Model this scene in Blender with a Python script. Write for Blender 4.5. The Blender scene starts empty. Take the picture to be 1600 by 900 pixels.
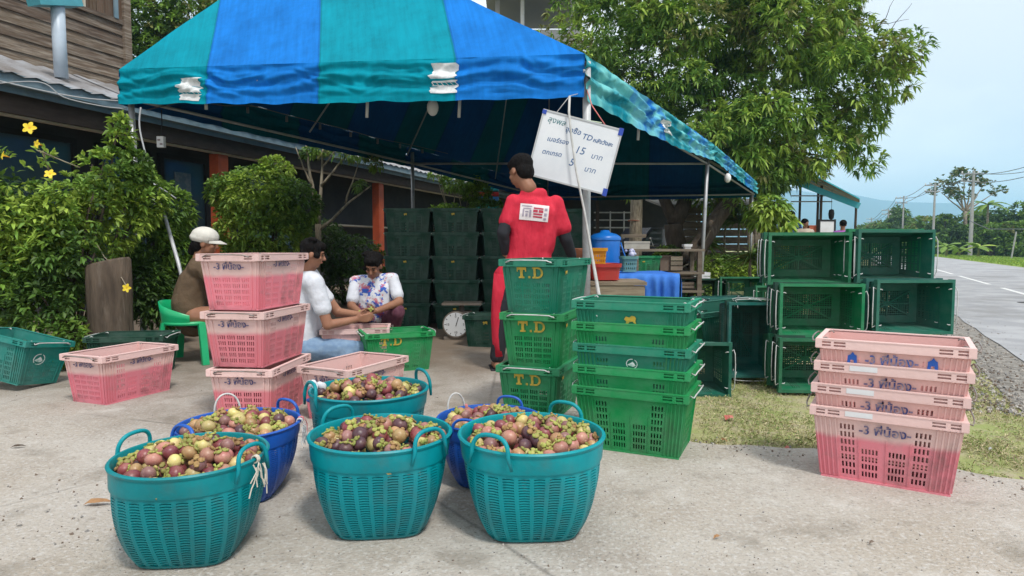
import bpy, math, random
import numpy as np
from mathutils import Vector, Matrix, Euler, noise

random.seed(7); rng = np.random.default_rng(7)
S = bpy.context.scene
COL = S.collection
D2R = math.radians

# ------------------------------------------------------------------ camera
FOC, PITCH, CAMH = 1000.0, math.atan(65/1000.0), 1.0
cam_d = bpy.data.cameras.new("camera"); cam = bpy.data.objects.new("camera", cam_d); COL.objects.link(cam)
cam.location = (0, 0, CAMH); cam.rotation_euler = (math.pi/2 - PITCH, 0, 0)
cam_d.sensor_width = 36; cam_d.lens = 36*FOC/1600; cam_d.clip_end = 12000; cam_d.clip_start = 0.05
S.camera = cam

# ------------------------------------------------------------------ world, sun, exposure
SUN_EL, SUN_AZ = 58, 150          # azimuth clockwise from +Y (the viewing direction)
w = bpy.data.worlds.new("World"); S.world = w; w.use_nodes = True
nt = w.node_tree; nt.nodes.clear()
def N(t, **k):
    n = nt.nodes.new(t)
    for a, b in k.items(): setattr(n, a, b)
    return n
sky = N('ShaderNodeTexSky', sky_type='NISHITA', sun_disc=False)
sky.sun_elevation = D2R(SUN_EL); sky.sun_rotation = D2R(SUN_AZ)
tc = N('ShaderNodeTexCoord'); mp = N('ShaderNodeMapping'); mp.inputs['Scale'].default_value = (1, 1, 2.6)
nz = N('ShaderNodeTexNoise'); nz.inputs['Scale'].default_value = 2.2; nz.inputs['Detail'].default_value = 5; nz.inputs['Roughness'].default_value = .5
rp = N('ShaderNodeValToRGB'); rp.color_ramp.elements[0].position = .40; rp.color_ramp.elements[1].position = .60
rp.color_ramp.elements[0].color = (7.0, 7.15, 7.7, 1); rp.color_ramp.elements[1].color = (9.5, 9.3, 9.25, 1)
mx = N('ShaderNodeMix', data_type='RGBA'); mx.inputs[0].default_value = .96
bg = N('ShaderNodeBackground'); bg.inputs['Strength'].default_value = 0.10
wo = N('ShaderNodeOutputWorld')
L = nt.links.new
L(tc.outputs['Generated'], mp.inputs['Vector']); L(mp.outputs['Vector'], nz.inputs['Vector']); L(nz.outputs['Fac'], rp.inputs['Fac'])
L(sky.outputs['Color'], mx.inputs[6]); L(rp.outputs['Color'], mx.inputs[7]); L(mx.outputs[2], bg.inputs['Color']); L(bg.outputs[0], wo.inputs[0])
sun_d = bpy.data.lights.new("sun", 'SUN'); sun = bpy.data.objects.new("sun", sun_d); COL.objects.link(sun)
sun_d.energy = 2.2; sun_d.angle = D2R(9); sun_d.color = (1, .96, .9)
_sv = Vector((math.sin(D2R(SUN_AZ))*math.cos(D2R(SUN_EL)), math.cos(D2R(SUN_AZ))*math.cos(D2R(SUN_EL)), math.sin(D2R(SUN_EL))))
sun.rotation_euler = _sv.to_track_quat('Z', 'Y').to_euler()
S.view_settings.view_transform = 'Standard'; S.view_settings.look = 'None'
S.view_settings.exposure = 0.55; S.view_settings.gamma = 1
S.cycles.max_bounces = 6; S.cycles.transparent_max_bounces = 8; S.cycles.volume_bounces = 1

# ------------------------------------------------------------------ layout helpers (a measured pixel -> a point of the place)
_F = Vector((0, math.cos(PITCH), -math.sin(PITCH))); _U = Vector((0, math.sin(PITCH), math.cos(PITCH)))
def ray(px, py): return _F*FOC + Vector((px-800, 0, 0)) + _U*(450-py)
def W(px, py, Y):
    d = ray(px, py); return Vector((0, 0, CAMH)) + d*(Y/d.y)
def G(px, py, z=0.0):
    d = ray(px, py); return Vector((0, 0, CAMH)) + d*((z-CAMH)/d.z)
def hit(px, py, P0, n):
    d = ray(px, py); o = Vector((0, 0, CAMH)); return o + d*((P0-o).dot(n)/d.dot(n))

# ------------------------------------------------------------------ materials
MATS = {}
def s2l(v):
    v /= 255.0
    return v/12.92 if v <= .04045 else ((v+.055)/1.055)**2.4
def rgb(*c): return tuple(s2l(x) for x in c)
def mat(name, col, rough=.6, col2=None, scale=6.0, lo=.35, hi=.65, bump=0.0, bscale=60.0, spec=.4, metal=0.0,
        trans=0.0, dirt=None, dscale=3.0, dlo=.5, dhi=.75, stretch=(1, 1, 1), island=False, subs=0, rvar=0.0):
    if name in MATS: return MATS[name]
    m = bpy.data.materials.new(name); m.use_nodes = True; MATS[name] = m
    t = m.node_tree; b = t.nodes['Principled BSDF']; out = t.nodes['Material Output']
    def n(ty, **k):
        x = t.nodes.new(ty)
        for a, c in k.items(): setattr(x, a, c)
        return x
    b.inputs['Roughness'].default_value = rough; b.inputs['Metallic'].default_value = metal
    b.inputs['Specular IOR Level'].default_value = spec
    tcn = n('ShaderNodeTexCoord'); mpn = n('ShaderNodeMapping'); mpn.inputs['Scale'].default_value = stretch
    t.links.new(tcn.outputs['Object'], mpn.inputs['Vector'])
    col4 = (*col, 1); cur = None
    if col2 is not None:
        nn = n('ShaderNodeTexNoise'); nn.inputs['Scale'].default_value = scale; nn.inputs['Detail'].default_value = 6; nn.inputs['Roughness'].default_value = .62
        r = n('ShaderNodeMapRange'); r.inputs[1].default_value = lo; r.inputs[2].default_value = hi
        x = n('ShaderNodeMix', data_type='RGBA'); x.inputs[6].default_value = col4; x.inputs[7].default_value = (*col2, 1)
        t.links.new(mpn.outputs[0], nn.inputs['Vector']); t.links.new(nn.outputs['Fac'], r.inputs[0]); t.links.new(r.outputs[0], x.inputs[0])
        cur = x.outputs[2]
    if dirt is not None:
        nn = n('ShaderNodeTexNoise'); nn.inputs['Scale'].default_value = dscale; nn.inputs['Detail'].default_value = 8; nn.inputs['Roughness'].default_value = .7
        r = n('ShaderNodeMapRange'); r.inputs[1].default_value = dlo; r.inputs[2].default_value = dhi; r.inputs[4].default_value = .75
        x = n('ShaderNodeMix', data_type='RGBA'); x.inputs[7].default_value = (*dirt, 1)
        if cur: t.links.new(cur, x.inputs[6])
        else: x.inputs[6].default_value = col4
        t.links.new(mpn.outputs[0], nn.inputs['Vector']); t.links.new(nn.outputs['Fac'], r.inputs[0]); t.links.new(r.outputs[0], x.inputs[0])
        cur = x.outputs[2]
    if rvar > 0 or island:
        hv = n('ShaderNodeHueSaturation'); r = n('ShaderNodeMapRange')
        if island:
            g = n('ShaderNodeNewGeometry'); src = g.outputs['Random Per Island']
        else:
            g = n('ShaderNodeObjectInfo'); src = g.outputs['Random']
        v = rvar or .35
        r.inputs[3].default_value = 1-v; r.inputs[4].default_value = 1+v
        t.links.new(src, r.inputs[0]); t.links.new(r.outputs[0], hv.inputs['Value'])
        r2 = n('ShaderNodeMapRange'); r2.inputs[3].default_value = .5-.03*v; r2.inputs[4].default_value = .5+.03*v
        ml = n('ShaderNodeMath', operation='MULTIPLY'); ml.inputs[1].default_value = 7.31
        fr = n('ShaderNodeMath', operation='FRACT')
        t.links.new(src, ml.inputs[0]); t.links.new(ml.outputs[0], fr.inputs[0]); t.links.new(fr.outputs[0], r2.inputs[0]); t.links.new(r2.outputs[0], hv.inputs['Hue'])
        if cur: t.links.new(cur, hv.inputs['Color'])
        else: hv.inputs['Color'].default_value = col4
        cur = hv.outputs['Color']
    if cur: t.links.new(cur, b.inputs['Base Color'])
    else: b.inputs['Base Color'].default_value = col4
    if bump > 0:
        nb = n('ShaderNodeTexNoise'); nb.inputs['Scale'].default_value = bscale; nb.inputs['Detail'].default_value = 5
        bp = n('ShaderNodeBump'); bp.inputs['Strength'].default_value = 1; bp.inputs['Distance'].default_value = bump
        t.links.new(mpn.outputs[0], nb.inputs['Vector']); t.links.new(nb.outputs['Fac'], bp.inputs['Height']); t.links.new(bp.outputs[0], b.inputs['Normal'])
    if trans > 0:
        tr = n('ShaderNodeBsdfTranslucent'); ms = n('ShaderNodeMixShader'); ms.inputs[0].default_value = trans
        if cur: t.links.new(cur, tr.inputs['Color'])
        else: tr.inputs['Color'].default_value = col4
        t.links.new(b.outputs[0], ms.inputs[1]); t.links.new(tr.outputs[0], ms.inputs[2]); t.links.new(ms.outputs[0], out.inputs['Surface'])
    return m

# ------------------------------------------------------------------ mesh builder
class MB:
    def __init__(s): s.v = []; s.f = []; s.m = []
    def add(s, vs, fs, mi=0, M=None):
        o = len(s.v)
        s.v += [tuple(M @ Vector(p)) if M is not None else tuple(p) for p in vs]
        s.f += [tuple(i+o for i in f) for f in fs]; s.m += [mi]*len(fs)
    def box(s, c, d, mi=0, rot=(0, 0, 0), M=None, taper=1.0):
        x, y, z = d[0]/2, d[1]/2, d[2]/2; k = taper
        vs = [(-x, -y, -z), (x, -y, -z), (x, y, -z), (-x, y, -z), (-x*k, -y*k, z), (x*k, -y*k, z), (x*k, y*k, z), (-x*k, y*k, z)]
        T = Matrix.Translation(c) @ Euler(rot).to_matrix().to_4x4()
        if M is not None: T = M @ T
        s.add(vs, [(0, 3, 2, 1), (4, 5, 6, 7), (0, 1, 5, 4), (1, 2, 6, 5), (2, 3, 7, 6), (3, 0, 4, 7)], mi, T)
    def beam(s, a, b, wd, ht, mi=0, up=Vector((0, 0, 1))):
        a = Vector(a); b = Vector(b); d = (b-a); Ln = d.length; d = d/Ln
        r = d.cross(up)
        if r.length < 1e-5: r = Vector((1, 0, 0))
        r.normalize(); u = r.cross(d)
        M = Matrix((( *r, 0), (*d, 0), (*u, 0), (0, 0, 0, 1))).transposed(); M.translation = (a+b)/2
        s.box((0, 0, 0), (wd, Ln, ht), mi, M=M)
    def tube(s, pts, r, n=6, mi=0, caps=True):
        pts = [Vector(p) for p in pts]; k = len(pts)
        rs = r if isinstance(r, (list, tuple)) else [r]*k
        o = len(s.v); prev = None
        for i, p in enumerate(pts):
            d = (pts[min(i+1, k-1)] - pts[max(i-1, 0)]).normalized()
            if prev is None:
                a = d.cross(Vector((0, 0, 1)));
                if a.length < .1: a = d.cross(Vector((1, 0, 0)))
            else:
                a = prev - d*prev.dot(d)
            a.normalize(); prev = a; b = d.cross(a)
            for j in range(n):
                t = 2*math.pi*j/n; s.v.append(tuple(p + (a*math.cos(t) + b*math.sin(t))*rs[i]))
        for i in range(k-1):
            for j in range(n):
                q = (j+1) % n
                s.f.append((o+i*n+j, o+i*n+q, o+(i+1)*n+q, o+(i+1)*n+j)); s.m.append(mi)
        if caps:
            s.f.append(tuple(o+j for j in range(n))[::-1]); s.f.append(tuple(o+(k-1)*n+j for j in range(n))); s.m += [mi, mi]
    def lathe(s, prof, n=16, mi=0, M=None, cap=True):
        vs = []; fs = []; k = len(prof)
        for (r, z) in prof:
            for j in range(n):
                t = 2*math.pi*j/n; vs.append((r*math.cos(t), r*math.sin(t), z))
        for i in range(k-1):
            for j in range(n):
                q = (j+1) % n; fs.append((i*n+j, i*n+q, (i+1)*n+q, (i+1)*n+j))
        if cap: fs.append(tuple(range(n))[::-1]); fs.append(tuple((k-1)*n+j for j in range(n)))
        s.add(vs, fs, mi, M)
    def ball(s, c, r, n=10, m=7, mi=0, rot=(0, 0, 0), M=None):
        r = (r, r, r) if not isinstance(r, (tuple, list)) else r
        vs = [(0, 0, -r[2])]; fs = []
        for i in range(1, m):
            a = -math.pi/2 + math.pi*i/m
            for j in range(n):
                t = 2*math.pi*j/n; vs.append((r[0]*math.cos(a)*math.cos(t), r[1]*math.cos(a)*math.sin(t), r[2]*math.sin(a)))
        vs.append((0, 0, r[2]))
        for j in range(n):
            q = (j+1) % n; fs.append((0, 1+q, 1+j)); fs.append((len(vs)-1, 1+(m-2)*n+j, 1+(m-2)*n+q))
            for i in range(m-2): fs.append((1+i*n+j, 1+i*n+q, 1+(i+1)*n+q, 1+(i+1)*n+j))
        T = Matrix.Translation(c) @ Euler(rot).to_matrix().to_4x4()
        if M is not None: T = M @ T
        s.add(vs, fs, mi, T)
    def cone2(s, a, b, ra, rb, n=12, mi=0):      # capsule with two radii
        a = Vector(a); b = Vector(b); s.ball(a, ra, n, 8, mi); s.ball(b, rb, n, 8, mi); s.tube([a, b], [ra, rb], n, mi)
    def prism(s, poly, d, mi=0, M=None):         # poly in xz, from y=0 to y=d
        k = len(poly); vs = [(x, 0, z) for x, z in poly] + [(x, d, z) for x, z in poly]
        fs = [tuple(range(k)), tuple(range(2*k-1, k-1, -1))] + [(i, i+k, (i+1) % k+k, (i+1) % k) for i in range(k)]
        s.add(vs, fs, mi, M)
    def perf(s, f, us, vs, hole, th, mi=0, closeu=False):
        nu, nv = len(us), len(vs); o = len(s.v)
        for d in (0, th):
            for j in range(nv):
                for i in range(nu): s.v.append(tuple(f(us[i], vs[j], d)))
        def id(i, j, d): return o + d*nu*nv + j*nu + i
        H = [[bool(hole(i, j)) for i in range(nu-1)] for j in range(nv-1)]
        def solid(i, j):
            if closeu: i %= (nu-1)
            return 0 <= i < nu-1 and 0 <= j < nv-1 and not H[j][i]
        for j in range(nv-1):
            for i in range(nu-1):
                if H[j][i]: continue
                a, b, c, e = (i, j), (i+1, j), (i+1, j+1), (i, j+1)
                s.f.append((id(*a, 0), id(*b, 0), id(*c, 0), id(*e, 0))); s.f.append((id(*e, 1), id(*c, 1), id(*b, 1), id(*a, 1))); s.m += [mi, mi]
                for (p, q, di, dj) in ((a, b, 0, -1), (b, c, 1, 0), (c, e, 0, 1), (e, a, -1, 0)):
                    if not solid(i+di, j+dj): s.f.append((id(*q, 0), id(*p, 0), id(*p, 1), id(*q, 1))); s.m.append(mi)
    def mesh(s, name, mats, smooth=False):
        me = bpy.data.meshes.new(name); me.from_pydata(s.v, [], s.f)
        mats = mats if isinstance(mats, (list, tuple)) else [mats]
        for m in mats: me.materials.append(m)
        if len(mats) > 1: me.polygons.foreach_set('material_index', s.m)
        if smooth: me.polygons.foreach_set('use_smooth', [True]*len(me.polygons))
        me.update(); return me
    def build(s, name, mats, parent=None, smooth=False, loc=None):
        return obj(name, s.mesh(name, mats, smooth), parent, loc)

def obj(name, me, parent=None, loc=None, rot=None):
    o = bpy.data.objects.new(name, me); COL.objects.link(o)
    if loc is not None: o.location = loc
    if rot is not None: o.rotation_euler = rot
    if parent is not None: o.parent = parent
    return o
def empty(name, loc=(0, 0, 0), rot=(0, 0, 0)):
    o = bpy.data.objects.new(name, None); COL.objects.link(o); o.location = loc; o.rotation_euler = rot; o.empty_display_size = .1; return o
def tag(o, label=None, cat=None, group=None, kind=None):
    if label: o['label'] = label
    if cat: o['category'] = cat
    if group: o['group'] = group
    if kind: o['kind'] = kind
    return o
def smooth_angle(me, deg=40):
    me.polygons.foreach_set('use_smooth', [True]*len(me.polygons))
    try: me.set_sharp_from_angle(angle=D2R(deg))
    except Exception: pass

# leaves: arrays of base points, directions, sizes -> one mesh of folded leaf blades
def leaves_mesh(name, P, Dr, ln, wd, mats, mi, droop=.25, fold=.18):
    n = len(P); P = np.asarray(P, float); Dr = np.asarray(Dr, float); Dr /= np.linalg.norm(Dr, axis=1)[:, None]+1e-9
    ln = np.asarray(ln)[:, None]; wd = np.asarray(wd)[:, None]
    rv = rng.normal(size=(n, 3)); rv[:, 2] *= .35
    sd = np.cross(Dr, np.array([0, 0, 1.0])+.45*rv); sd /= np.linalg.norm(sd, axis=1)[:, None]+1e-9
    up = np.cross(sd, Dr); dn = np.array([0, 0, -1.0])
    base = P; mid = P + Dr*ln*.5 - up*wd*fold*0 + dn*ln*droop*.2; tip = P + Dr*ln + dn*ln*droop
    l1 = P + Dr*ln*.38 + sd*wd*.5 + up*wd*fold; r1 = P + Dr*ln*.38 - sd*wd*.5 + up*wd*fold
    l2 = P + Dr*ln*.72 + sd*wd*.33 + up*wd*fold*.6 + dn*ln*droop*.5; r2 = P + Dr*ln*.72 - sd*wd*.33 + up*wd*fold*.6 + dn*ln*droop*.5
    V = np.stack([base, l1, l2, tip, r2, r1, mid], 1).reshape(-1, 3)
    f = np.array([[0, 6, 1, 1], [1, 6, 2, 2], [2, 6, 3, 3], [3, 6, 4, 4], [4, 6, 5, 5], [5, 6, 0, 0]])[:, :3]
    F = (f[None] + (np.arange(n)*7)[:, None, None]).reshape(-1, 3)
    me = bpy.data.meshes.new(name)
    me.vertices.add(len(V)); me.vertices.foreach_set('co', V.ravel())
    me.loops.add(F.size); me.loops.foreach_set('vertex_index', F.ravel())
    me.polygons.add(len(F)); me.polygons.foreach_set('loop_start', np.arange(0, F.size, 3)); me.polygons.foreach_set('loop_total', np.full(len(F), 3))
    for m in mats: me.materials.append(m)
    me.polygons.foreach_set('material_index', np.repeat(np.asarray(mi), 6))
    me.update(); me.validate(); return me

_dg = None
def text_mesh(body, size, m, bold=0.0, extrude=.0006, align='CENTER', res=3, shear=0.0):
    c = bpy.data.curves.new('lettering', 'FONT'); c.body = body; c.size = size; c.align_x = align; c.align_y = 'CENTER'
    c.extrude = extrude; c.offset = bold; c.resolution_u = res; c.shear = shear
    o = bpy.data.objects.new('lettering', c); COL.objects.link(o)
    dg = bpy.context.evaluated_depsgraph_get(); dg.update()
    me = bpy.data.meshes.new_from_object(o.evaluated_get(dg)); COL.objects.unlink(o); bpy.data.objects.remove(o); bpy.data.curves.remove(c)
    me.materials.clear(); me.materials.append(m); me.name = 'lettering'; return me
HAZE = 0.00048
# ================================================================== THE SETTING
V3 = Vector
def fbm(x, y, z=0.0, o=4):
    return noise.fractal(V3((x, y, z)), 1.0, 2.0, o)
def sheet(name, pts, z, m, res=None, amp=0.0):
    mb = MB(); mb.v = [(p[0], p[1], z) for p in pts]; mb.f = [tuple(range(len(pts)))]; mb.m = [0]
    return tag(mb.build(name, m), kind='structure')

m_ground = mat('dry_grass_soil', (.36, .33, .18), .95, (.26, .30, .11), 1.6, .4, .6, .01, 40, dirt=(.38, .33, .24), dscale=9, dlo=.48, dhi=.62, spec=.1)
gs = 9000
gmb = MB(); gmb.v = [(-gs, -60, -.03), (gs, -60, -.03), (gs, gs, -.03), (-gs, gs, -.03)]; gmb.f = [(0, 1, 2, 3)]; gmb.m = [0]
tag(gmb.build('ground', m_ground), kind='structure')

# concrete apron: colour patches, exposed aggregate, hairline cracks
def concrete_mat():
    m = mat('worn_concrete', (.37, .325, .27), .92, (.46, .435, .395), .8, .35, .65, .006, 95, dirt=(.235, .20, .165), dscale=.7, dlo=.47, dhi=.66, spec=.2)
    t = m.node_tree; b = t.nodes['Principled BSDF']; src = b.inputs['Base Color'].links[0].from_socket
    tcn = t.nodes.new('ShaderNodeTexCoord')
    def mixin(fac, col, s):
        x = t.nodes.new('ShaderNodeMix'); x.data_type = 'RGBA'; x.inputs[7].default_value = (*col, 1)
        t.links.new(s, x.inputs[6]); t.links.new(fac, x.inputs[0]); return x.outputs[2]
    def vor(scale, feat, lo, hi, a, bb):
        v = t.nodes.new('ShaderNodeTexVoronoi'); v.feature = feat; v.inputs['Scale'].default_value = scale
        t.links.new(tcn.outputs['Object'], v.inputs['Vector'])
        r = t.nodes.new('ShaderNodeMapRange'); r.inputs[1].default_value = lo; r.inputs[2].default_value = hi; r.inputs[3].default_value = a; r.inputs[4].default_value = bb
        t.links.new(v.outputs['Distance'], r.inputs[0]); return r.outputs[0]
    def nse(scale, lo, hi, a, bb, det=4):
        v = t.nodes.new('ShaderNodeTexNoise'); v.inputs['Scale'].default_value = scale; v.inputs['Detail'].default_value = det
        t.links.new(tcn.outputs['Object'], v.inputs['Vector'])
        r = t.nodes.new('ShaderNodeMapRange'); r.inputs[1].default_value = lo; r.inputs[2].default_value = hi; r.inputs[3].default_value = a; r.inputs[4].default_value = bb
        t.links.new(v.outputs['Fac'], r.inputs[0]); return r.outputs[0]
    def mul(a, b_):
        x = t.nodes.new('ShaderNodeMath'); x.operation = 'MULTIPLY'; t.links.new(a, x.inputs[0]); t.links.new(b_, x.inputs[1]); return x.outputs[0]
    s = mixin(nse(55, .5, .72, 0, .8, 3), (.52, .50, .47), src)            # pale aggregate
    s = mixin(nse(90, .58, .76, 0, .75, 2), (.14, .135, .13), s)             # dark aggregate
    s = mixin(nse(23, .58, .72, 0, .5, 6), (.20, .18, .15), s); s = mixin(nse(3.4, .56, .70, 0, .6, 9), (.17, .15, .12), s); s = mixin(nse(5.1, .60, .74, 0, .5, 9), (.60, .58, .54), s)            # stains
    s = mixin(mul(vor(.45, 'DISTANCE_TO_EDGE', 0, .006, .5, 0), nse(.8, .46, .54, 0, 1)), (.07, .065, .06), s)
    # trodden brown soil and canopy shade painted in towards the back of the yard
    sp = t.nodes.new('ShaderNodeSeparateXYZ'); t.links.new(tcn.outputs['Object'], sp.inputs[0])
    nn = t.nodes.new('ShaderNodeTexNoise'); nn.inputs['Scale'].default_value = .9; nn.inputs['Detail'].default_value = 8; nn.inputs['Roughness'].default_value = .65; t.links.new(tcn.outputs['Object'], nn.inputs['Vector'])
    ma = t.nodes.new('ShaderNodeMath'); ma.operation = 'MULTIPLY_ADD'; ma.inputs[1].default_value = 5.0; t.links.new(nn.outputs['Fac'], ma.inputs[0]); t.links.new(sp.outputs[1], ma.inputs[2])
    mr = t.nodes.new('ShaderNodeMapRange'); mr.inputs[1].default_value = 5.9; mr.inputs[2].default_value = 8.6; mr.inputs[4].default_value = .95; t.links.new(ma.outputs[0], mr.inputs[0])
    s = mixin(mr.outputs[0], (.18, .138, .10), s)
    t.links.new(s, b.inputs['Base Color']); return m
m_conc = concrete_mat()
def wob(a, b, n, amp, seed):
    a = V3(a); b = V3(b); o = []
    for i in range(n):
        t = i/n; p = a.lerp(b, t); k = fbm(p.x*2.5+seed, p.y*2.5)*amp; d = (b-a).normalized(); o.append((p.x - d.y*k, p.y + d.x*k))
    return o
e0 = G(1075, 690); e1 = G(1290, 702); e2 = G(1600, 748); e2 = e2 + (e2-e1)*1.2
cp = [(-30, -8), (9, -8), (e2.x+1.5, -8), (e2.x, e2.y)] + wob(e2.to_2d().to_3d(), e1, 30, .07, 3) + wob(e1, e0, 22, .05, 9) + wob(e0, V3((1.2, 5.2, 0)), 14, .06, 5) \
    + wob(V3((1.2, 5.2, 0)), V3((4.2, 13, 0)), 20, .1, 2) + [(4.2, 20), (-30, 20)]
mb = MB(); k = len(cp); mb.v = [(x, y, 0) for x, y in cp] + [(x, y, -.05) for x, y in cp]; mb.f = [tuple(range(k))] + [(i+k, (i+1) % k+k, (i+1) % k, i) for i in range(k)]; mb.m = [0]*(k+1)
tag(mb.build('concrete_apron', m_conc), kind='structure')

# road with gravel shoulder, edge line and far verge
rd = V3((.470, .883, 0)); rn = V3((.883, -.470, 0)); r0 = G(1502, 497); r0.z = 0
def rpt(s, o, bend=True):
    b = 0.0 if s < 55 else (s-55)**2*.0016
    return r0 + rd*s + rn*(o-b)
def strip(name, o0, o1, z, m, s0=-40, s1=420, wobl=0.0, seed=0, kind='structure', th=0.0):
    mb = MB(); ss = [s0+(s1-s0)*(i/90)**1.6 for i in range(91)] if wobl == 0 else [s0+(s1-s0)*(i/400)**1.5 for i in range(401)]
    for s in ss:
        a = rpt(s, o0 + (fbm(s*1.3, seed)*wobl)); b = rpt(s, o1 + (fbm(s*1.7, seed+9)*wobl))
        mb.v += [(a.x, a.y, z), (b.x, b.y, z)]
    mb.f = [(2*i, 2*i+1, 2*i+3, 2*i+2) for i in range(len(ss)-1)]; mb.m = [0]*len(mb.f)
    return tag(mb.build(name, m), kind=kind)
m_asph = mat('asphalt', (.31, .315, .325), 1.0, (.39, .395, .405), 1.6, .4, .6, .006, 90, dirt=(.24, .24, .24), dscale=.45, dlo=.5, dhi=.62, spec=.05)
m_grav = mat('gravel_shoulder', (.17, .155, .135), .95, (.36, .34, .31), 22, .35, .65, .02, 60, spec=.1)
m_line = mat('road_paint', (.66, .66, .64), .7, (.4, .4, .4), 12, .5, .8)
m_verge = mat('verge_grass', (.17, .24, .05), .95, (.24, .29, .09), .8, .4, .6, .02, 8, spec=.1)
m_field = mat('field_grass', (.07, .12, .03), .95, (.11, .15, .05), .2, .4, .6, .02, 5, spec=.1)
strip('gravel_shoulder', -.38, .1, -.022, m_grav, wobl=.16, seed=4)
strip('road', 0.0, 5.9, -.014, m_asph, wobl=.03)
for q in range(14):
    s = 3.0 + q*7.2
    strip('road_line', 1.82, 1.93, -.010, m_line, s, s+5.6)
strip('far_verge', 5.9, 11.5, -.018, m_verge, wobl=.12, seed=7)
strip('field', 11.4, 90, -.024, m_field)

# mountains
def ridge(name, Y0, prof, m, amp, seed, depth=1500):
    mb = MB(); nx = 160; xs = np.linspace(-3.2, 3.2, nx); ny = 9
    px = [p[0] for p in prof]; py = [p[1] for p in prof]
    for j in range(ny):
        for i, x in enumerate(xs):
            t = j/(ny-1); Y = Y0 + depth*(t-.6); X = x*Y0
            top = (385-np.interp(800+1000*x, px, py))/1000*Y0
            hgt = top*(math.sin(min(1, t/.6)*math.pi/2) if t < .6 else math.cos((t-.6)/.4*math.pi/2))
            hgt += fbm(X*.002+seed, Y*.002)*amp*min(1, 2.5*t)*(top/200)
            mb.v.append((X, Y, max(hgt, -1) if t > 0 else -1.5))
    mb.f = [(j*nx+i, j*nx+i+1, (j+1)*nx+i+1, (j+1)*nx+i) for j in range(ny-1) for i in range(nx-1)]; mb.m = [0]*len(mb.f)
    return tag(mb.build(name, m, smooth=True), kind='structure')
m_mtn = mat('forested_mountain', (.030, .080, .105), .95, (.018, .055, .070), .004, .4, .6, spec=.05)  # blue of the distance haze mixed into the forest green
ridge('mountains', 3200, [(-3000, 330), (700, 320), (1150, 306), (1240, 306), (1330, 309), (1365, 322), (1400, 313), (1450, 322), (1530, 332), (1600, 350), (1800, 352), (4000, 340)], m_mtn, 26, 3)
ridge('mountain_foothills', 2300, [(-3000, 362), (1100, 352), (1300, 345), (1420, 352), (1500, 346), (1600, 356), (4000, 352)], m_mtn, 14, 8, 800)

# ------------------------------------------------------------------ wooden house
g0 = G(0, 125, 3.0); g1 = G(600, 262, 3.0)
hu = (g1-g0); hu.z = 0; hu.normalize(); hn = V3((hu.y, -hu.x, 0))       # hn points towards the yard
def hp(s, o, z): p = g0 + hu*s + hn*o; return V3((p.x, p.y, z))
def hs(px, py, o):                                                       # where a sight line meets the plane parallel to the wall at offset o
    q = hit(px, py, g0 + hn*o, hn); return (q-g0).dot(hu), q.z
house = empty('wooden_house', hp(0, -1.5, 0)); hloc = house.location.copy()
tag(house, 'old two storey wooden house with weathered plank siding and a lean-to roof', 'house')
def hb(name, mb, m, parent=None, **k):
    o = mb.build(name, m, parent or house, **k)
    if parent is None: o.matrix_parent_inverse = Matrix.Translation(-hloc)
    else: o.matrix_parent_inverse = Matrix.Translation(-parent.location) if False else Matrix.Identity(4)
    return o
m_gut = mat('blue_grey_metal', (.13, .20, .24), .5, (.20, .26, .29), 3, .4, .7, dirt=(.08, .09, .09), dscale=4)
m_brown = mat('dark_brown_wood', (.045, .030, .022), .8, (.07, .05, .04), 5, stretch=(1, 1, 4))
m_beige = mat('beige_beam', (.52, .48, .39), .8, (.42, .38, .30), 2.5)
m_orange = mat('orange_paint', (.42, .08, .025), .6, (.33, .055, .02), 4, dirt=(.15, .05, .03), dscale=5)
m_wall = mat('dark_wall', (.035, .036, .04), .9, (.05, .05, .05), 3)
m_glass = mat('dark_window', (.035, .065, .085), .12, (.05, .085, .10), 1.2, spec=.6)
m_black = mat('black_frame', (.012, .012, .013), .6)
m_plank = mat('weathered_planks', (.15, .108, .078), .88, (.30, .25, .20), 2.2, .42, .66, .004, 30, dirt=(.045, .032, .024), dscale=3.2, dlo=.45, dhi=.7, stretch=(1, 1, 14), rvar=.22, spec=.15)
m_plankv = mat('weathered_boards', (.10, .062, .042), .88, (.20, .15, .115), 3, .45, .7, .004, 30, dirt=(.035, .026, .02), dscale=3, dlo=.5, dhi=.7, stretch=(14, 14, 1), rvar=.3, spec=.15)
m_roof = mat('old_zinc_roof', (.32, .33, .35), .6, (.20, .19, .185), 1.3, .4, .6, metal=.0, dirt=(.10, .07, .05), dscale=2.4, dlo=.5, dhi=.7)
m_white = mat('white_paint', (.72, .73, .74), .6, (.6, .6, .6), 4)
m_pvc = mat('grey_blue_pvc', (.50, .58, .66), .4, (.40, .47, .54), 3)
SF = 22.0
mb = MB(); mb.beam(hp(-4, 0, 2.98), hp(SF, 0, 2.98), .13, .035); mb.beam(hp(-4, .055, 3.04), hp(SF, .055, 3.04), .02, .12); mb.beam(hp(-4, -.075, 3.02), hp(SF, -.075, 3.02), .02, .26)
hb('gutter', mb, m_gut)
mb = MB(); mb.beam(hp(-4, -.24, 2.80), hp(SF, -.24, 2.80), .06, .26); hb('fascia_board', mb, m_brown)
s1, z1 = hs(0, 157, -.42); s2, z2 = hs(0, 181, -.42)
mb = MB(); mb.beam(hp(-4, -.34, (z1+z2)/2), hp(SF, -.34, (z1+z2)/2), .12, z1-z2); hb('eave_beam', mb, m_beige)
ztop = z2
# soffit
mb = MB(); mb.beam(hp(-4, -.72, 2.93), hp(SF, -.72, 2.93), .9, .02); hb('soffit', mb, m_brown)
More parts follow.
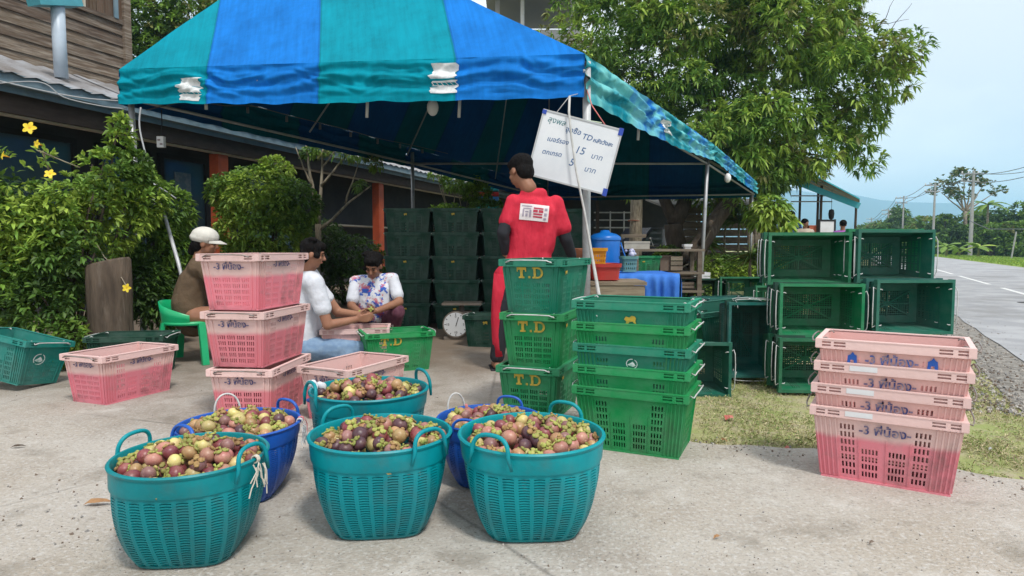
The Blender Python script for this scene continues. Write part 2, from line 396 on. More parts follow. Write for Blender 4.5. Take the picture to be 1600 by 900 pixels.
# lower wall, window bays
WO = -1.15
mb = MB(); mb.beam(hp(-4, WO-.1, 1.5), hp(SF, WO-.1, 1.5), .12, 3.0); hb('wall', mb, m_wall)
bays = [(-3.6, -.9), (-.75, hs(118, 250, WO)[0]), (hs(150, 250, WO)[0], hs(232, 250, WO)[0]), (hs(248, 250, WO)[0], hs(322, 250, WO)[0]), (hs(372, 250, WO)[0], hs(470, 250, WO)[0])]
for a, b in bays:
    fr = MB()
    for (p, q) in ((a, a+.07), (b-.07, b)): fr.beam(hp((p+q)/2, WO, .55), hp((p+q)/2, WO, 2.62), .07, .09, up=hn)
    fr.beam(hp(a, WO, 2.6), hp(b, WO, 2.6), .08, .08); fr.beam(hp(a, WO, .58), hp(b, WO, .58), .09, .08)
    fo = hb('window', fr, m_black)
    pn = MB(); pn.beam(hp(a+.05, WO-.012, 1.6), hp(b-.05, WO-.012, 1.6), .02, 2.0); po = pn.build('pane', m_glass, fo)
m_poster = mat('faded_poster', (.22, .28, .32), .7, (.12, .2, .26), 9, .45, .55)
sa, za = hs(272, 268, WO); sb, zb = hs(298, 300, WO)
mb = MB(); mb.beam(hp(sa, WO+.01, (za+zb)/2), hp(sb, WO+.01, (za+zb)/2), .004, za-zb); hb('poster', mb, m_poster)
# interior shelves seen behind the canopy
m_pale = mat('pale_goods', (.30, .31, .30), .7, (.10, .10, .10), 6, island=True)
mb = MB(); rr = random.Random(4)
for s in np.arange(hs(600, 320, WO)[0], hs(770, 320, WO)[0], .42):
    hgt = rr.uniform(.15, .45)
    mb.beam(hp(s, WO+.22, 1.55+hgt/2), hp(s+rr.uniform(.12, .3), WO+.22, 1.55+hgt/2), .2, hgt)
hb('shelf_goods', mb, m_pale)
mb = MB(); mb.beam(hp(7.2, WO+.22, 1.53), hp(SF-1, WO+.22, 1.53), .34, .035); hb('shelf', mb, m_beige)
# orange pillars
for px, pw in ((342, 22), (590, 15)):
    s, z = hs(px, 260, -.42); d = (g0+hu*s).y
    mb = MB(); mb.beam(hp(s, -.42, 0), hp(s, -.42, ztop), pw*d/1000*.95, .2, up=hn); hb('pillar', mb, m_orange)
# lean-to roof of corrugated sheets
UO = -1.45
_, zu = hs(0, 88, UO)
for q in range(13):
    a0 = -4+q*2.0; mb = MB(); nn = 28
    for i in range(nn+1):
        s = a0 + 2.06*i/nn; c = .018*math.sin(i/nn*2*math.pi*7)
        lift = .006*(q % 2)
        p = hp(s, .1, 3.09+c+lift); p2 = hp(s, UO-.02, zu+.02+c+lift); mb.v += [tuple(p), tuple(p2)]
    mb.f = [(2*i, 2*i+2, 2*i+3, 2*i+1) for i in range(nn)]; mb.m = [0]*nn
    hb('roof_sheet', mb, m_roof)
# upper storey
se, _ = hs(196, 100, UO)
mb = MB(); mb.beam(hp(-5, UO-2.4, 4.8), hp(se-.05, UO-2.4, 4.8), 4.7, 4.6); hb('upper_wall', mb, m_brown)
zb0 = zu-.05; bh = .185
for q in range(30):
    pass
for q in range(6):
    z = zb0 + q*bh
    for (a, b) in ((-5, -.8+.5*math.sin(q*2.1)), (-.79+.5*math.sin(q*2.1), se-.02)):
        mb = MB(); mb.beam(hp(a, UO+.02, z+bh/2), hp(b-.006, UO+.02, z+bh/2), .022, bh+.012)
        M = Matrix.Identity(4); o = hb('plank', mb, m_plank)
        # lap: tilt each board so its lower edge stands proud
        me = o.data
        for v in me.vertices:
            kk = 1 if v.co.z < z+bh/2 else -1; v.co += hn*(.012*kk + rr.uniform(-.002, .002)); v.co.z += rr.uniform(-.004, .004)
zt = zb0+6*bh
mb = MB(); mb.beam(hp(-5, UO+.045, zt+.02), hp(se, UO+.045, zt+.02), .05, .07); hb('ledge', mb, m_plank)
s = -4.9; q = 0
while s < se-.12:
    wv = rr.uniform(.13, .17); mb = MB(); mb.beam(hp(s+wv/2, UO+.02+.006*(q % 2), zt+.05), hp(s+wv/2, UO+.02+.006*(q % 2), 6.9), wv-.012, .024, up=hn)
    hb('wall_board', mb, m_plankv); s += wv; q += 1
for s in np.arange(-4.6, se-.3, .62):
    mb = MB(); mb.beam(hp(s, UO+.055, zt+.05), hp(s, UO+.055, 6.9), .035, .03, up=hn); hb('batten', mb, m_beige)
mb = MB(); mb.beam(hp(se, UO+.03, zb0-.1), hp(se, UO+.03, 6.9), .13, .12, up=hn); hb('corner_post', mb, m_plank)
mb = MB(); mb.beam(hp(se-.20, UO+.07, zt+.05), hp(se-.2, UO+.07, 6.9), .07, .03, up=hn); hb('corner_trim', mb, m_gut)
# white downpipe with the blue gutter outlet over it
a = hit(96, 122, g0+hn*(-.35), hn); b = hit(90, 8, g0+hn*(-.35), hn)
mb = MB(); mb.tube([a, V3((b.x, b.y, a.z*.5+b.z*.5)), b], .083, 14); dp = hb('downpipe', mb, m_pvc, smooth=True)
mb = MB(); mb.beam(hit(50, 3, g0+hn*(-.35), hn)+V3((0, 0, .06)), hit(118, 12, g0+hn*(-.35), hn)+V3((0, 0, .11)), .24, .2); hb('gutter_outlet', mb, mat('turquoise_plastic', (.06, .28, .33), .4, (.09, .36, .42), 5))

# the small white meter box hanging from the eave
c = W(252, 222, 7.2)
mt = empty('hanging_meter_box', (c.x, c.y, c.z)); tag(mt, 'small white box hanging on a black wire under the lean-to eave', 'box')
mb = MB(); mb.box((0, 0, 0), (.075, .05, .12)); mb.build('case', m_white, mt)
mb = MB(); mb.tube([(0, 0, .06), (.004, .02, .2), (0, .03, .36)], .006, 5); mb.build('wire', m_black, mt)
mb = MB(); mb.box((-.012, -.027, .02), (.03, .003, .02)); mb.box((.012, -.027, -.025), (.03, .003, .02)); mb.build('markings', mat('grey_print', (.25, .2, .2), .7), mt)

# cables along the eave
m_cable = mat('grey_cable', (.34, .35, .36), .6)
def cable(px, label, r=.006, m=None, cat='cable', name='cable', group=None):
    mb = MB(); pts = [W(*p) for p in px]; P = []
    for i in range(len(pts)-1):
        a = pts[max(i-1, 0)]; b = pts[i]; c = pts[i+1]; d = pts[min(i+2, len(pts)-1)]
        for k in range(6):
            t = k/6; P.append(.5*((2*b)+(-a+c)*t+(2*a-5*b+4*c-d)*t*t+(-a+3*b-3*c+d)*t**3))
    P.append(pts[-1]); mb.tube(P, r, 6); o = mb.build(name, m or m_cable, smooth=True); tag(o, label, cat, group); return o
cable([(-60, 112, 6.7), (50, 138, 6.8), (130, 153, 6.85), (195, 158, 6.9)], 'upper pale cable sagging in front of the house gutter', .007)
cable([(-40, 134, 6.5), (60, 128, 6.6), (100, 152, 6.7), (160, 166, 6.8), (198, 170, 6.9)], 'lower grey cable looping below the gutter to the canopy corner', .006)

# pale concrete building far behind the canopy peak
m_cb = mat('grey_render', (.42, .42, .42), .85, (.33, .33, .33), .6)
bl = empty('concrete_building', (1.0, 32, 0)); tag(bl, 'pale grey concrete building just showing above the canopy peak beside the mango tree', 'building')
mb = MB(); mb.box((0.2, 2, 5.7), (4.4, 5, 11.4)); mb.build('wall', m_cb, bl)
mb = MB(); mb.box((.2, .6, 13.05), (4.9, 6, .5)); mb.build('roof_slab', mat('dark_soffit', (.20, .20, .21), .9), bl)
for x in (-1.7, -.5, 1.9):
    mb = MB(); mb.box((x, -.3, 12.1), (.22, .22, 1.4)); mb.build('column', m_cb, bl)
mb = MB(); mb.tube([(-.5, -.6, 0), (-.5, -.6, 12.8)], .08, 8); mb.build('drain_pipe', m_white, bl)

# ------------------------------------------------------------------ striped canopy
A = V3((.63, 5.65, 0)); Lc = V3((-4.15, 6.9, 0)); Cc = V3((5.8, 15.3, 0)); Bc = V3((3.28, 10.5, 0)); Dc = V3((-1.87, 11.5, 0)); Ec = V3((.9, 16.3, 0))
def zpx(P, py): return CAMH + (385-py)*P.y/1000*1.0
P1 = W(499, -111, 8.2); P2 = P1 + (Cc-A)*.62
def canopy_mat():
    m = bpy.data.materials.new('canopy_cloth'); m.use_nodes = True; t = m.node_tree; b = t.nodes['Principled BSDF']; out = t.nodes['Material Output']
    def n(ty, **k):
        x = t.nodes.new(ty)
        for a, c in k.items(): setattr(x, a, c)
        return x
    uv = n('ShaderNodeUVMap'); uv.uv_map = 'stripe'; sp = n('ShaderNodeSeparateXYZ'); t.links.new(uv.outputs[0], sp.inputs[0])
    h = n('ShaderNodeMath', operation='MULTIPLY'); h.inputs[1].default_value = .5; fr = n('ShaderNodeMath', operation='FRACT'); gt = n('ShaderNodeMath', operation='GREATER_THAN'); gt.inputs[1].default_value = .5
    t.links.new(sp.outputs[0], h.inputs[0]); t.links.new(h.outputs[0], fr.inputs[0]); t.links.new(fr.outputs[0], gt.inputs[0])
    x = n('ShaderNodeMix', data_type='RGBA'); x.inputs[6].default_value = (.0, .245, .33, 1); x.inputs[7].default_value = (.008, .17, .56, 1); t.links.new(gt.outputs[0], x.inputs[0])
    # fine vertical weathering streaks along the cloth and grime
    mp_ = n('ShaderNodeMapping'); mp_.inputs['Scale'].default_value = (26, 1.2, 1); t.links.new(uv.outputs[0], mp_.inputs[0])
    ns = n('ShaderNodeTexNoise'); ns.inputs['Scale'].default_value = 1; ns.inputs['Detail'].default_value = 6; t.links.new(mp_.outputs[0], ns.inputs['Vector'])
    r = n('ShaderNodeMapRange'); r.inputs[1].default_value = .3; r.inputs[2].default_value = .7; r.inputs[3].default_value = .87; r.inputs[4].default_value = 1.09; t.links.new(ns.outputs['Fac'], r.inputs[0])
    tcn = n('ShaderNodeTexCoord'); n2 = n('ShaderNodeTexNoise'); n2.inputs['Scale'].default_value = 1.6; n2.inputs['Detail'].default_value = 8; n2.inputs['Roughness'].default_value = .7; t.links.new(tcn.outputs['Object'], n2.inputs['Vector'])
    r2 = n('ShaderNodeMapRange'); r2.inputs[1].default_value = .35; r2.inputs[2].default_value = .6; r2.inputs[3].default_value = .74; r2.inputs[4].default_value = 1.05; t.links.new(n2.outputs['Fac'], r2.inputs[0])
    ml = n('ShaderNodeMath', operation='MULTIPLY'); t.links.new(r.outputs[0], ml.inputs[0]); t.links.new(r2.outputs[0], ml.inputs[1])
    f2 = n('ShaderNodeMath', operation='FRACT'); t.links.new(sp.outputs[0], f2.inputs[0]); pp = n('ShaderNodeMath', operation='PINGPONG'); pp.inputs[1].default_value = .5; t.links.new(f2.outputs[0], pp.inputs[0])
    sm = n('ShaderNodeMapRange'); sm.inputs[1].default_value = .010; sm.inputs[2].default_value = .016; sm.inputs[3].default_value = .74; sm.inputs[4].default_value = 1.0; t.links.new(pp.outputs[0], sm.inputs[0])   # sewn seam between the cloth widths
    m2 = n('ShaderNodeMath', operation='MULTIPLY'); t.links.new(ml.outputs[0], m2.inputs[0]); t.links.new(sm.outputs[0], m2.inputs[1])
    hv = n('ShaderNodeHueSaturation'); t.links.new(x.outputs[2], hv.inputs['Color']); t.links.new(m2.outputs[0], hv.inputs['Value'])
    # sun-bleached patches on the hanging valance (material attribute 'bleach')
    at = n('ShaderNodeAttribute', attribute_name='bleach'); n3 = n('ShaderNodeTexNoise'); n3.inputs['Scale'].default_value = 3.2; n3.inputs['Detail'].default_value = 5; t.links.new(tcn.outputs['Object'], n3.inputs['Vector'])
    r3 = n('ShaderNodeMapRange'); r3.inputs[1].default_value = .38; r3.inputs[2].default_value = .62; t.links.new(n3.outputs['Fac'], r3.inputs[0])
    m3 = n('ShaderNodeMath', operation='MULTIPLY'); t.links.new(at.outputs['Fac'], m3.inputs[0]); t.links.new(r3.outputs[0], m3.inputs[1])
    x3 = n('ShaderNodeMix', data_type='RGBA'); x3.inputs[7].default_value = (.20, .58, .56, 1); t.links.new(m3.outputs[0], x3.inputs[0]); t.links.new(hv.outputs[0], x3.inputs[6])
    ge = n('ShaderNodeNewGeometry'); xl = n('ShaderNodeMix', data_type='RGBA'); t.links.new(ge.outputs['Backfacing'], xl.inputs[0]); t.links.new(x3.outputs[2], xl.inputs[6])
    dk = n('ShaderNodeHueSaturation'); dk.inputs['Value'].default_value = .27; t.links.new(x3.outputs[2], dk.inputs['Color']); t.links.new(dk.outputs[0], xl.inputs[7])   # back faces darkened: shade under the roof put into the cloth colour
    t.links.new(xl.outputs[2], b.inputs['Base Color']); b.inputs['Roughness'].default_value = .7; b.inputs['Specular IOR Level'].default_value = .08
    nb = n('ShaderNodeTexNoise'); nb.inputs['Scale'].default_value = 9; nb.inputs['Detail'].default_value = 6; t.links.new(mp_.outputs[0], nb.inputs['Vector'])
    bp = n('ShaderNodeBump'); bp.inputs['Distance'].default_value = .004; bp.inputs['Strength'].default_value = .6; t.links.new(ns.outputs['Fac'], bp.inputs['Height']); t.links.new(bp.outputs[0], b.inputs['Normal'])
    tr = n('ShaderNodeBsdfTranslucent'); ms = n('ShaderNodeMixShader'); ms.inputs[0].default_value = .015; t.links.new(x3.outputs[2], tr.inputs['Color'])
    t.links.new(b.outputs[0], ms.inputs[1]); t.links.new(tr.outputs[0], ms.inputs[2]); t.links.new(ms.outputs[0], out.inputs['Surface'])
    return m
m_can = canopy_mat()
def cloth(name, f, nu, nv, uvf, parent, bleach=0.0):
    mb = MB()
    for j in range(nv+1):
        for i in range(nu+1): mb.v.append(tuple(f(i/nu, j/nv)))
    mb.f = [(j*(nu+1)+i, j*(nu+1)+i+1, (j+1)*(nu+1)+i+1, (j+1)*(nu+1)+i) for j in range(nv) for i in range(nu)]; mb.m = [0]*len(mb.f)
    me = mb.mesh(name, m_can, True); ul = me.uv_layers.new(name='stripe')
    for lp in me.loops:
        k = lp.vertex_index; j, i = divmod(k, nu+1); ul.data[lp.index].uv = uvf(i/nu, j/nv)
    at = me.attributes.new('bleach', 'FLOAT', 'POINT')
    for v in at.data: v.value = bleach
    return obj(name, me, parent)
can = empty('market_canopy', (0, 0, 0)); tag(can, 'large blue and teal striped canopy on grey steel poles over the sorting yard', 'canopy')
FR = 4.0
def warp(t):                                     # front stripes have uneven widths
    xs = [0, .221, .479, .762, 1.0]; return float(np.interp(t, xs, [0, 1, 2, 3, 4]))
eL, eA, eC, eE = Lc.copy(), A.copy(), Cc.copy(), Ec.copy()
eL.z = W(192, 108, 6.9).z; eA.z = W(922, 84, 5.65).z; eC.z = W(1184, 284, 15.3).z; eE.z = eC.z
eB = Bc.copy(); eB.z = W(1130, 226, 10.5).z; eD = Dc.copy(); eD.z = eC.z*.3+eL.z*.7
def roofface(name, a, b, pa, pb, ua, ub, nu=60, nv=28, wf=None, mid=None):
    e = (b-a); el = e.length; ed = e.normalized()
    def f(u, v):
        p0 = a.lerp(b, u) if mid is None else (a.lerp(mid, u*2) if u < .5 else mid.lerp(b, u*2-1)); p1 = pa.lerp(pb, u); p = p0.lerp(p1, v)
        p = p.copy(); p.z -= .05*math.sin(math.pi*v)*1.0*math.sin(math.pi*u) - .012*fbm(p.x*1.5, p.y*1.5, 3)*(4*v*(1-v)); return p
    nrm = ed.cross(pa-a).normalized(); q0 = a.lerp(b, .479); mdir = (hit(505, -60, a, nrm)-hit(505, 60, a, nrm)).normalized() if wf else nrm.cross(ed).normalized()
    sk = mdir.dot(ed); md2 = (mdir-ed*sk); skr = sk/md2.length; md2.normalize()
    def uvf(u, v):
        p = f(u, v); t = ((p-a).dot(ed)-skr*(p-a).dot(md2))/el
        return ((wf(t) if wf else ua+(ub-ua)*t), v*4)
    return cloth(name, f, nu, nv, uvf, can)
roofface('roof_panel', eL, eA, P1, P1, 0, 4, wf=warp)
roofface('roof_panel', eA, eC, P1, P2, 0, 9, mid=eB)
roofface('roof_panel', eC, eE, P2, P2, 0, 4)
roofface('roof_panel', eE, eL, P2, P1, 0, 9, mid=eD)
def valance(a, b, ha, hb_, ua, ub, nu, seed, wf=None, bleach=0.0, amp=.022, out=None, sag=.02):
    out = out or V3(((b-a).y, -(b-a).x, 0)).normalized(); ln = (b-a).length
    def f(u, v):
        p = a.lerp(b, u); h = ha+(hb_-ha)*u
        w = v*h + sag*math.sin(math.pi*u)*v
        k = fbm(u*ln*.9, seed, 0, 3); fold = math.sin(2*math.pi*(v*2.6 + 1.1*k + .15*math.sin(u*9+seed)))
        fold += .5*math.sin(2*math.pi*(v*5.1+2.2*fbm(u*ln*1.3, seed+5, v*1.5, 3)))
        d = amp*fold*max(0, math.sin(math.pi*min(1, v*1.15)))**.7 + .03*v + .012*fbm(u*ln*3.5, v*3, seed)
        q = p + out*d; q.z -= w + .012*fbm(u*ln*1.8, seed+2)*v + .006*math.sin(u*ln*14)*v; return q
    o = cloth('valance', f, nu, 26, lambda u, v: ((wf(u) if wf else ua+(ub-ua)*u), v), can, bleach); o.data.flip_normals(); return f, o
hF = lambda px, py, Y, top: top - W(px, py, Y).z
fFront, _ = valance(eL, eA, hF(192, 163, 6.9, eL.z), hF(922, 153, 5.65, eA.z), 0, 4, 240, 1, wf=warp)
fS1, _ = valance(eA, eB, hF(922, 158, 5.65, eA.z), hF(1128, 252, 10.5, eB.z), 0, 4.4, 130, 4, bleach=.8, amp=.03, sag=.05)
fS2, _ = valance(eB, eC, hF(1128, 252, 10.5, eB.z), hF(1184, 303, 15.3, eC.z), 4.4, 8.6, 100, 6, bleach=.6, amp=.03)
valance(eC, eE, .36, .36, 0, 4, 80, 8); valance(eE, eD, .36, .33, 0, 4, 80, 9); valance(eD, eL, .33, .36, 4, 8, 80, 10)
# worn white logo patches painted on the valance
m_patch = mat('cracked_white_print', (.68, .70, .70), .7, (.42, .46, .46), 14, .45, .7)
def patch(f, u0, u1, v0, v1, seed):
    mb = MB(); nu, nv = 26, 14; rr = random.Random(seed); row = [rr.uniform(0, .16) for _ in range(nv+1)]; row2 = [rr.uniform(0, .16) for _ in range(nv+1)]
    for j in range(nv+1):
        for i in range(nu+1):
            v = v0+(v1-v0)*j/nv; uu = i/nu; uu = row[j]+(1-row[j]-row2[j])*uu
            p = f(u0+(u1-u0)*uu, v); q = f(u0+(u1-u0)*uu+.002, v); n_ = V3(((q-p).y, -(q-p).x, 0)).normalized(); mb.v.append(tuple(p+n_*.004))
    for j in range(nv):
        for i in range(nu):
            if abs(j-nv*.62) < .6 and (i+seed) % 5: continue
            mb.f.append((j*(nu+1)+i, j*(nu+1)+i+1, (j+1)*(nu+1)+i+1, (j+1)*(nu+1)+i)); mb.m.append(0)
    mb.build('printed_patch', m_patch, can, smooth=True)
patch(fFront, .150, .212, .30, .92, 3); patch(fFront, .708, .768, .12, .82, 5); patch(fS1, .43, .50, .35, .75, 8)
# steel frame
m_steel = mat('galvanised_steel', (.40, .41, .42), .42, (.30, .31, .32), 5, metal=.35, dirt=(.16, .13, .10), dscale=6, dlo=.58, dhi=.75)
m_steelw = mat('worn_white_steel', (.55, .56, .56), .45, (.40, .41, .42), 8, metal=.1, dirt=(.2, .17, .14), dscale=9, dlo=.6, dhi=.8)
def pole(p, top, r=.025, m=m_steel, foot=True, tx=0.0, ty=0.0):
    mb = MB(); mb.tube([(p.x+tx, p.y+ty, 0), (p.x, p.y, top)], r, 12)
    o = mb.build('pole', m, can, smooth=True)
    if foot:
        fb = MB(); fb.box((p.x+tx, p.y+ty, .008), (.14, .14, .012)); fb.build('foot_plate', m_steel, o)
poleA = V3((.655, 5.72, 0)); pole(poleA, eA.z-.05, .036, m_steelw, tx=.015)
pole(Lc+V3((.07, .06, 0)), eL.z-.05, .03, tx=.05); pole(Bc+V3((-.1, 0, 0)), eB.z-.1, .03, tx=-.09); pole(Cc+V3((-.1, 0, 0)), eC.z-.1, .03); pole(Dc+V3((.1, 0, 0)), eD.z-.1, .032); pole(Ec, eE.z-.1, .03)
zb = -.30
def bar(a, b, r=.018, dz=zb):
    mb = MB(); mb.tube([a+V3((0, 0, dz)), b+V3((0, 0, dz))], r, 8); mb.build('frame_bar', m_steel, can, smooth=True)
cc = (eL+eA+eC+eE)/4
def inn(p): q = cc-p; q.z = 0; return p+q.normalized()*.11
for a, b in ((eL, eA), (eA, eB), (eB, eC), (eC, eE), (eE, eD), (eD, eL), (eD, eB)): bar(inn(a), inn(b))
for a in (eL, eA): bar(a, P1, .016, -.15)
for a in (eC, eE): bar(a, P2, .016, -.15)
bar(P1, P2, .016, -.12); bar(eB, (P1+P2)/2, .014, -.16); bar(eD, (P1+P2)/2, .014, -.16)
for t in (.33, .66): bar(eA.lerp(eL, t), P1, .012, -.16)
for t in (.25, .75): bar(eA.lerp(eC, t), P1.lerp(P2, t), .012, -.16); bar(eL.lerp(eE, t), P1.lerp(P2, t), .012, -.16)
# lamps hanging under the roof
m_bulb = mat('white_bulb', (.75, .76, .75), .3)
def hang(px, py, Y, kind):
    c = W(px, py, Y)
    if kind == 'tube':
        t = empty('hanging_lamp_tube', c); mb = MB(); mb.tube([(0, 0, -.1), (.01, 0, .1)], .016, 8); mb.build('tube', m_bulb, t, smooth=True)
        mb = MB(); mb.tube([(.01, 0, .1), (.01, 0, .3)], .003, 4); mb.build('cord', m_black, t)
    elif kind == 'bulb':
        t = empty('hanging_bulb', c); mb = MB(); mb.ball((0, 0, 0), (.06, .06, .085), 12, 8); mb.build('bulb', m_bulb, t, smooth=True)
        mb = MB(); mb.tube([(0, 0, .08), (0, 0, .14)], .018, 8); mb.tube([(0, 0, .14), (0, 0, .45)], .004, 4); mb.build('cord', m_black, t)
    return t
tag(hang(573, 168, 6.6, 'tube'), 'thin pale tube hanging under the canopy front, left one of the pair', 'lamp')
tag(hang(717, 168, 6.6, 'tube'), 'thin pale tube hanging under the canopy right of the round bulb', 'lamp')
tag(hang(676, 168, 6.6, 'bulb'), 'largest pale bulb hanging under the front edge of the canopy', 'lamp')
tag(hang(1137, 278, 11.5, 'bulb'), 'white bulb hanging under the far right side of the canopy', 'lamp')
tag(hang(997, 205, 7.4, 'tube'), 'small dim tube hanging right of the whiteboard under the canopy', 'lamp')
# string of lamp sockets along the left eave
pts = [(228, 172, 6.9), (255, 166, 7.0), (300, 158, 7.1), (350, 165, 7.5), (395, 166, 8.0), (450, 180, 8.6), (500, 192, 9.1), (548, 204, 9.6), (590, 216, 10.2), (640, 226, 10.9), (700, 240, 11.2)]
sl = cable(pts, 'dark cable with small lamp sockets strung under the left canopy eave', .005, mat('brown_cable', (.10, .085, .075), .7), 'light string', 'light_string')
for px, py, Y in [(322, 166, 7.2), (387, 172, 7.9), (448, 186, 8.6), (500, 198, 9.1), (548, 210, 9.6), (590, 221, 10.1), (625, 228, 10.7), (660, 236, 11.0)]:
    c = W(px, py, Y); mb = MB(); mb.tube([c+V3((0, 0, .035)), c-V3((0, 0, .035))], .018, 8); mb.build('lamp_socket', m_bulb if px == 322 else mat('grey_socket', (.12, .12, .13), .5), sl, smooth=True)
# guy line with a pole at the left corner
cable([(220, 168, 6.8), (219, 205, 6.75), (240, 285, 6.6), (243, 292, 6.6)], 'pale rope hanging from the left canopy corner down to a knot', .009, m_cable, 'rope', 'guy_rope')
mb = MB(); mb.tube([W(243, 288, 6.6), W(279, 412, 6.2), W(300, 500, 6.0)], .018, 8); tag(mb.build('slanting_prop', m_steelw, smooth=True), 'thin slanting metal prop below the knotted rope behind the seated woman in the cap', 'prop')
mb = MB(); rr2 = random.Random(3)
for q in range(5): 
    c = W(244+rr2.uniform(-4, 4), 292+q*7, 6.58); mb.ball(c, (.022, .02, .014), 8, 5, rot=(0, rr2.uniform(-.5, .5), 0))
mb.tube([W(244, 290, 6.55), W(258, 298, 6.5), W(275, 310, 6.4)], .007, 5); tag(mb.build('rope_knot', m_cable, smooth=True), 'knotted pale rope binding where the guy rope meets the slanting prop', 'rope')
# ================================================================== CRATES
def hexmix(a, b, t): return tuple(a[i]*(1-t)+b[i]*t for i in range(3))
def crate_mat(name, col, faded=None, zf=(.165, .20), dirt=(.06, .06, .045)):
    m = mat(name, col, .55, hexmix(col, (.5, .5, .5), .12), 5, .35, .7, .0012, 45, dirt=dirt, dscale=4.2, dlo=.52, dhi=.78, rvar=.12, spec=.25)
    if faded:
        t = m.node_tree; b = t.nodes['Principled BSDF']; src = b.inputs['Base Color'].links[0].from_socket
        tcn = t.nodes.new('ShaderNodeTexCoord'); sp = t.nodes.new('ShaderNodeSeparateXYZ'); t.links.new(tcn.outputs['Object'], sp.inputs[0])
        ns = t.nodes.new('ShaderNodeTexNoise'); ns.inputs['Scale'].default_value = 9; ns.inputs['Detail'].default_value = 5; t.links.new(tcn.outputs['Object'], ns.inputs['Vector'])
        ad = t.nodes.new('ShaderNodeMath'); ad.operation = 'MULTIPLY_ADD'; ad.inputs[1].default_value = .022; t.links.new(ns.outputs['Fac'], ad.inputs[0]); t.links.new(sp.outputs[2], ad.inputs[2])
        r = t.nodes.new('ShaderNodeMapRange'); r.inputs[1].default_value = zf[0]+.011; r.inputs[2].default_value = zf[1]+.011; r.interpolation_type = 'SMOOTHSTEP'
        t.links.new(ad.outputs[0], r.inputs[0])
        x = t.nodes.new('ShaderNodeMix'); x.data_type = 'RGBA'; x.inputs[7].default_value = (*faded, 1); t.links.new(src, x.inputs[6]); t.links.new(r.outputs[0], x.inputs[0])
        n2 = t.nodes.new('ShaderNodeTexNoise'); n2.inputs['Scale'].default_value = 7; n2.inputs['Detail'].default_value = 8; n2.inputs['Roughness'].default_value = .7; t.links.new(tcn.outputs['Object'], n2.inputs['Vector'])
        r2 = t.nodes.new('ShaderNodeMapRange'); r2.inputs[1].default_value = .55; r2.inputs[2].default_value = .75; r2.inputs[4].default_value = .5; t.links.new(n2.outputs['Fac'], r2.inputs[0])
        y = t.nodes.new('ShaderNodeMix'); y.data_type = 'RGBA'; y.inputs[7].default_value = (.28, .25, .23, 1); t.links.new(x.outputs[2], y.inputs[6]); t.links.new(r2.outputs[0], y.inputs[0])
        t.links.new(y.outputs[2], b.inputs['Base Color'])
    return m
PINK, PALE = (.68, .20, .24), (.68, .465, .43)
CM = {'pink': crate_mat('pink_plastic', PINK, PALE, (.180, .212)), 'pinkrim': crate_mat('faded_pink_plastic', (.71, .49, .455), None, dirt=(.30, .22, .19)),
      'pinkpale': crate_mat('bleached_pink_plastic', (.70, .34, .32), (.70, .425, .39), (.10, .28)),
      'green': crate_mat('green_plastic', (.004, .195, .070)), 'bright': crate_mat('bright_green_plastic', (.004, .235, .062)), 'seagreen': crate_mat('sea_green_plastic', (.006, .20, .118)),
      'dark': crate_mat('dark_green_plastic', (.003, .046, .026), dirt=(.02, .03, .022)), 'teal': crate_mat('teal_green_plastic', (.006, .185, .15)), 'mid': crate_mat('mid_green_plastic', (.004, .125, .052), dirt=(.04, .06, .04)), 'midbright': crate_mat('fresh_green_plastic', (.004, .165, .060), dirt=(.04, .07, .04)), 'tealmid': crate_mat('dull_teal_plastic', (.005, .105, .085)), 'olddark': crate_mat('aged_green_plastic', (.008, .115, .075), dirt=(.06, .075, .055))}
m_wireW = mat('white_coated_wire', (.62, .63, .62), .4, (.45, .45, .44), 20); m_wireG = mat('rusty_grey_wire', (.30, .28, .27), .5, (.20, .15, .12), 20, metal=.4)
BX, BY, TX, TY, CH = .252, .155, .288, .188, .315
KS = (.925, .925, .975)
TH = .004
def spans(groups):           # [(start, n, pitch, width)] -> boundaries and set of hole column indexes
    us = [-1.0]; holes = set()
    for (s, n, p, wd) in groups:
        for k in range(n):
            us.append(s+k*p); holes.add(len(us)-1); us.append(s+k*p+wd)
    us.append(1.0); return us, holes
def wallfn(side, sg):
    def f(u, v, d):
        t = v/CH; hx = BX+(TX-BX)*t; hy = BY+(TY-BY)*t
        if side == 'L': return (sg*u*hx, -sg*(hy-d), v) if sg > 0 else (-u*hx, (hy-d), v)
        return (sg*(hx-d), sg*u*(hy-TH*.5), v)
    return f
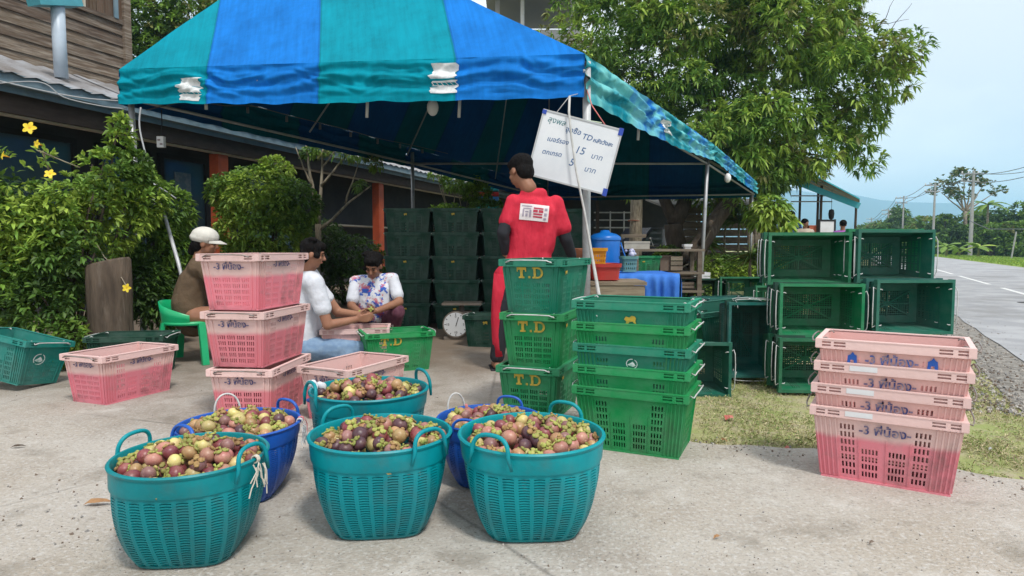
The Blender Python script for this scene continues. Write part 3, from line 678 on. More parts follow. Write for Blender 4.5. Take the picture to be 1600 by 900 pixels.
def crate_meshes():
    body = MB()
    # long walls
    gl = [(-.64, 4, .058, .030), (-.33, 5, .052, .028), (.07, 5, .052, .028), (.42, 4, .058, .030)]
    us, hc = spans(gl); cols = sorted(hc); outer = set(cols[:4]+cols[-4:])
    vs = [0.0]; rows = []
    for k in range(7):
        z = .026+k*.034; rows.append(len(vs)); vs += [z, z+.020]
    vs = [0.0] + [x for k in range(7) for x in (.026+k*.034, .026+k*.034+.023)] + [CH-.036, CH]
    def holeL(i, j):
        if i not in hc or j % 2 == 0 or j > 13: return False
        r = (j-1)//2; return r < 7 if i in outer else r < 4
    for sg in (1, -1): body.perf(wallfn('L', sg), us, vs, holeL, TH)
    ge = [(-.68, 4, .078, .042), (-.31, 4, .078, .042), (.06, 4, .078, .042), (.42, 4, .078, .042)]
    ue, he = spans(ge)
    def holeE(i, j): return i in he and j % 2 == 1 and (j-1)//2 < 5 and j < 13
    for sg in (1, -1): body.perf(wallfn('E', sg), ue, vs, holeE, TH)
    # bottom grid
    nb, mb_ = 21, 12; xs = np.sort(np.concatenate([np.linspace(-.19, .19, nb+1), np.linspace(-.19, .19, nb+1)[:-1]+.38/nb*.70])); ys = np.sort(np.concatenate([np.linspace(-.10, .10, mb_+1), np.linspace(-.10, .10, mb_+1)[:-1]+.2/mb_*.70]))
    xs = [-BX+.002]+list(xs)+[BX-.002]; ys = [-BY+.002]+list(ys)+[BY-.002]
    body.perf(lambda u, v, d: (u, -v, .006+d), xs, ys, lambda i, j: 1 <= i < len(xs)-2 and 1 <= j < len(ys)-2 and i % 2 == 1 and j % 2 == 1, .003)
    for (a, b) in (((-.19, -.1), (.19, .1)), ((-.19, .1), (.19, -.1)), ((-.19, 0), (.19, 0)), ((0, -.1), (0, .1))): body.beam((a[0], a[1], .012), (b[0], b[1], .0121), .011, .008)
    body.lathe([(.001, .009), (.024, .009), (.024, .016), (.001, .016)], 12)
    # outer ribs
    def rib(side, sg, u, z0=.012, z1=CH-.04, wd=.006, pr=.006):
        f = wallfn(side, sg); a = V3(f(u, z0, -pr/2)); b = V3(f(u, z1, -pr/2))
        up = V3((0, -sg, 0)) if side == 'L' else V3((sg, 0, 0)); body.beam(a, b, wd, pr, up=up)
    for sg in (1, -1):
        for u in (-.985, -.92, -.85, -.78, -.70, .70, .78, .85, .92, .985): rib('L', sg, u)
        for u in (-.37, .37, .03): rib('L', sg, u, .012, .20, .004, .003)
        for u in (-.97, -.80, .80, .97): rib('E', sg, u)
    body.beam((-BX-.002, -BY-.002, .004), (BX+.002, -BY-.002, .004), .01, .008); body.beam((-BX-.002, BY+.002, .004), (BX+.002, BY+.002, .004), .01, .008)
    # rim: vertical band with recessed slots near the corners + top lip
    rim = MB(); OX, OY = TX+.014, TY+.014; z0, z1 = CH-.030, CH+.004
    rg = [(-.94, 1, 1, .14), (-.76, 1, 1, .16), (.58, 1, 1, .16), (.80, 1, 1, .14)]
    ru, rh = spans(rg); rv = [z0, z0+.006, z0+.014, z0+.019, z0+.027, z1]
    rt = [(-.80, 1, 1, .26), (.54, 1, 1, .26)]; re_, rhe = spans(rt)
    for sg in (1, -1):
        rim.perf(lambda u, v, d: (sg*u*OX, -sg*(OY-d), v), ru, rv, lambda i, j: i in rh and j in (1, 3), .003)
        rim.perf(lambda u, v, d: (sg*(OX-d), sg*u*(OY-.0015), v), re_, rv, lambda i, j: i in rhe and j in (1, 3), .003)
    # lip + underside ring between wall and band
    def ring(zl, zh, ix, iy, ox, oy):
        for sg in (1, -1):
            rim.box((0, sg*(iy+oy)/2, (zl+zh)/2), (2*ox, oy-iy, zh-zl)); rim.box((sg*(ix+ox)/2, 0, (zl+zh)/2), (ox-ix, 2*iy, zh-zl))
    ring(z1+.0002, z1+.005, TX-.006, TY-.006, OX+.002, OY+.002); ring(z0-.004, z0-.0004, TX-.001, TY-.001, OX+.001, OY+.001)
    for sx in (-1, 1):
        for sy in (-1, 1): rim.box((sx*(TX+.004), sy*(TY+.004), CH-.012), (.028, .028, .038))
    hd = MB(); hd.tube([(TX+.010, -.135, CH-.004), (TX+.034, -.150, CH-.010), (TX+.040, -.120, CH+.002), (TX+.043, -.04, CH+.004), (TX+.043, .04, CH+.004), (TX+.040, .120, CH+.002), (TX+.034, .150, CH-.010), (TX+.010, .135, CH-.004)], .0036, 6)
    hd.tube([(TX+.01, -.135, CH-.002), (TX-.02, -.135, CH+.007), (TX-.03, -.13, CH+.0)], .0034, 6); hd.tube([(TX+.01, .135, CH-.002), (TX-.02, .135, CH+.007), (TX-.03, .13, CH+.0)], .0034, 6)
    return body, rim, hd
_b, _r, _h = crate_meshes()
_proto = {}
def crate_data(ck):
    if ck not in _proto:
        rimk = {'pink': 'pinkrim', 'pinkpale': 'pinkrim'}.get(ck, ck); wire = m_wireG if ck.startswith('pink') else m_wireW
        if not _proto: base = (_b.mesh('crate_body', CM[ck]), _r.mesh('crate_rim', CM[rimk]), _h.mesh('crate_handle', wire, True))
        else:
            base = tuple(x.copy() for x in next(iter(_proto.values())))
            for me, mt_ in zip(base, (CM[ck], CM[rimk], wire)): me.materials.clear(); me.materials.append(mt_)
        _proto[ck] = base
    return _proto[ck]
_bowH = None
# stencilled lettering
m_yel = mat('yellow_stencil_paint', (.52, .36, .045), .7, (.30, .27, .05), 30, .45, .62); m_blue = mat('blue_stencil_paint', (.04, .10, .34), .7, (.30, .24, .28), 34, .44, .62); m_ink = mat('navy_stencil_paint', (.035, .045, .16), .7, (.33, .26, .29), 30, .46, .64)
m_blueb = mat('bright_blue_paint', (.02, .10, .42), .6); m_whp = mat('white_stencil_paint', (.62, .68, .66), .7, (.2, .4, .33), 30, .45, .65)
def TDmesh():
    mb = MB(); Ht, th = .050, .0008
    def bx(x0, z0, x1, z1): mb.box(((x0+x1)/2, 0, (z0+z1)/2), (x1-x0, th, z1-z0))
    # T with slab serifs, a square stop, D with a stencil gap
    bx(.000, .040, .050, .052); bx(.000, .031, .006, .040); bx(.044, .031, .050, .040); bx(.018, .008, .032, .040); bx(.010, .0, .040, .008)
    bx(.060, .000, .071, .011)
    bx(.082, .0, .112, .008); bx(.082, .044, .112, .052); bx(.089, .008, .101, .044)
    n = 9
    for i in range(n):
        a0 = -math.pi/2+math.pi*i/n; a1 = -math.pi/2+math.pi*(i+1)/n; P = []
        for (a, r) in ((a0, 1), (a1, 1), (a1, .58), (a0, .58)): P.append((.112+.026*r*math.cos(a), .026+.026*(r if r == 1 else .68)*math.sin(a)))
        mb.prism(P, th)
    for i in range(len(mb.v)): mb.v[i] = (mb.v[i][0]-.069, mb.v[i][1], mb.v[i][2]-.026)
    return mb
def cut(mb, x0, x1, nm):
    q = MB(); idx = {}
    for f in mb.f:
        cx = sum(mb.v[i][0] for i in f)/len(f)
        if x0 <= cx < x1:
            q.f.append(tuple(idx.setdefault(i, len(idx)) for i in f)); q.m.append(0)
    q.v = [mb.v[i] for i in idx]; return q.mesh(nm, m_yel)
_td = TDmesh(); tdm = [cut(_td, -1, -.012, 'letter'), cut(_td, -.012, .008, 'full_stop'), cut(_td, .008, 1, 'letter')]
def emblem(m, kind):
    mb = MB(); th = .0008; rr = random.Random(kind)
    if kind == 1:   # running animal-like splash
        mb.prism([(-.028, .004), (-.02, .016), (-.004, .012), (.006, .02), (.02, .018), (.026, .008), (.022, -.002), (.026, -.014), (.016, -.012), (.010, -.004), (-.004, -.008), (-.012, -.018), (-.022, -.016), (-.018, -.006)], th)
    else:           # ring with a swimming shape inside
        n = 18
        for i in range(n):
            if i in (3, 11): continue
            a0 = 2*math.pi*i/n; a1 = 2*math.pi*(i+1)/n; mb.prism([(.030*math.cos(a0), .026*math.sin(a0)), (.030*math.cos(a1), .026*math.sin(a1)), (.026*math.cos(a1), .022*math.sin(a1)), (.026*math.cos(a0), .022*math.sin(a0))], th)
        mb.prism([(-.024, -.004), (-.006, .004), (.004, .012), (.012, .004), (.020, -.008), (.006, -.014), (-.012, -.010)], th)
    return mb.mesh('emblem', m)
em_y = emblem(m_yel, 1); em_w = emblem(m_whp, 2)
thai = text_mesh("-3 พี่น้อง-", .053, m_ink, .0010, .0004); thaib = text_mesh("-3 พี่น้อง-", .054, m_blue, .0010, .0004); thais = text_mesh("-3 พี่น้อง-", .052, m_ink, .0008, .0004)
def on_wall(o, side, sg, u, z, k=1.0):           # text lies in its local xy plane, stand it on the sloping wall
    t = z/CH; hx = BX+(TX-BX)*t; hy = BY+(TY-BY)*t
    if side == 'L': tilt = math.atan2(TY-BY, CH); o.location = (sg*u*hx, -sg*(hy+.0072), z); o.rotation_euler = Euler((math.pi/2+tilt, 0, 0 if sg > 0 else math.pi))
    else: tilt = math.atan2(TX-BX, CH); o.location = (sg*(hx+.0062), sg*u*hy, z); o.rotation_euler = (Matrix.Rotation(sg*math.pi/2, 3, 'Z') @ Matrix.Rotation(math.pi/2+tilt, 3, 'X')).to_euler()
    o.scale = (k, k, 1)
def on_wall_std(o, side, sg, u, z, k=1.0):       # lettering built standing in xz
    on_wall(o, side, sg, u, z, k); o.rotation_euler = (o.rotation_euler.to_matrix() @ Matrix.Rotation(-math.pi/2, 3, 'X')).to_euler(); o.scale = (k, 1, k)
def crate(ck, loc, rot, label, group=None, marks=(), handles=True, name='plastic_crate'):
    bd, rm, hm = crate_data(ck)
    rot = rot if isinstance(rot, (tuple, list, Euler)) else (0, 0, rot)
    c = empty(name, loc, rot); tag(c, label, 'crate', group); c.scale = KS
    obj('body', bd, c); obj('rim', rm, c)
    if handles:
        obj('handle', hm, c); obj('handle', hm, c, rot=(0, 0, math.pi))
    for mk in marks:
        kind, side, sg, u, z = mk[:5]; k = mk[5] if len(mk) > 5 else 1
        if kind == 'TD':
            for me_ in tdm: o = obj(me_.name.split('.')[0], me_, c); on_wall_std(o, side, sg, u, z, k)
        elif kind in ('ey', 'ew'): o = obj('emblem', em_y if kind == 'ey' else em_w, c); on_wall_std(o, side, sg, u, z, k)
        elif kind == 'th': o = obj('lettering', thai, c); on_wall(o, side, sg, u, z, k)
        elif kind == 'tb': o = obj('lettering', thaib, c); on_wall(o, side, sg, u, z, k)
        elif kind == 'ts': o = obj('lettering', thais, c); on_wall(o, side, sg, u, z, k)
        elif kind == 'tag':
            mb = MB(); mb.box((0, 0, 0), (.11, .022, .001)); o = mb.build('white_label', m_white, c); o.location = (sg*u*TX, -sg*(TY+.0150), CH-.012); o.rotation_euler = (math.pi/2, 0, 0)
        elif kind == 'blob':
            mb = MB(); mb.prism([(-.02, -.02), (-.008, -.022), (-.006, -.008), (.006, -.008), (.008, -.024), (.02, -.02), (.018, .012), (.01, .016), (.002, .028), (-.006, .016), (-.018, .010)], .0008); o = mb.build('paint_mark', m_blueb, c); on_wall_std(o, side, sg, u, z, k)
    return c
def edge_place(pA, pB, side, z=0.0):             # base corners in the photo -> centre and yaw
    a = G(*pA, z); b = G(*pB, z); d = (b-a); yaw = math.atan2(d.y, d.x); m_ = (a+b)/2; n_ = V3((-math.sin(yaw), math.cos(yaw), 0))
    if side == 'L': return m_ + n_*BY*.925, yaw
    return m_ + n_*BX*.925, yaw - math.pi/2 + math.pi   # short end faces the viewer: local -x end towards us
STEP = .322; NEST = .106
def rotz(p, a): return V3((p.x*math.cos(a)-p.y*math.sin(a), p.x*math.sin(a)+p.y*math.cos(a), p.z))

# nested green stack, centre right
c0, yw = edge_place((905, 697), (1071, 719), 'L')
cols = [('bright', 'lowest, whole body showing'), ('bright', 'second from the bottom'), ('seagreen', 'middle one with a white round emblem'), ('bright', 'second from the top, plain'), ('seagreen', 'top one with a yellow emblem')]
for k, (ck, dsc) in enumerate(cols):
    mk = []
    if k == 2: mk = [('ew', 'L', 1, .03, .235)]
    if k == 4: mk = [('ey', 'L', 1, .02, .232, 1.15)]
    jit = random.uniform(-.008, .008)
    crate(ck, c0+V3((jit, jit*.5, k*.106)), (0, 0, yw+random.uniform(-.012, .012)), 'green crate in the nested stack of five, '+dsc, 'nested green crates on the concrete edge', mk)
# TD stack of three
c0, yw = edge_place((788, 652), (868, 660), 'E')
for k, (ck, dx, dyw, dsc) in enumerate([('green', 0, 0, 'bottom one, partly behind a basket handle'), ('bright', .015, .03, 'middle one'), ('seagreen', .028, -.06, 'top one by the hand of the man in red')]):
    crate(ck, c0+V3((dx, 0, k*.306)), (0, 0, yw+dyw), 'green T.D crate, '+dsc, 'upright stack of T.D crates', [('TD', 'E', -1, -.02, .245, 1.25), ('ey', 'L', 1, -.55, .245, .7)])
# pink stack of three on the left
c0, yw = edge_place((332, 659), (421, 663.5), 'E')
for k, (dx, dyw, dsc) in enumerate([(0.0, .10, 'bottom one behind the blue basket'), (-.012, .03, 'middle one'), (-.022, 0, 'top one hiding the seated woman')]):
    crate('pink', c0+V3((dx, 0, k*STEP)), (0, 0, yw+dyw), 'pink crate of the upright stack of three, '+dsc, 'upright stack of pink crates', [('ts', 'E', -1, -.02, .250), ('ts', 'L', 1, -.05, .262)])
# pink crates standing singly
c0, yw = edge_place((150, 637), (276, 606), 'L'); crate('pink', c0, (0, 0, yw), 'single pink crate standing at the far left on the concrete', None, [('th', 'L', 1, .02, .255, .9), ('ts', 'E', -1, 0, .26)])
c0, yw = edge_place((478, 655), (565, 664), 'E'); crate('pink', c0, (0, 0, yw-.12), 'single pink crate between the pink stack and the middle basket', None, [('ts', 'E', -1, 0, .25), ('ts', 'L', 1, -.1, .26)])
# nested pink stack, far right
c0, yw = edge_place((1283, 742), (1484, 776), 'L')
dsc = ['lowest, whole pink body showing', 'second from the bottom', 'third from the bottom with white label', 'top one with blue paint marks']
for k in range(4):
    mk = [('tb' if k == 3 else 'th', 'L', 1, .0, .242 if k else .236)]
    if k < 3: mk.append(('tag', 'L', 1, -.36, 0))
    if k == 3: mk += [('blob', 'L', 1, -.55, .245), ('blob', 'L', 1, .55, .245)]
    crate('pink' if k == 0 else 'pinkpale', c0+V3((.006*k, 0, k*.097)), (0, 0, yw+(.006, -.012, .01, -.004)[k]), 'pink crate of the nested stack at the right, '+dsc[k], 'nested pink crates on the right', mk)
# pink sorting crate between the seated people
crate('pinkpale', W(558, 560, 5.45).xy.to_3d(), (0, 0, .16), 'old pink crate between the three seated sorters', None)
# T.D crate in front of the woman
c0, yw = edge_place((572, 572), (615, 586), 'L')
crate('bright', V3((W(616, 500, 5.15).x, 5.22, 0)), (0, 0, D2R(22)), 'bright green T.D crate open in front of the crouching woman', None, [('TD', 'L', 1, -.28, .255, 1.3)])
# dark crate on the left by the stump, teal one tilted at the frame edge
crate('dark', V3((W(203, 520, 4.95).x, 5.0, 0)), (0, 0, D2R(8)), 'dark green crate on the ground between the tree stump and the single pink crate')
crate('teal', V3((W(-10, 560, 4.4).x, 4.55, .06)), (D2R(-8), D2R(9), D2R(-14)), 'teal crate leaning under the bush at the left edge of the picture', None, [('ew', 'E', 1, -.3, .19, 1.6)])
# crate right of the scale
crate('dark', V3((W(772, 520, 6.35).x, 6.45, 0)), (0, 0, D2R(-12)), 'dark green crate on the floor between the weighing scale and the man in red', None, [('ey', 'L', 1, -.2, .25)])
# wall of dark green crates under the canopy
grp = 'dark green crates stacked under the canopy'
for ci, (px, Y, n, yaw) in enumerate([(641, 7.9, 5, 1), (715, 7.85, 5, -1), (789, 7.9, 5, 1), (880, 8.0, 5, -4), (838, 8.5, 4, 0), (672, 8.45, 5, 0), (742, 8.45, 5, 1)]):  # rear left and middle columns added, mostly unseen, to close bright gaps
    X = W(px, 450, Y).x; nm = ['left column', 'second column from the left', 'third column behind the man in red', 'column right of the man in red', 'rear right column', 'added rear left column', 'added rear middle column'][ci]
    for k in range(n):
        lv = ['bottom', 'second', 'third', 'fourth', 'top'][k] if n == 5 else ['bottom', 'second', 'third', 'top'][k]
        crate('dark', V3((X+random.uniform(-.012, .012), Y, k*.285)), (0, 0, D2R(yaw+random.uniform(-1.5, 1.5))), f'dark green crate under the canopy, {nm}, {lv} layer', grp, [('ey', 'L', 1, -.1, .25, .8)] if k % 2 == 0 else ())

# right hand pile: crates lying on their sides, mouths towards the viewer, each with others nested behind
gp = 'green crates piled on the grass'
def tipped(px0, py0, px1, py1, Y, ck, label, nest=0, upright=False, yaw=0.0, cks=('mid', 'dark'), gr=gp, short='', pitch=0.0):
    cx, cy = (px0+px1)/2, (py0+py1)/2; c = W(cx, cy, Y)
    R = Euler((0, 0, D2R(yaw))).to_matrix() @ Euler((math.pi/2+D2R(pitch), 0, 0)).to_matrix()
    if upright: R = R @ Euler((0, 0, math.pi/2)).to_matrix()
    zax = R @ V3((0, 0, 1)); base = c - zax*CH*.975
    hf = (TX if upright else TY)+.017
    if nest >= 0:
        crate(ck, base, R.to_euler(), label, gr)
    for k in range(1, nest+1):
        crate(cks[k % len(cks)], base - zax*NEST*k + V3((random.uniform(-.012, .012), 0, random.uniform(0, .01))), R.to_euler(), f'green crate nested {["first","second","third"][k-1]} behind the {short}', gr)
tipped(1200, 366, 1329, 443, 4.62, 'mid', 'green crate lying on its side at the top left of the pile', 2, yaw=-10, cks=('dark', 'mid'), short='top left crate of the pile')
tipped(1333, 363, 1466, 438, 4.55, 'olddark', 'aged green crate lying at the top right of the pile, in front of the road', 1, yaw=3, cks=('tealmid', 'green'), short='top right crate of the pile')
tipped(1217, 444, 1350, 527, 4.45, 'midbright', 'bright green crate in the middle row of the pile, left one with pale wire', 2, yaw=-7, cks=('mid', 'dark'), short='bright crate in the middle row')
tipped(1360, 440, 1499, 520, 4.40, 'olddark', 'aged green crate in the middle row of the pile, right one beside the road', 2, yaw=4, cks=('dark', 'tealmid'), short='aged crate in the middle row by the road')
tipped(1216, 532, 1350, 612, 4.35, 'mid', 'green crate lying in the bottom row partly behind the nested pink stack', 2, yaw=-5, cks=('mid', 'dark'), short='bottom row crate by the pink stack')
tipped(1366, 530, 1500, 612, 4.45, 'mid', 'green crate at the bottom right of the pile hidden behind the pink stack', 1, yaw=2, short='bottom right crate of the pile')
tipped(1139, 473, 1216, 590, 4.72, 'tealmid', 'teal crate standing on its short end left of the pile', 1, upright=True, yaw=-2, cks=('mid', 'dark'), short='teal crate standing on end')
tipped(1008, 538, 1147, 617, 4.35, 'olddark', 'old green crate lying with its grid bottom showing beside the nested green stack', 0, yaw=-4)
# smaller, farther tipped crates
tipped(1128, 438, 1190, 474, 8.0, 'mid', 'far green crate lying mouth forward behind the canopy pole, right one', 0, yaw=4)
tipped(1072, 440, 1130, 476, 8.2, 'dark', 'far dark green crate lying mouth forward at the canopy pole, left one', 0, yaw=-3)
tipped(1190, 452, 1240, 492, 7.2, 'mid', 'sea green crate glimpsed through the gap left of the crate pile', 0, yaw=12)
for k, (ck, nm) in enumerate([('olddark', 'lowest'), ('mid', 'middle'), ('tealmid', 'top')]):
    crate(ck, V3((W(1133, 470, 6.6).x+random.uniform(-.02, .02), 6.6, -.03+k*.095)), (0, 0, D2R(6+4*k)), f'green crate in the low nested stack behind the upright teal crate, {nm}', gp, [('ey', 'L', 1, 0, .24)] if k % 2 else ())
for k, nm in enumerate(['lowest', 'middle', 'upper']):
    crate(('olddark', 'mid', 'olddark')[k], V3((W(1120, 520, 5.5).x+.03*k, 5.5-.05*k, -.03+k*.115)), (D2R(4*k), D2R(-6), D2R(-8+5*k)), f'green crate in the slumped stack behind the grid bottomed crate, {nm} one', gp)

# ================================================================== FRUIT BASKETS
def supr(th, e): c, s = abs(math.cos(th)), abs(math.sin(th)); return (c**e+s**e)**(-1/e)
BH = .322; RT, RB = .245, .134
def bprof(t): return RB+(RT-.012-RB)*(t**.62) + .010*math.sin(math.pi*t)
def basket_mesh():
    mb = MB(); NU = 30
    us = []; hc = set()
    for k in range(NU):
        us.append(k/NU); us.append((k+.40)/NU); hc.add(2*k+1)
    us.append(1.0); zt = BH*.80; n = 25; vs = [0.0, .012]; rows = set()
    for k in range(n):
        z = .020+(zt-.030)*k/n; ph = (zt-.03)/n; vs.append(z); rows.add(len(vs)-1); vs.append(z+ph*.34)
    vs.append(zt)
    def R(th, z, d=0):
        t = min(1, max(0, z/BH)); e = 2+2.6*(1-t)**1.3; return (bprof(t)*supr(th, e)*(1 if 1 else 1))-d
    def f(u, v, d):
        th = 2*math.pi*u; kk = (u*NU) % 1; rib = .0035 if kk < .30 else 0.0; r = R(th, v, d)+rib*(0 if d else 1); return (r*math.cos(th), r*math.sin(th), v)
    us2 = []; hc2 = set()
    for k in range(NU):
        us2 += [k/NU, (k+.20)/NU, (k+.40)/NU, (k+.43)/NU]; hc2.add(4*k+3); us2.append((k+.70)/NU)
    # columns: solid rib (3 cells) then two slot cells
    us3 = []; hol = set()
    for k in range(NU):
        for q in (0, .12, .25): us3.append((k+q)/NU)
        us3.append((k+.28)/NU); hol.add(len(us3)-1); us3.append((k+.64)/NU); hol.add(len(us3)-1)
    us3.append(1.0)
    hol = {i for i in range(len(us3)-1) if ((us3[i]*NU) % 1) > .27}
    mb.perf(f, us3, vs, lambda i, j: i in hol and j in rows, .004, closeu=True)
    # woven bulge between ribs: every band cell already sits on the shell; rim band above
    n2 = 96
    prof = [(-.002, zt-.004), (.007, zt-.002), (.009, zt+.004), (.010, BH-.010), (.014, BH-.006), (.016, BH+.001), (.012, BH+.006), (.004, BH+.005), (.001, BH-.004), (-.004, zt)]
    o = len(mb.v)
    for (dr, z) in prof:
        for j in range(n2):
            th = 2*math.pi*j/n2; r = R(th, z)+dr; mb.v.append((r*math.cos(th), r*math.sin(th), z))
    for i in range(len(prof)):
        i2 = (i+1) % len(prof)
        for j in range(n2):
            q = (j+1) % n2; mb.f.append((o+i*n2+j, o+i*n2+q, o+i2*n2+q, o+i2*n2+j)); mb.m.append(0)
    # floor
    o = len(mb.v)
    for j in range(48):
        th = 2*math.pi*j/48; r = R(th, .004); mb.v.append((r*math.cos(th), r*math.sin(th), .008))
    mb.f.append(tuple(range(o, o+48))); mb.m.append(0)
    # rounded foot ring
    o = len(mb.v); pr = [(-.006, -.000), (.002, .000), (.005, .006), (.004, .016)]
    for (dr, z) in pr:
        for j in range(64):
            th = 2*math.pi*j/64; r = R(th, max(z, 0))+dr; mb.v.append((r*math.cos(th), r*math.sin(th), z))
    for i in range(3):
        for j in range(64):
            q = (j+1) % 64; mb.f.append((o+i*64+j, o+i*64+q, o+(i+1)*64+q, o+(i+1)*64+j)); mb.m.append(0)
    me = mb.mesh('basket_shell', None or MATS.get('teal_basket_plastic'), False); smooth_angle(me, 35); return me
m_tealb = mat('teal_basket_plastic', (.0, .25, .285), .42, (.0, .19, .22), 7, .35, .7, .0008, 60, dirt=(.06, .13, .13), dscale=5, dlo=.50, dhi=.78, spec=.28, rvar=.14)
m_blueb2 = mat('blue_basket_plastic', (.012, .10, .46), .38, (.01, .075, .36), 7, .35, .7, .0008, 60, dirt=(.04, .06, .14), dscale=6, dlo=.6, dhi=.8, spec=.5)
bsk = basket_mesh(); bskb = bsk.copy(); bskb.materials.clear(); bskb.materials.append(m_blueb2)
def handle_mesh(m, hgt=.058, half=.066):
    mb = MB(); pts = []; 
    for i in range(15):
        a = math.pi*i/14; c = math.cos(a); x = half*(1 if c > 0 else -1)*abs(c)**.75; pts.append((x, .008-.010*math.sin(a)-.02*(1-math.cos(x/RT)) , -.004+hgt*max(0,math.sin(a))**.8))
    pts = [(pts[0][0]+.012, .004, -.045)]+pts+[(pts[-1][0]-.012, .004, -.045)]
    mb.tube(pts, [.005]+[.0072]*15+[.005], 8); return mb.mesh('basket_handle', m, True)
hmT = handle_mesh(m_tealb); hmB = handle_mesh(m_blueb2)
m_cord = mat('white_cord', (.60, .60, .58), .8, (.4, .4, .4), 30); m_pinkc = mat('pink_cord', (.62, .16, .18), .8, (.45, .2, .2), 30)
def cord_loop(parent, ang, m=m_cord, hgt=.085, half=.055, r=.0045):
    mb = MB(); pts = []
    for i in range(15):
        a = math.pi*i/14; pts.append(((RT)*math.cos(ang+half/RT*math.cos(a)*1.0)*(1+.02*math.sin(a)), RT*math.sin(ang+half/RT*math.cos(a)), BH-.03+(hgt+.03)*max(0,math.sin(a))**.7))
    mb.tube(pts, r, 6); return mb.build('cord_handle', m, parent, smooth=True)
def cord_tangle(parent, ang, m, n=6, seed=1):
    mb = MB(); rr = random.Random(seed)
    for q in range(n):
        a = ang+rr.uniform(-.12, .12); r = RT+.018; z = BH-rr.uniform(.0, .02)
        pts = [(r*math.cos(a), r*math.sin(a), z)]
        for k in range(4):
            a += rr.uniform(-.04, .04); z -= rr.uniform(.01, .028); pts.append(((r+rr.uniform(0, .008))*math.cos(a), (r+rr.uniform(0, .008))*math.sin(a), z))
        mb.tube(pts, .0022, 5)
    for q in range(3): mb.tube([((RT+.012*math.cos(t))*math.cos(ang+q*.02), (RT+.012*math.cos(t))*math.sin(ang+q*.02), BH+.002+.012*math.sin(t)) for t in np.linspace(0, 6.28, 9)], .0028, 5)
    return mb.build('cord_tie', m, parent)
def basket(px, py, label, col='teal', hang=0.0, tilt=(0, 0), sc=1.0, Yo=0.0):
    c = G(px, py); c.y += Yo; c.z = 0
    b = empty('fruit_basket', c, (tilt[0], tilt[1], 0)); tag(b, label, 'basket', 'baskets of mangosteens'); b.scale = (sc, sc*(.97+.02*(px % 3)), sc*(1.0+.01*((px % 5)-2))*(.91 if col == 'blue' else 1))
    obj('shell', bsk if col == 'teal' else bskb, b, rot=(0, 0, random.uniform(.0, .2)))
    for k in (0, 1):
        a = hang+math.pi*k; h = obj('handle', hmT if col == 'teal' else hmB, b, (RT*math.cos(a), RT*math.sin(a), BH)); h.rotation_euler = (0, 0, a-math.pi/2)
    return b
bA = basket(304, 857, 'teal basket heaped with mangosteens at the front left, nearest the camera', hang=D2R(162), sc=.97); bB = basket(597, 816, 'teal basket heaped with mangosteens in the middle of the front row', hang=D2R(140), sc=1.03)
bC = basket(830, 818, 'teal basket heaped with mangosteens at the right end of the front row', hang=D2R(58), sc=1.06); bD = basket(579, 727, 'teal basket in the second row behind the middle basket, with a knotted plastic bag', hang=D2R(35), sc=1.08)
bE = basket(377, 768, 'blue basket of mangosteens behind the front left teal basket', 'blue', hang=D2R(60), sc=.97); bF = basket(765, 746, 'blue basket mostly hidden between the middle and right teal baskets', 'blue', hang=D2R(68), sc=.92)
cord_tangle(bA, D2R(-14), mat('pale_cord', (.55, .50, .42), .8), 8, 2); cord_loop(bE, D2R(125)); cord_tangle(bE, D2R(5), m_cord, 9, 5); cord_tangle(bE, D2R(12), m_pinkc, 3, 6)
cord_loop(bF, D2R(135)); cord_tangle(bF, D2R(120), m_pinkc, 8, 7)
mb = MB(); 
for q in range(9): mb.ball((random.uniform(-.03, .03), random.uniform(-.02, .02), random.uniform(.0, .05)), (random.uniform(.012, .03), random.uniform(.012, .02), random.uniform(.012, .03)), 8, 6, rot=(random.random()*3, random.random()*3, 0))
bag = mb.build('plastic_bag', mat('clear_white_plastic', (.72, .75, .78), .3, (.5, .52, .55), 20), smooth=True); bag.location = bD.location+V3((-.24, .02, BH)); tag(bag, 'crumpled white plastic bag tied on the left handle of the second row teal basket', 'plastic bag')
mb = MB(); mb.ball((0, 0, 0), (.028, .016, .012), 8, 6); kb = mb.build('blue_knot', m_blueb2, smooth=True); kb.location = bD.location+V3((-.262, .0, BH-.02)); tag(kb, 'blue plastic knot beside the white bag on the second row teal basket', 'knot')

# ------------------------------------------------------------------ mangosteens
FM = {}
def fruit_mat(n, c1, c2): FM[n] = mat('mangosteen_skin_'+n, c1, .40, c2, 26, .40, .68, .0010, 90, dirt=hexmix(c1, (.20, .13, .07), .6), dscale=30, dlo=.54, dhi=.72, rvar=.22, spec=.5); return FM[n]
fruit_mat('dark_purple', (.055, .022, .032), (.11, .045, .050)); fruit_mat('wine_red', (.19, .035, .045), (.28, .09, .075)); fruit_mat('dusty_pink', (.36, .13, .11), (.46, .25, .17))
fruit_mat('orange_brown', (.36, .19, .085), (.44, .30, .13)); fruit_mat('pale_yellow', (.52, .46, .15), (.56, .42, .20)); fruit_mat('mauve', (.20, .085, .085), (.32, .17, .14))
m_cal = mat('calyx_green', (.26, .32, .065), .6, (.36, .25, .10), 40, .40, .62, .0006, 80, rvar=.25, spec=.3)
def fruit_mesh(m):
    mb = MB(); mb.ball((0, 0, 0), (.0272, .0272, .0242), 14, 10); mb.ball((0, 0, -.0236), (.007, .007, .0026), 6, 4); return mb.mesh('mangosteen', m, True)
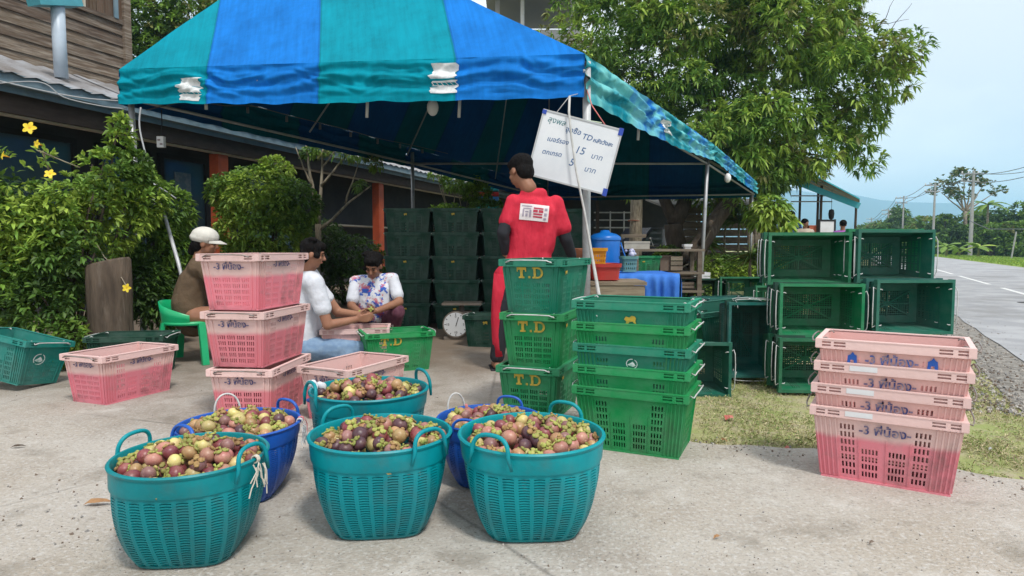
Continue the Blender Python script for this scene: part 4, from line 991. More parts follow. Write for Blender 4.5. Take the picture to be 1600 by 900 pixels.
def calyx_mesh():
    mb = MB()
    for k in range(4):
        a = k*math.pi/2+.2; z = .0252 if k % 2 else .0236
        mb.ball((.0135*math.cos(a), .0135*math.sin(a), z-.002), (.0115, .0105, .0042), 8, 5, rot=(.0, .42, a) if 1 else 0)
        mb.ball((.0215*math.cos(a), .0215*math.sin(a), z-.0030), (.0050, .0090, .0050), 6, 4, rot=(0, -.5, a))
    mb.tube([(0, 0, .022), (.001, 0, .030), (.004, .001, .037)], [.0035, .003, .0042], 6); return mb.mesh('calyx', m_cal, True)
fmesh = {k: fruit_mesh(m) for k, m in FM.items()}; cmesh = calyx_mesh(); cmesh2 = cmesh.copy(); cmesh2.materials.clear(); cmesh2.materials.append(mat('calyx_tan', (.34, .22, .085), .65, (.22, .11, .05), 40, .4, .62, .0006, 80, rvar=.25, spec=.3))
words = {'dark_purple': 'dark purple', 'wine_red': 'wine red', 'dusty_pink': 'dusty pink', 'orange_brown': 'orange brown', 'pale_yellow': 'pale yellow', 'mauve': 'mauve brown'}
def heap(basket_, R, rnd, zc=.050, fr=.0262, z0=.0):
    pts = []; tries = 0
    while tries < 6000:
        tries += 1; r = R*math.sqrt(rnd.random()); a = rnd.random()*2*math.pi; x, y = r*math.cos(a), r*math.sin(a)
        z = BH-.028+z0+zc*(1-(r/R)**2)+rnd.uniform(-.010, .012)
        if all((x-p[0])**2+(y-p[1])**2+(z-p[2])**2 > (1.80*fr)**2 for p in pts): pts.append((x, y, z))
    return pts
stuffb = MB(); smats = [FM[k] for k in FM]+[m_cal]; count = 0
fb_ = MB(); fb_.ball((0, 0, 0), (.0272, .0272, .0242), 8, 6); cb_ = MB()
for k in range(4):
    a = k*math.pi/2+.2; cb_.ball((.0155*math.cos(a), .0155*math.sin(a), .022), (.0125, .0095, .0042), 6, 4, rot=(0, .45, a))
cb_.tube([(0, 0, .022), (.002, 0, .035)], .0035, 5)
rf = random.Random(11); kinds = list(FM)
wts = {'A': [1.4, 2.6, 2.6, 2.0, 2.4, 1.3], 'B': [3.2, 1.6, 2.2, .8, 1.2, 2.0], 'C': [1.3, 2.2, 3.0, 1.6, 1.9, 1.6]}
for bi, (nm, b, R) in enumerate([('A', bA, .222), ('C', bC, .222), ('B', bB, .222), ('D', bD, .222), ('F', bF, .222), ('E', bE, .222)]):
    where = {'A': 'front left teal basket', 'B': 'middle front teal basket', 'C': 'right front teal basket', 'D': 'second row teal basket', 'E': 'left blue basket', 'F': 'right blue basket'}[nm]
    pts = heap(b, .206, rf); wt = wts.get(nm, wts['B' if nm == 'D' else 'A'])
    under = heap(b, .206, rf, z0=-.034)
    for (x, y, z) in pts:
        kd = rf.choices(kinds, wt)[0]; loc = b.location+V3((x*b.scale.x, y*b.scale.y, z*b.scale.z))
        tl = Euler((rf.gauss(-.1, .85), rf.gauss(0, .85), rf.random()*6.28)); sc = rf.uniform(.84, 1.10); hascal = rf.random() < .84
        if count < 300:
            o = obj('mangosteen', fmesh[kd], None, loc, tl); o.scale = (sc, sc*rf.uniform(.95, 1.05), sc*rf.uniform(.92, 1.04))
            pos = 'middle' if math.hypot(x, y) < .085 else ('right side' if abs(x) > abs(y) and x > 0 else 'left side' if abs(x) > abs(y) else 'back' if y > 0 else 'front'); lab = f'{words[kd]} mangosteen {"with calyx" if hascal else "without calyx"} at the {pos} of the {where}'; tag(o, lab, 'mangosteen', f'mangosteens in the {where}, {words[kd]}, {pos}' + ('' if hascal else ', bare'))
            if hascal: obj('calyx', cmesh if rf.random() < .66 else cmesh2, o)
            count += 1
        else:
            M = Matrix.LocRotScale(loc, tl, V3((sc, sc, sc))); stuffb.add(fb_.v, fb_.f, kinds.index(kd), M)
            if hascal: stuffb.add(cb_.v, cb_.f, 6, M)
    for (x, y, z) in under:
        kd = rf.choices(kinds, wt)[0]; M = Matrix.LocRotScale(b.location+V3((x*b.scale.x, y*b.scale.y, z*b.scale.z)), Euler((rf.gauss(0, 1), rf.gauss(0, 1), 0)), V3((1, 1, 1))); stuffb.add(fb_.v, fb_.f, kinds.index(kd), M)
        if rf.random() < .5: stuffb.add(cb_.v, cb_.f, 6, M)
so = stuffb.build('mangosteens', smats, smooth=True); tag(so, 'remaining mangosteens heaped in the rear baskets and under the top layer', 'fruit', kind='stuff')
# ================================================================== PEOPLE
m_skin = mat('brown_skin', (.30, .145, .085), .55, (.24, .11, .065), 6, spec=.3); m_skin2 = mat('tan_skin', (.36, .18, .11), .55, (.28, .13, .08), 6, spec=.3)
m_hair = mat('black_hair', (.006, .005, .005), .75, (.018, .013, .011), 60, .5, .8, .012, 120, stretch=(1, 1, .2), spec=.12)
m_red = mat('red_jersey', (.58, .034, .060), .8, (.46, .020, .042), 5, .4, .6, .035, 6, spec=.15, stretch=(1.6, 1.6, .55)); m_blk = mat('black_fabric', (.010, .011, .016), .8, (.02, .02, .026), 9, bump=.004, bscale=12)
m_brn = mat('brown_tshirt', (.12, .083, .052), .85, (.095, .066, .042), 5, bump=.03, bscale=7, spec=.1); m_wht = mat('white_tshirt', (.66, .68, .72), .85, (.56, .58, .63), 5, bump=.03, bscale=7, spec=.1)
m_jean = mat('blue_jeans', (.16, .25, .38), .85, (.24, .34, .46), 14, .4, .7, .005, 14, spec=.1); m_cap = mat('cream_cap', (.60, .58, .52), .8, (.5, .48, .43), 8, bump=.002, bscale=50); m_mar = mat('maroon_trousers', (.085, .022, .045), .85, (.14, .05, .07), 20)
m_face = mat('dark_eye', (.015, .01, .01), .3); m_lip = mat('lip', (.28, .09, .07), .5)
def blob(name, prims, m, parent, vox=.009, sm=6, wr=0.0, wsc=.07):
    mb = MB()
    for p in prims:
        if p[0] == 'c': mb.cone2(p[1], p[2], p[3], p[4], 12)
        else: mb.ball(p[1], p[2], 14, 10, rot=p[3] if len(p) > 3 else (0, 0, 0))
    o = mb.build(name, m, parent, smooth=True)
    r = o.modifiers.new('r', 'REMESH'); r.mode = 'VOXEL'; r.voxel_size = vox; r.use_smooth_shade = True
    s = o.modifiers.new('s', 'SMOOTH'); s.factor = .5; s.iterations = sm
    if wr:
        tx = bpy.data.textures.get('folds%g' % wsc) or bpy.data.textures.new('folds%g' % wsc, 'CLOUDS'); tx.noise_scale = wsc; tx.noise_depth = 2
        d = o.modifiers.new('d', 'DISPLACE'); d.texture = tx; d.strength = wr; d.mid_level = .5; d.texture_coords = 'LOCAL'
    return o
def hand_prims(wr, d, side, pn, s=1.0, curl=.5):
    """wrist, direction of the hand, thumb side, palm normal -> palm, four unequal bent fingers and a thumb"""
    d = V3(d).normalized(); pn = V3(pn); pn = (pn-d*pn.dot(d)).normalized(); sd = V3(side); sd = (sd-d*sd.dot(d)-pn*sd.dot(pn)).normalized(); P = []
    wr = V3(wr)
    for q in (-1, -.33, .33, 1): P.append(('c', wr+d*.015*s+sd*.012*q*s, wr+d*.082*s+sd*.030*q*s, .014*s, .0115*s))
    for q, ln in ((-1, .058), (-.33, .072), (.33, .078), (1, .070)):
        k0 = wr+d*.085*s+sd*.0305*q*s; a = curl*.6; k1 = k0+(d*math.cos(a)+pn*math.sin(a))*ln*.5*s; a = curl*1.5; k2 = k1+(d*math.cos(a)+pn*math.sin(a))*ln*.5*s
        P += [('c', k0, k1, .0098*s, .0088*s), ('c', k1, k2, .0088*s, .0072*s)]
    t0 = wr+d*.025*s+sd*.030*s; t1 = t0+(d*.6+sd*.7+pn*.3).normalized()*.042*s; t2 = t1+(d*.85+sd*.2+pn*.4).normalized()*.034*s
    P += [('c', t0, t1, .0135*s, .0105*s), ('c', t1, t2, .0105*s, .0085*s)]
    return P
def head_prims(c, fw, up, s=1.0):
    """head centre, facing direction, up"""
    c = V3(c); f = V3(fw).normalized(); u = V3(up); u = (u-f*u.dot(f)).normalized(); r = f.cross(u)
    E = Matrix((r, f, u)).transposed().to_euler()
    P = [('e', c+u*.025*s-f*.008*s, (.074*s, .092*s, .085*s), E), ('e', c-u*.045*s+f*.022*s, (.056*s, .066*s, .062*s), E), ('c', c-u*.088*s+f*.055*s, c-u*.055*s+f*.045*s, .022*s, .032*s)]
    P += [('c', c+u*.012*s+f*.082*s, c-u*.024*s+f*.104*s, .009*s, .0145*s), ('c', c-u*.055*s+f*.082*s+r*.012*s, c-u*.055*s+f*.082*s-r*.012*s, .010*s, .010*s), ('c', c+u*.026*s+f*.078*s+r*.026*s, c+u*.026*s+f*.078*s-r*.026*s, .011*s, .011*s)]
    for q in (-1, 1): P += [('e', c-u*.012*s+r*.074*s*q-f*.004*s, (.010*s, .020*s, .030*s), E), ('e', c-u*.022*s+f*.064*s+r*.034*s*q, (.022*s, .02*s, .02*s), E)]
    return P, (c, f, u, r, s)
def face_parts(parent, H, hair=True, hairp=None, eyes=True, tuft=14):
    c, f, u, r, s = H; E = Matrix((r, f, u)).transposed().to_euler()
    if eyes:
        for q in (-1, 1):
            mb = MB(); mb.ball(c+u*.006*s+f*.083*s+r*.028*s*q, (.0125*s, .006*s, .0052*s), 8, 5, rot=E); mb.build('eye', m_face, parent, smooth=True)
            mb = MB(); mb.tube([c+u*.027*s+f*.089*s+r*.016*s*q, c+u*.031*s+f*.086*s+r*.030*s*q, c+u*.025*s+f*.078*s+r*.044*s*q], .0036*s, 5); mb.build('eyebrow', m_hair, parent)
        mb = MB(); mb.ball(c-u*.056*s+f*.091*s, (.021*s, .006*s, .006*s), 8, 5, rot=E); mb.build('mouth', m_lip, parent, smooth=True)
    if hair:
        P = [('e', c+u*.046*s-f*.020*s, (.086*s, .102*s, .083*s), E), ('e', c-u*.018*s-f*.052*s, (.076*s, .056*s, .078*s), E), ('e', c+u*.078*s+f*.048*s, (.062*s, .044*s, .036*s), E)] + [('e', c+u*(.055+.06*math.cos(q*1.7))*s-f*(.02+.06*math.sin(q*2.3))*s+r*.066*math.cos(q*2.9)*s, (.026*s, .03*s, .024*s), E) for q in range(tuft)] + (hairp or [])
        blob('hair', P, m_hair, parent, .008, 3, .010, .02)
def person(loc, label): 
    p = empty('person', loc); tag(p, label, 'person'); p['kind_note'] = 'figure'; del p['kind_note']; return p

# ---- man in red, back to the viewer, hand on hip
Ym = 5.15; om = V3((W(822, 500, Ym).x, Ym, 0))
def J(px, py, dy=0.0): return W(px, py, Ym+dy)-om
man = person(om, 'man in a red jersey and black arm sleeves standing with his back turned')
sL, sR = J(802, 316, .0), J(868, 318, .02); eL_, eR_ = J(786, 364, -.07), J(884, 374, .05); hL, hR = J(790, 396, .0), J(895, 402, .16)
hipL, hipR = J(795, 430), J(838, 430); knL, knR = J(783, 500, -.02), J(846, 502, .02); anL, anR = J(777, 562, .0), J(850, 565, .06)
chest = J(836, 335); waist = J(822, 390); neck = J(822, 288, .02); hc = J(813, 268, .07)
hp_, H = head_prims(hc, (-.62, .70, -.40), (-.1, .25, 1), 1.10)
body = hp_ + [('c', neck+V3((.02, 0, -.03)), hc+V3((0, -.01, -.03)), .066, .062), ('c', sL, eL_, .050, .042), ('c', eL_, hL, .041, .030), ('c', sR, eR_, .050, .042), ('c', eR_, hR, .041, .030)]
body += hand_prims(hL, (.35, .35, -.8), (.3, -1, 0), (1, .2, 0), .98, .5) + hand_prims(hR, (.3, .75, -.55), (-.6, .3, .4), (-.5, 0, -.6), .98, .7)
body += [('c', chest, waist, .085, .075), ('c', waist, (hipL+hipR)/2, .075, .085), ('c', sL, sR, .04, .04), ('c', hipL, knL, .078, .055), ('c', knL, anL, .052, .038), ('c', hipR, knR, .078, .055), ('c', knR, anR, .052, .038)]
for an, dx in ((anL, -.03), (anR, .02)): body += [('c', an+V3((0, -.02, -.045)), an+V3((dx, .15, -.06)), .032, .028)]
body = [(p[0], p[1], p[2], *p[3:]) for p in body]
blob('body', body, m_skin, man, .0075, 4)
face_parts(man, H, tuft=0)
sh = [('c', sL+V3((.03, 0, -.02)), sR+V3((-.03, 0, -.02)), .074, .074), ('c', J(822, 303, .02), J(846, 304, .02), .052, .052), ('c', J(815, 335, .02), J(812, 385, .02), .112, .108), ('c', J(854, 335, .02), J(846, 385, .02), .112, .106), ('c', J(814, 385, .02), J(806, 425, .02), .098, .115), ('c', J(843, 385, .02), J(842, 425, .02), .095, .110), ('c', J(834, 330, .01), J(828, 420, .01), .118, .122),
      ('c', J(790, 424, 0), J(786, 430, 0), .07, .075), ('c', sL, sL.lerp(eL_, .62), .068, .070), ('c', sR, sR.lerp(eR_, .66), .068, .078)]
shirt = blob('jersey', sh, m_red, man, .011, 8, .016, .13)
tr = [('c', J(800, 432, .02), knL, .105, .066), ('c', knL, anL+V3((0, 0, .03)), .066, .060), ('c', J(838, 432, .02), knR, .105, .066), ('c', knR, anR+V3((0, 0, .03)), .066, .06), ('c', J(805, 420, .02), J(840, 420, .02), .10, .10)]
blob('trousers', tr, m_blk, man, .012, 5, .012, .08)
# red side stripe of the trousers
mb = MB(); pts = [J(783, 428, -.05), J(778, 470, -.035), J(776, 500, -.045), J(777, 530, -.03), J(779, 556, -.02)]
mb.tube(pts, [.060, .052, .046, .044, .042], 10); mb.build('side_stripe', m_red, man, smooth=True)
blob('arm_sleeve', [('c', sL.lerp(eL_, .50), eL_, .056, .052), ('c', eL_, hL.lerp(eL_, .10), .052, .038)], m_blk, man, .008, 3, .005, .04)
blob('arm_sleeve', [('c', sR.lerp(eR_, .55), eR_, .056, .053), ('c', eR_, hR.lerp(eR_, .12), .053, .040)], m_blk, man, .008, 3, .005, .04)
for an, dx in ((anL, -.03), (anR, .02)):
    mb = MB(); mb.beam(an+V3((0, -.06, -.085)), an+V3((dx, .19, -.085)), .095, .025); mb.tube([an+V3((-.045, .06, -.08)), an+V3((0, .07, -.015)), an+V3((.045, .06, -.08))], .01, 6); mb.build('sandal', m_blk, man)
# printed panel on the back, wrapped to the cloth
m_print = mat('white_print', (.66, .60, .60), .7); m_printr = mat('dark_red_print', (.40, .03, .06), .7); m_printg = mat('grey_print_ink', (.30, .26, .32), .7)
def wrap(o, off):
    s = o.modifiers.new('w', 'SHRINKWRAP'); s.target = shirt; s.wrap_method = 'PROJECT'; s.use_project_y = True; s.use_project_x = False; s.use_project_z = False
    s.use_negative_direction = True; s.use_positive_direction = True; s.offset = off; s.cull_face = 'FRONT' if False else 'OFF'
def panel(name, x0, y0, x1, y1, m, off, n=14, par=None):
    mb = MB(); k = n
    for j in range(k+1):
        for i in range(k+1):
            u, v = i/k, j/k; px = x0+(x1-x0)*u - (y0+(y1-y0)*v-315)*.10; py = y0+(y1-y0)*v+(px-812)*.10; q = J(px, py, -.30); mb.v.append(tuple(q))
    mb.f = [(j*(k+1)+i, (j+1)*(k+1)+i, (j+1)*(k+1)+i+1, j*(k+1)+i+1) for j in range(k) for i in range(k)]; mb.m = [0]*len(mb.f)
    o = mb.build(name, m, man); wrap(o, off); return o
panel('back_print', 814, 314, 861, 341, m_print, -.30 if False else .004)
for r_, (a, b) in enumerate([(836, 852), (835.5, 843), (844.5, 852), (836, 851), (836, 851)]):
    y = (319, 322.6, 322.6, 328.5, 333)[r_]; h_ = (2.4, 4.4, 4.4, 2.6, 2.6)[r_]; panel('print_line', a, y, b, y+h_, m_printr, .0065, 6)
for (a, b, y, h_) in ((817, 833, 317, 1.6), (819, 832, 321, 1.5), (818.5, 821, 323.5, 12), (829.5, 832.5, 323.5, 12), (822.5, 828, 326, 2), (823.5, 827, 330, 5), (854, 858.5, 319, 4), (853.5, 858, 327, 5), (853, 857.5, 335, 3.5)): panel('print_mark', a, y, b, y+h_, m_printg, .0065, 5)

# ---- woman in the cap, seated sideways on the green chair
Yw = 5.55; om = V3((W(300, 500, Yw).x, Yw, 0))
def J(px, py, dy=0.0): return W(px, py, Yw+dy)-om
wc = person(om, 'woman in a cream cap and brown shirt seated on the green plastic chair')
hc = J(321, 380); hp_, H = head_prims(hc, (1, .25, -.18), (.15, 0, 1), .98)
body = hp_+[('c', J(310, 410), hc+V3((-.02, 0, -.04)), .058, .054), ('c', J(306, 430), J(298, 468), .09, .10), ('c', J(298, 468), J(302, 492), .10, .11), ('c', J(330, 425, -.10), J(352, 468, -.14), .048, .040), ('c', J(352, 468, -.14), J(395, 470, .0), .040, .030), ('c', J(312, 422, .16), J(350, 460, .2), .048, .040),
            ('c', J(350, 460, .2), J(398, 468, .16), .040, .030), ('c', J(305, 495, -.08), J(385, 490, -.06), .09, .07), ('c', J(305, 495, .1), J(385, 488, .12), .09, .07), ('c', J(385, 490, -.06), J(380, 552, -.04), .06, .045), ('c', J(385, 488, .12), J(380, 548, .12), .06, .045), ('c', J(380, 558, -.04), J(410, 560, -.04), .03, .028), ('c', J(380, 552, .12), J(410, 555, .12), .03, .028)]
body += hand_prims(J(395, 470), (1, .2, -.2), (0, 0, 1), (0, 1, 0), .95, .8)+hand_prims(J(398, 468, .16), (1, -.2, -.2), (0, 0, 1), (0, -1, 0), .95, .8)
blob('body', body, m_skin, wc, .0085, 4); face_parts(wc, H, True, tuft=0, hairp=[('c', hc+V3((-.09, 0, -.02)), hc+V3((-.125, .01, -.07)), .045, .035)])
blob('shirt', [('c', J(312, 414), J(304, 440), .088, .125), ('c', J(304, 440), J(297, 475), .135, .155), ('c', J(297, 475), J(302, 500), .155, .15), ('c', J(318, 418, -.09), J(334, 440, -.12), .072, .070), ('c', J(312, 418, .12), J(332, 440, .16), .07, .07), ('c', J(310, 420, -.06), J(306, 425, .10), .09, .09)], m_brn, wc, .012, 7, .016, .13)
blob('trousers', [('c', J(300, 497, -.05), J(380, 492, -.06), .11, .08), ('c', J(300, 497, .08), J(380, 490, .12), .11, .08), ('c', J(383, 490, -.06), J(380, 545, -.04), .075, .055), ('c', J(383, 488, .12), J(380, 542, .12), .075, .055)], m_blk, wc, .014, 4)
c, f, u, r, s = H; E = Matrix((r, f, u)).transposed().to_euler()
cap = blob('cap', [('e', c+u*.060-f*.010, (.098, .114, .082), E), ('e', c+u*.040-f*.022, (.096, .112, .055), E)], m_cap, wc, .007, 3)
mb = MB(); n = 14; vs = []
for i in range(n+1):
    a = math.pi*(i/n-.5); 
    for rr_, dz in ((.080, .030), (.150, .012)): vs.append(c+u*(dz+.012*math.cos(a))+f*(.045+rr_*math.cos(a)*.85-.0)+r*(.088*math.sin(a)))
mb.v = [tuple(v) for v in vs]+[tuple(v-u*.006) for v in vs]; k = len(vs)
for i in range(n): a = 2*i; mb.f += [(a, a+2, a+3, a+1), (a+k, a+1+k, a+3+k, a+2+k), (a+1, a+3, a+3+k, a+1+k)]; mb.m += [0, 0, 0]
mb.build('cap_brim', m_cap, cap if False else wc, smooth=True)

# green moulded chair
m_gch = mat('green_chair_plastic', (.006, .34, .12), .35, (.01, .40, .16), 4, spec=.5)
ch = empty('plastic_chair', om); tag(ch, 'light green moulded plastic chair under the woman in the cream cap', 'chair')
mb = MB(); nn = 22
for i in range(nn+1):                            # curved low back shell, open towards +x
    a = math.pi*(.38+1.24*i/nn); rx, ry = .235, .225; lean = .05
    top = .535-.13*max(0, (abs(i/nn-.5)*2-.1))**1.4
    for (t, z) in ((0, .345), (.5, (.345+top)/2), (1, top)): mb.v.append((rx*(1+lean*2*t)*math.cos(a), ry*(1+lean*2*t)*math.sin(a), z))
k = len(mb.v); mb.v += [(x*.965, y*.965, z) for (x, y, z) in mb.v]
for i in range(nn):
    for j in range(2):
        a = 3*i+j; mb.f += [(a, a+3, a+4, a+1), (a+k, a+1+k, a+4+k, a+3+k)]; mb.m += [0, 0]
    mb.f.append((3*i+2, 3*i+5, 3*i+5+k, 3*i+2+k)); mb.m.append(0)
mb.build('backrest', m_gch, ch, smooth=True)
mb = MB(); mb.lathe([(.20, .33), (.232, .335), (.232, .36), (.21, .366), (.10, .358), (.001, .356)], 28, cap=False); mb.build('seat', m_gch, ch, smooth=True)
for (x, y) in ((-.17, -.15), (-.17, .15), (.16, -.16), (.16, .16)):
    mb = MB(); mb.beam((x, y, .35), (x*1.28, y*1.25, .0), .055, .032); mb.build('leg', m_gch, ch)

# ---- man in the white shirt, in profile, sorting
Yp = 5.25; om = V3((W(492, 500, Yp).x, Yp, 0))
def J(px, py, dy=0.0): return W(px, py, Yp+dy)-om
mw = person(om, 'man in a white shirt and pale jeans seated in profile, sorting fruit')
hc = J(489, 396); hp_, H = head_prims(hc, (1, .22, -.30), (.25, 0, 1), .98)
shd = J(492, 442, -.06); elb = J(512, 508, -.08); wrt = J(556, 499, .06); shf = J(490, 438, .24); elf = J(528, 488, .30); wrf = J(562, 492, .22)
body = hp_+[('c', J(482, 424, .08), hc+V3((-.01, 0, -.03)), .060, .056), ('c', J(482, 445, .08), J(474, 520, .08), .09, .10), ('c', shd, elb, .052, .043), ('c', elb, wrt, .043, .029), ('c', shf, elf, .05, .042), ('c', elf, wrf, .042, .029),
            ('c', J(480, 545, .02), J(560, 545, -.02), .085, .062), ('c', J(480, 545, .2), J(565, 548, .22), .085, .062), ('c', J(560, 547, -.02), J(520, 575, -.06), .055, .045), ('c', J(565, 550, .22), J(560, 578, .24), .055, .045), ('c', J(525, 577, -.06), J(550, 580, -.06), .035, .03)]
body += hand_prims(wrt, (1, .15, .12), (0, .2, 1), (.2, 1, .2), .98, .6)+hand_prims(wrf, (1, -.3, -.1), (0, -.2, 1), (0, -1, 0), .98, .7)
blob('body', body, m_skin2, mw, .0075, 4); face_parts(mw, H)
blob('tshirt', [('c', J(484, 434, .08), J(482, 450, .08), .09, .125), ('c', J(482, 450, .08), J(474, 525, .08), .135, .145), ('c', J(474, 525, .08), J(478, 540, .08), .145, .14), ('c', shd+V3((-.005, .0, 0)), shd.lerp(elb, .60), .082, .072), ('c', shf, shf.lerp(elf, .55), .064, .062), ('c', J(486, 440, -.02), J(484, 440, .2), .09, .09), ('c', shd+V3((-.015, .03, .012)), shf+V3((-.01, -.03, .012)), .075, .07), ('c', J(484, 428, .08), J(482, 440, .08), .07, .09)], m_wht, mw, .011, 7, .014, .12)
blob('jeans', [('c', J(478, 545, .02), J(562, 547, -.02), .108, .078), ('c', J(478, 545, .2), J(565, 550, .22), .108, .078), ('c', J(562, 547, -.02), J(524, 574, -.06), .075, .06), ('c', J(565, 550, .22), J(560, 574, .24), .072, .058)], m_jean, mw, .012, 5, .018, .07)
st = empty('low_stool', om+V3((-.06, .10, 0))); tag(st, 'low wooden stool under the man in the white shirt', 'stool')
mb = MB(); mb.box((0, 0, .10), (.30, .22, .025)); mb.build('seat', m_beige, st)
for x in (-.11, .11):
    mb = MB(); mb.box((x, 0, .043), (.03, .20, .086)); mb.build('leg', m_beige, st)

# ---- crouching woman in the patterned white top
Yq = 5.95; om = V3((W(585, 500, Yq).x, Yq, 0))
def J(px, py, dy=0.0): return W(px, py, Yq+dy)-om
wq = person(om, 'woman in a white top with red and blue print crouching, looking down')
hc = J(583, 415, -.10); hp_, H = head_prims(hc, (-.08, -.86, -.55), (0, -.45, 1), .98)
sL, sR = J(556, 440, .02), J(614, 436, .02); eL_, eR_ = J(549, 478, -.10), J(624, 472, -.10); hL, hR = J(566, 492, -.32), J(588, 486, -.30)
body = hp_+[('c', J(584, 434, 0), hc+V3((0, .02, -.03)), .056, .052), ('c', J(584, 448, .03), J(586, 480, .12), .08, .08), ('c', sL, eL_, .046, .04), ('c', eL_, hL, .04, .027), ('c', sR, eR_, .046, .04), ('c', eR_, hR, .04, .027),
            ('c', J(570, 500, .15), J(556, 490, -.12), .085, .062), ('c', J(604, 500, .15), J(620, 486, -.10), .085, .062), ('c', J(556, 492, -.12), J(560, 526, .0), .055, .045), ('c', J(620, 488, -.10), J(612, 526, .02), .055, .045), ('c', J(560, 540, -.02), J(558, 542, -.16), .03, .028), ('c', J(612, 540, -.02), J(614, 542, -.16), .03, .028), ('c', J(584, 490, .14), J(586, 505, .14), .12, .12)]
body += hand_prims(hL, (.5, -.6, -.1), (0, 0, 1), (1, 0, 0), .95, .7)+hand_prims(hR, (-.75, -.5, .0), (0, -.1, 1), (-.3, -.6, 0), .95, .9)
blob('body', body, m_skin, wq, .0075, 4); face_parts(wq, H, True, [('c', hc+V3((0, .09, .04)), hc+V3((0, .13, .03)), .045, .04)])
m_pat = mat('patterned_top', (.66, .68, .72), .85, (.05, .13, .50), 16, .53, .56, .006, 9, dirt=(.55, .10, .12), dscale=15, dlo=.54, dhi=.57, spec=.1)
blob('top', [('c', J(585, 440, .0), J(586, 470, .03), .085, .125), ('c', J(572, 452, .0), J(574, 478, .03), .08, .10), ('c', J(598, 452, .0), J(598, 478, .03), .08, .10), ('c', J(586, 470, .05), J(588, 488, .08), .125, .12), ('c', sL, sR, .060, .060)], m_pat, wq, .011, 6, .02, .09)
blob('sleeve', [('c', sL, sL.lerp(eL_, .72), .056, .060)], m_wht, wq, .011, 4, .006, .06); blob('sleeve', [('c', sR, sR.lerp(eR_, .70), .056, .060)], m_wht, wq, .011, 4, .006, .06)
blob('trousers', [('c', J(570, 500, .15), J(556, 491, -.12), .105, .075), ('c', J(604, 500, .15), J(620, 487, -.10), .105, .078), ('c', J(556, 493, -.12), J(560, 524, .0), .07, .058), ('c', J(620, 489, -.10), J(612, 524, .02), .07, .058), ('c', J(570, 500, .15), J(604, 500, .15), .11, .11)], m_mar, wq, .012, 5, .012, .06)
for (px, py, dy) in ((562, 490, -.42), (580, 484, -.40)):
    p = W(px, py, Yq+dy); kd = 'dark_purple' if px > 570 else 'pale_yellow'; o = obj('mangosteen', fmesh[kd], None, p, (1.2, .3, 0)); tag(o, f'{words[kd]} mangosteen held in the hands between the sorters', 'mangosteen'); obj('calyx', cmesh, o)

# ================================================================== PROPS UNDER AND AROUND THE CANOPY
# weighing scale
sc_ = empty('weighing_scale', V3((W(718, 500, 6.9).x, 6.9, 0))); tag(sc_, 'dial weighing scale with round white face standing on the floor by the dark crates', 'scale')
m_sg = mat('scale_metal', (.22, .19, .16), .5, (.15, .12, .09), 8, metal=.3)
mb = MB(); mb.box((0.02, .05, .17), (.30, .22, .26), taper=.72); mb.build('housing', m_sg, sc_)
mb = MB(); mb.lathe([(.001, 0), (.135, 0), (.142, .012), (.142, .05), (.001, .05)], 28, M=Matrix.Translation((-.03, -.075, .17)) @ Euler((math.pi/2, 0, 0)).to_matrix().to_4x4()); mb.build('dial_case', m_sg, sc_, smooth=False)
m_dial = mat('dial_face', (.60, .61, .61), .4)
mb = MB(); mb.lathe([(.001, 0), (.128, 0), (.128, .004), (.001, .004)], 28, M=Matrix.Translation((-.03, -.124, .17)) @ Euler((math.pi/2, 0, 0)).to_matrix().to_4x4()); dl = mb.build('dial', m_dial, sc_)
for k in range(12):
    a = k*math.pi/6; mb = MB(); mb.box((-.03+.112*math.sin(a), -.1292, .17+.112*math.cos(a)), (.006, .002, .018), rot=(0, a, 0)); mb.build('tick', m_black, dl)
mb = MB(); mb.box((-.015, -.131, .2), (.008, .002, .10), rot=(0, .3, 0)); mb.build('needle', m_black, dl)
for k, nt_ in enumerate(['0', '5', '10', '15']):
    a = k*math.pi/2; o = obj('numeral', text_mesh(nt_, .035, m_black, 0, .0004), dl, (-.03+.085*math.sin(a), -.1295, .17+.085*math.cos(a)), (math.pi/2, 0, 0))
mb = MB(); mb.tube([(0.02, .05, .30), (0.02, .05, .37)], .03, 10); mb.build('post', m_sg, sc_)
mb = MB(); mb.box((.03, .03, .385), (.42, .30, .022)); mb.build('pan', m_sg, sc_)
mb = MB(); mb.box((.02, .03, .02), (.36, .28, .04)); mb.build('base', m_sg, sc_)

# whiteboard hanging from the front right pole
Yb = 5.42; q = [W(847, 173, Yb), W(972, 199, Yb), W(948, 309, Yb), W(825, 270, Yb)]; cen = sum(q, V3())/4
wv = ((q[1]-q[0])+(q[2]-q[3]))/2; hv_ = ((q[0]-q[3])+(q[1]-q[2]))/2; bw, bh_ = wv.length, hv_.length; ang = math.atan2(wv.z, wv.x)
wb = empty('whiteboard', cen, (0, -ang, 0)); tag(wb, 'white writing board with handwritten prices hanging askew on the front right canopy pole', 'whiteboard')
m_wb = mat('whiteboard_surface', (.70, .72, .74), .25, (.62, .65, .68), 3, dirt=(.5, .55, .6), dscale=5, dlo=.6, dhi=.9); m_al = mat('aluminium', (.45, .46, .46), .35, metal=.6); m_cor = mat('blue_corner_plastic', (.02, .06, .36), .4)
mb = MB(); mb.box((0, 0, 0), (bw-.01, .008, bh_-.01)); mb.build('panel', m_wb, wb)
mb = MB()
for s in (-1, 1): mb.box((0, 0, s*(bh_/2-.006)), (bw, .018, .014)); mb.box((s*(bw/2-.006), 0, 0), (.014, .0179, bh_-.027))
mb.build('frame', m_al, wb)
for sx in (-1, 1):
    for sy in (-1, 1):
        if sx < 0 and sy > 0: dims = (.035, .022, .035)
        else: dims = (.038, .023, .062)
        mb = MB(); mb.box((sx*(bw/2-.014), 0, sy*(bh_/2-.022)), dims); mb.build('corner_cap', m_cor, wb)
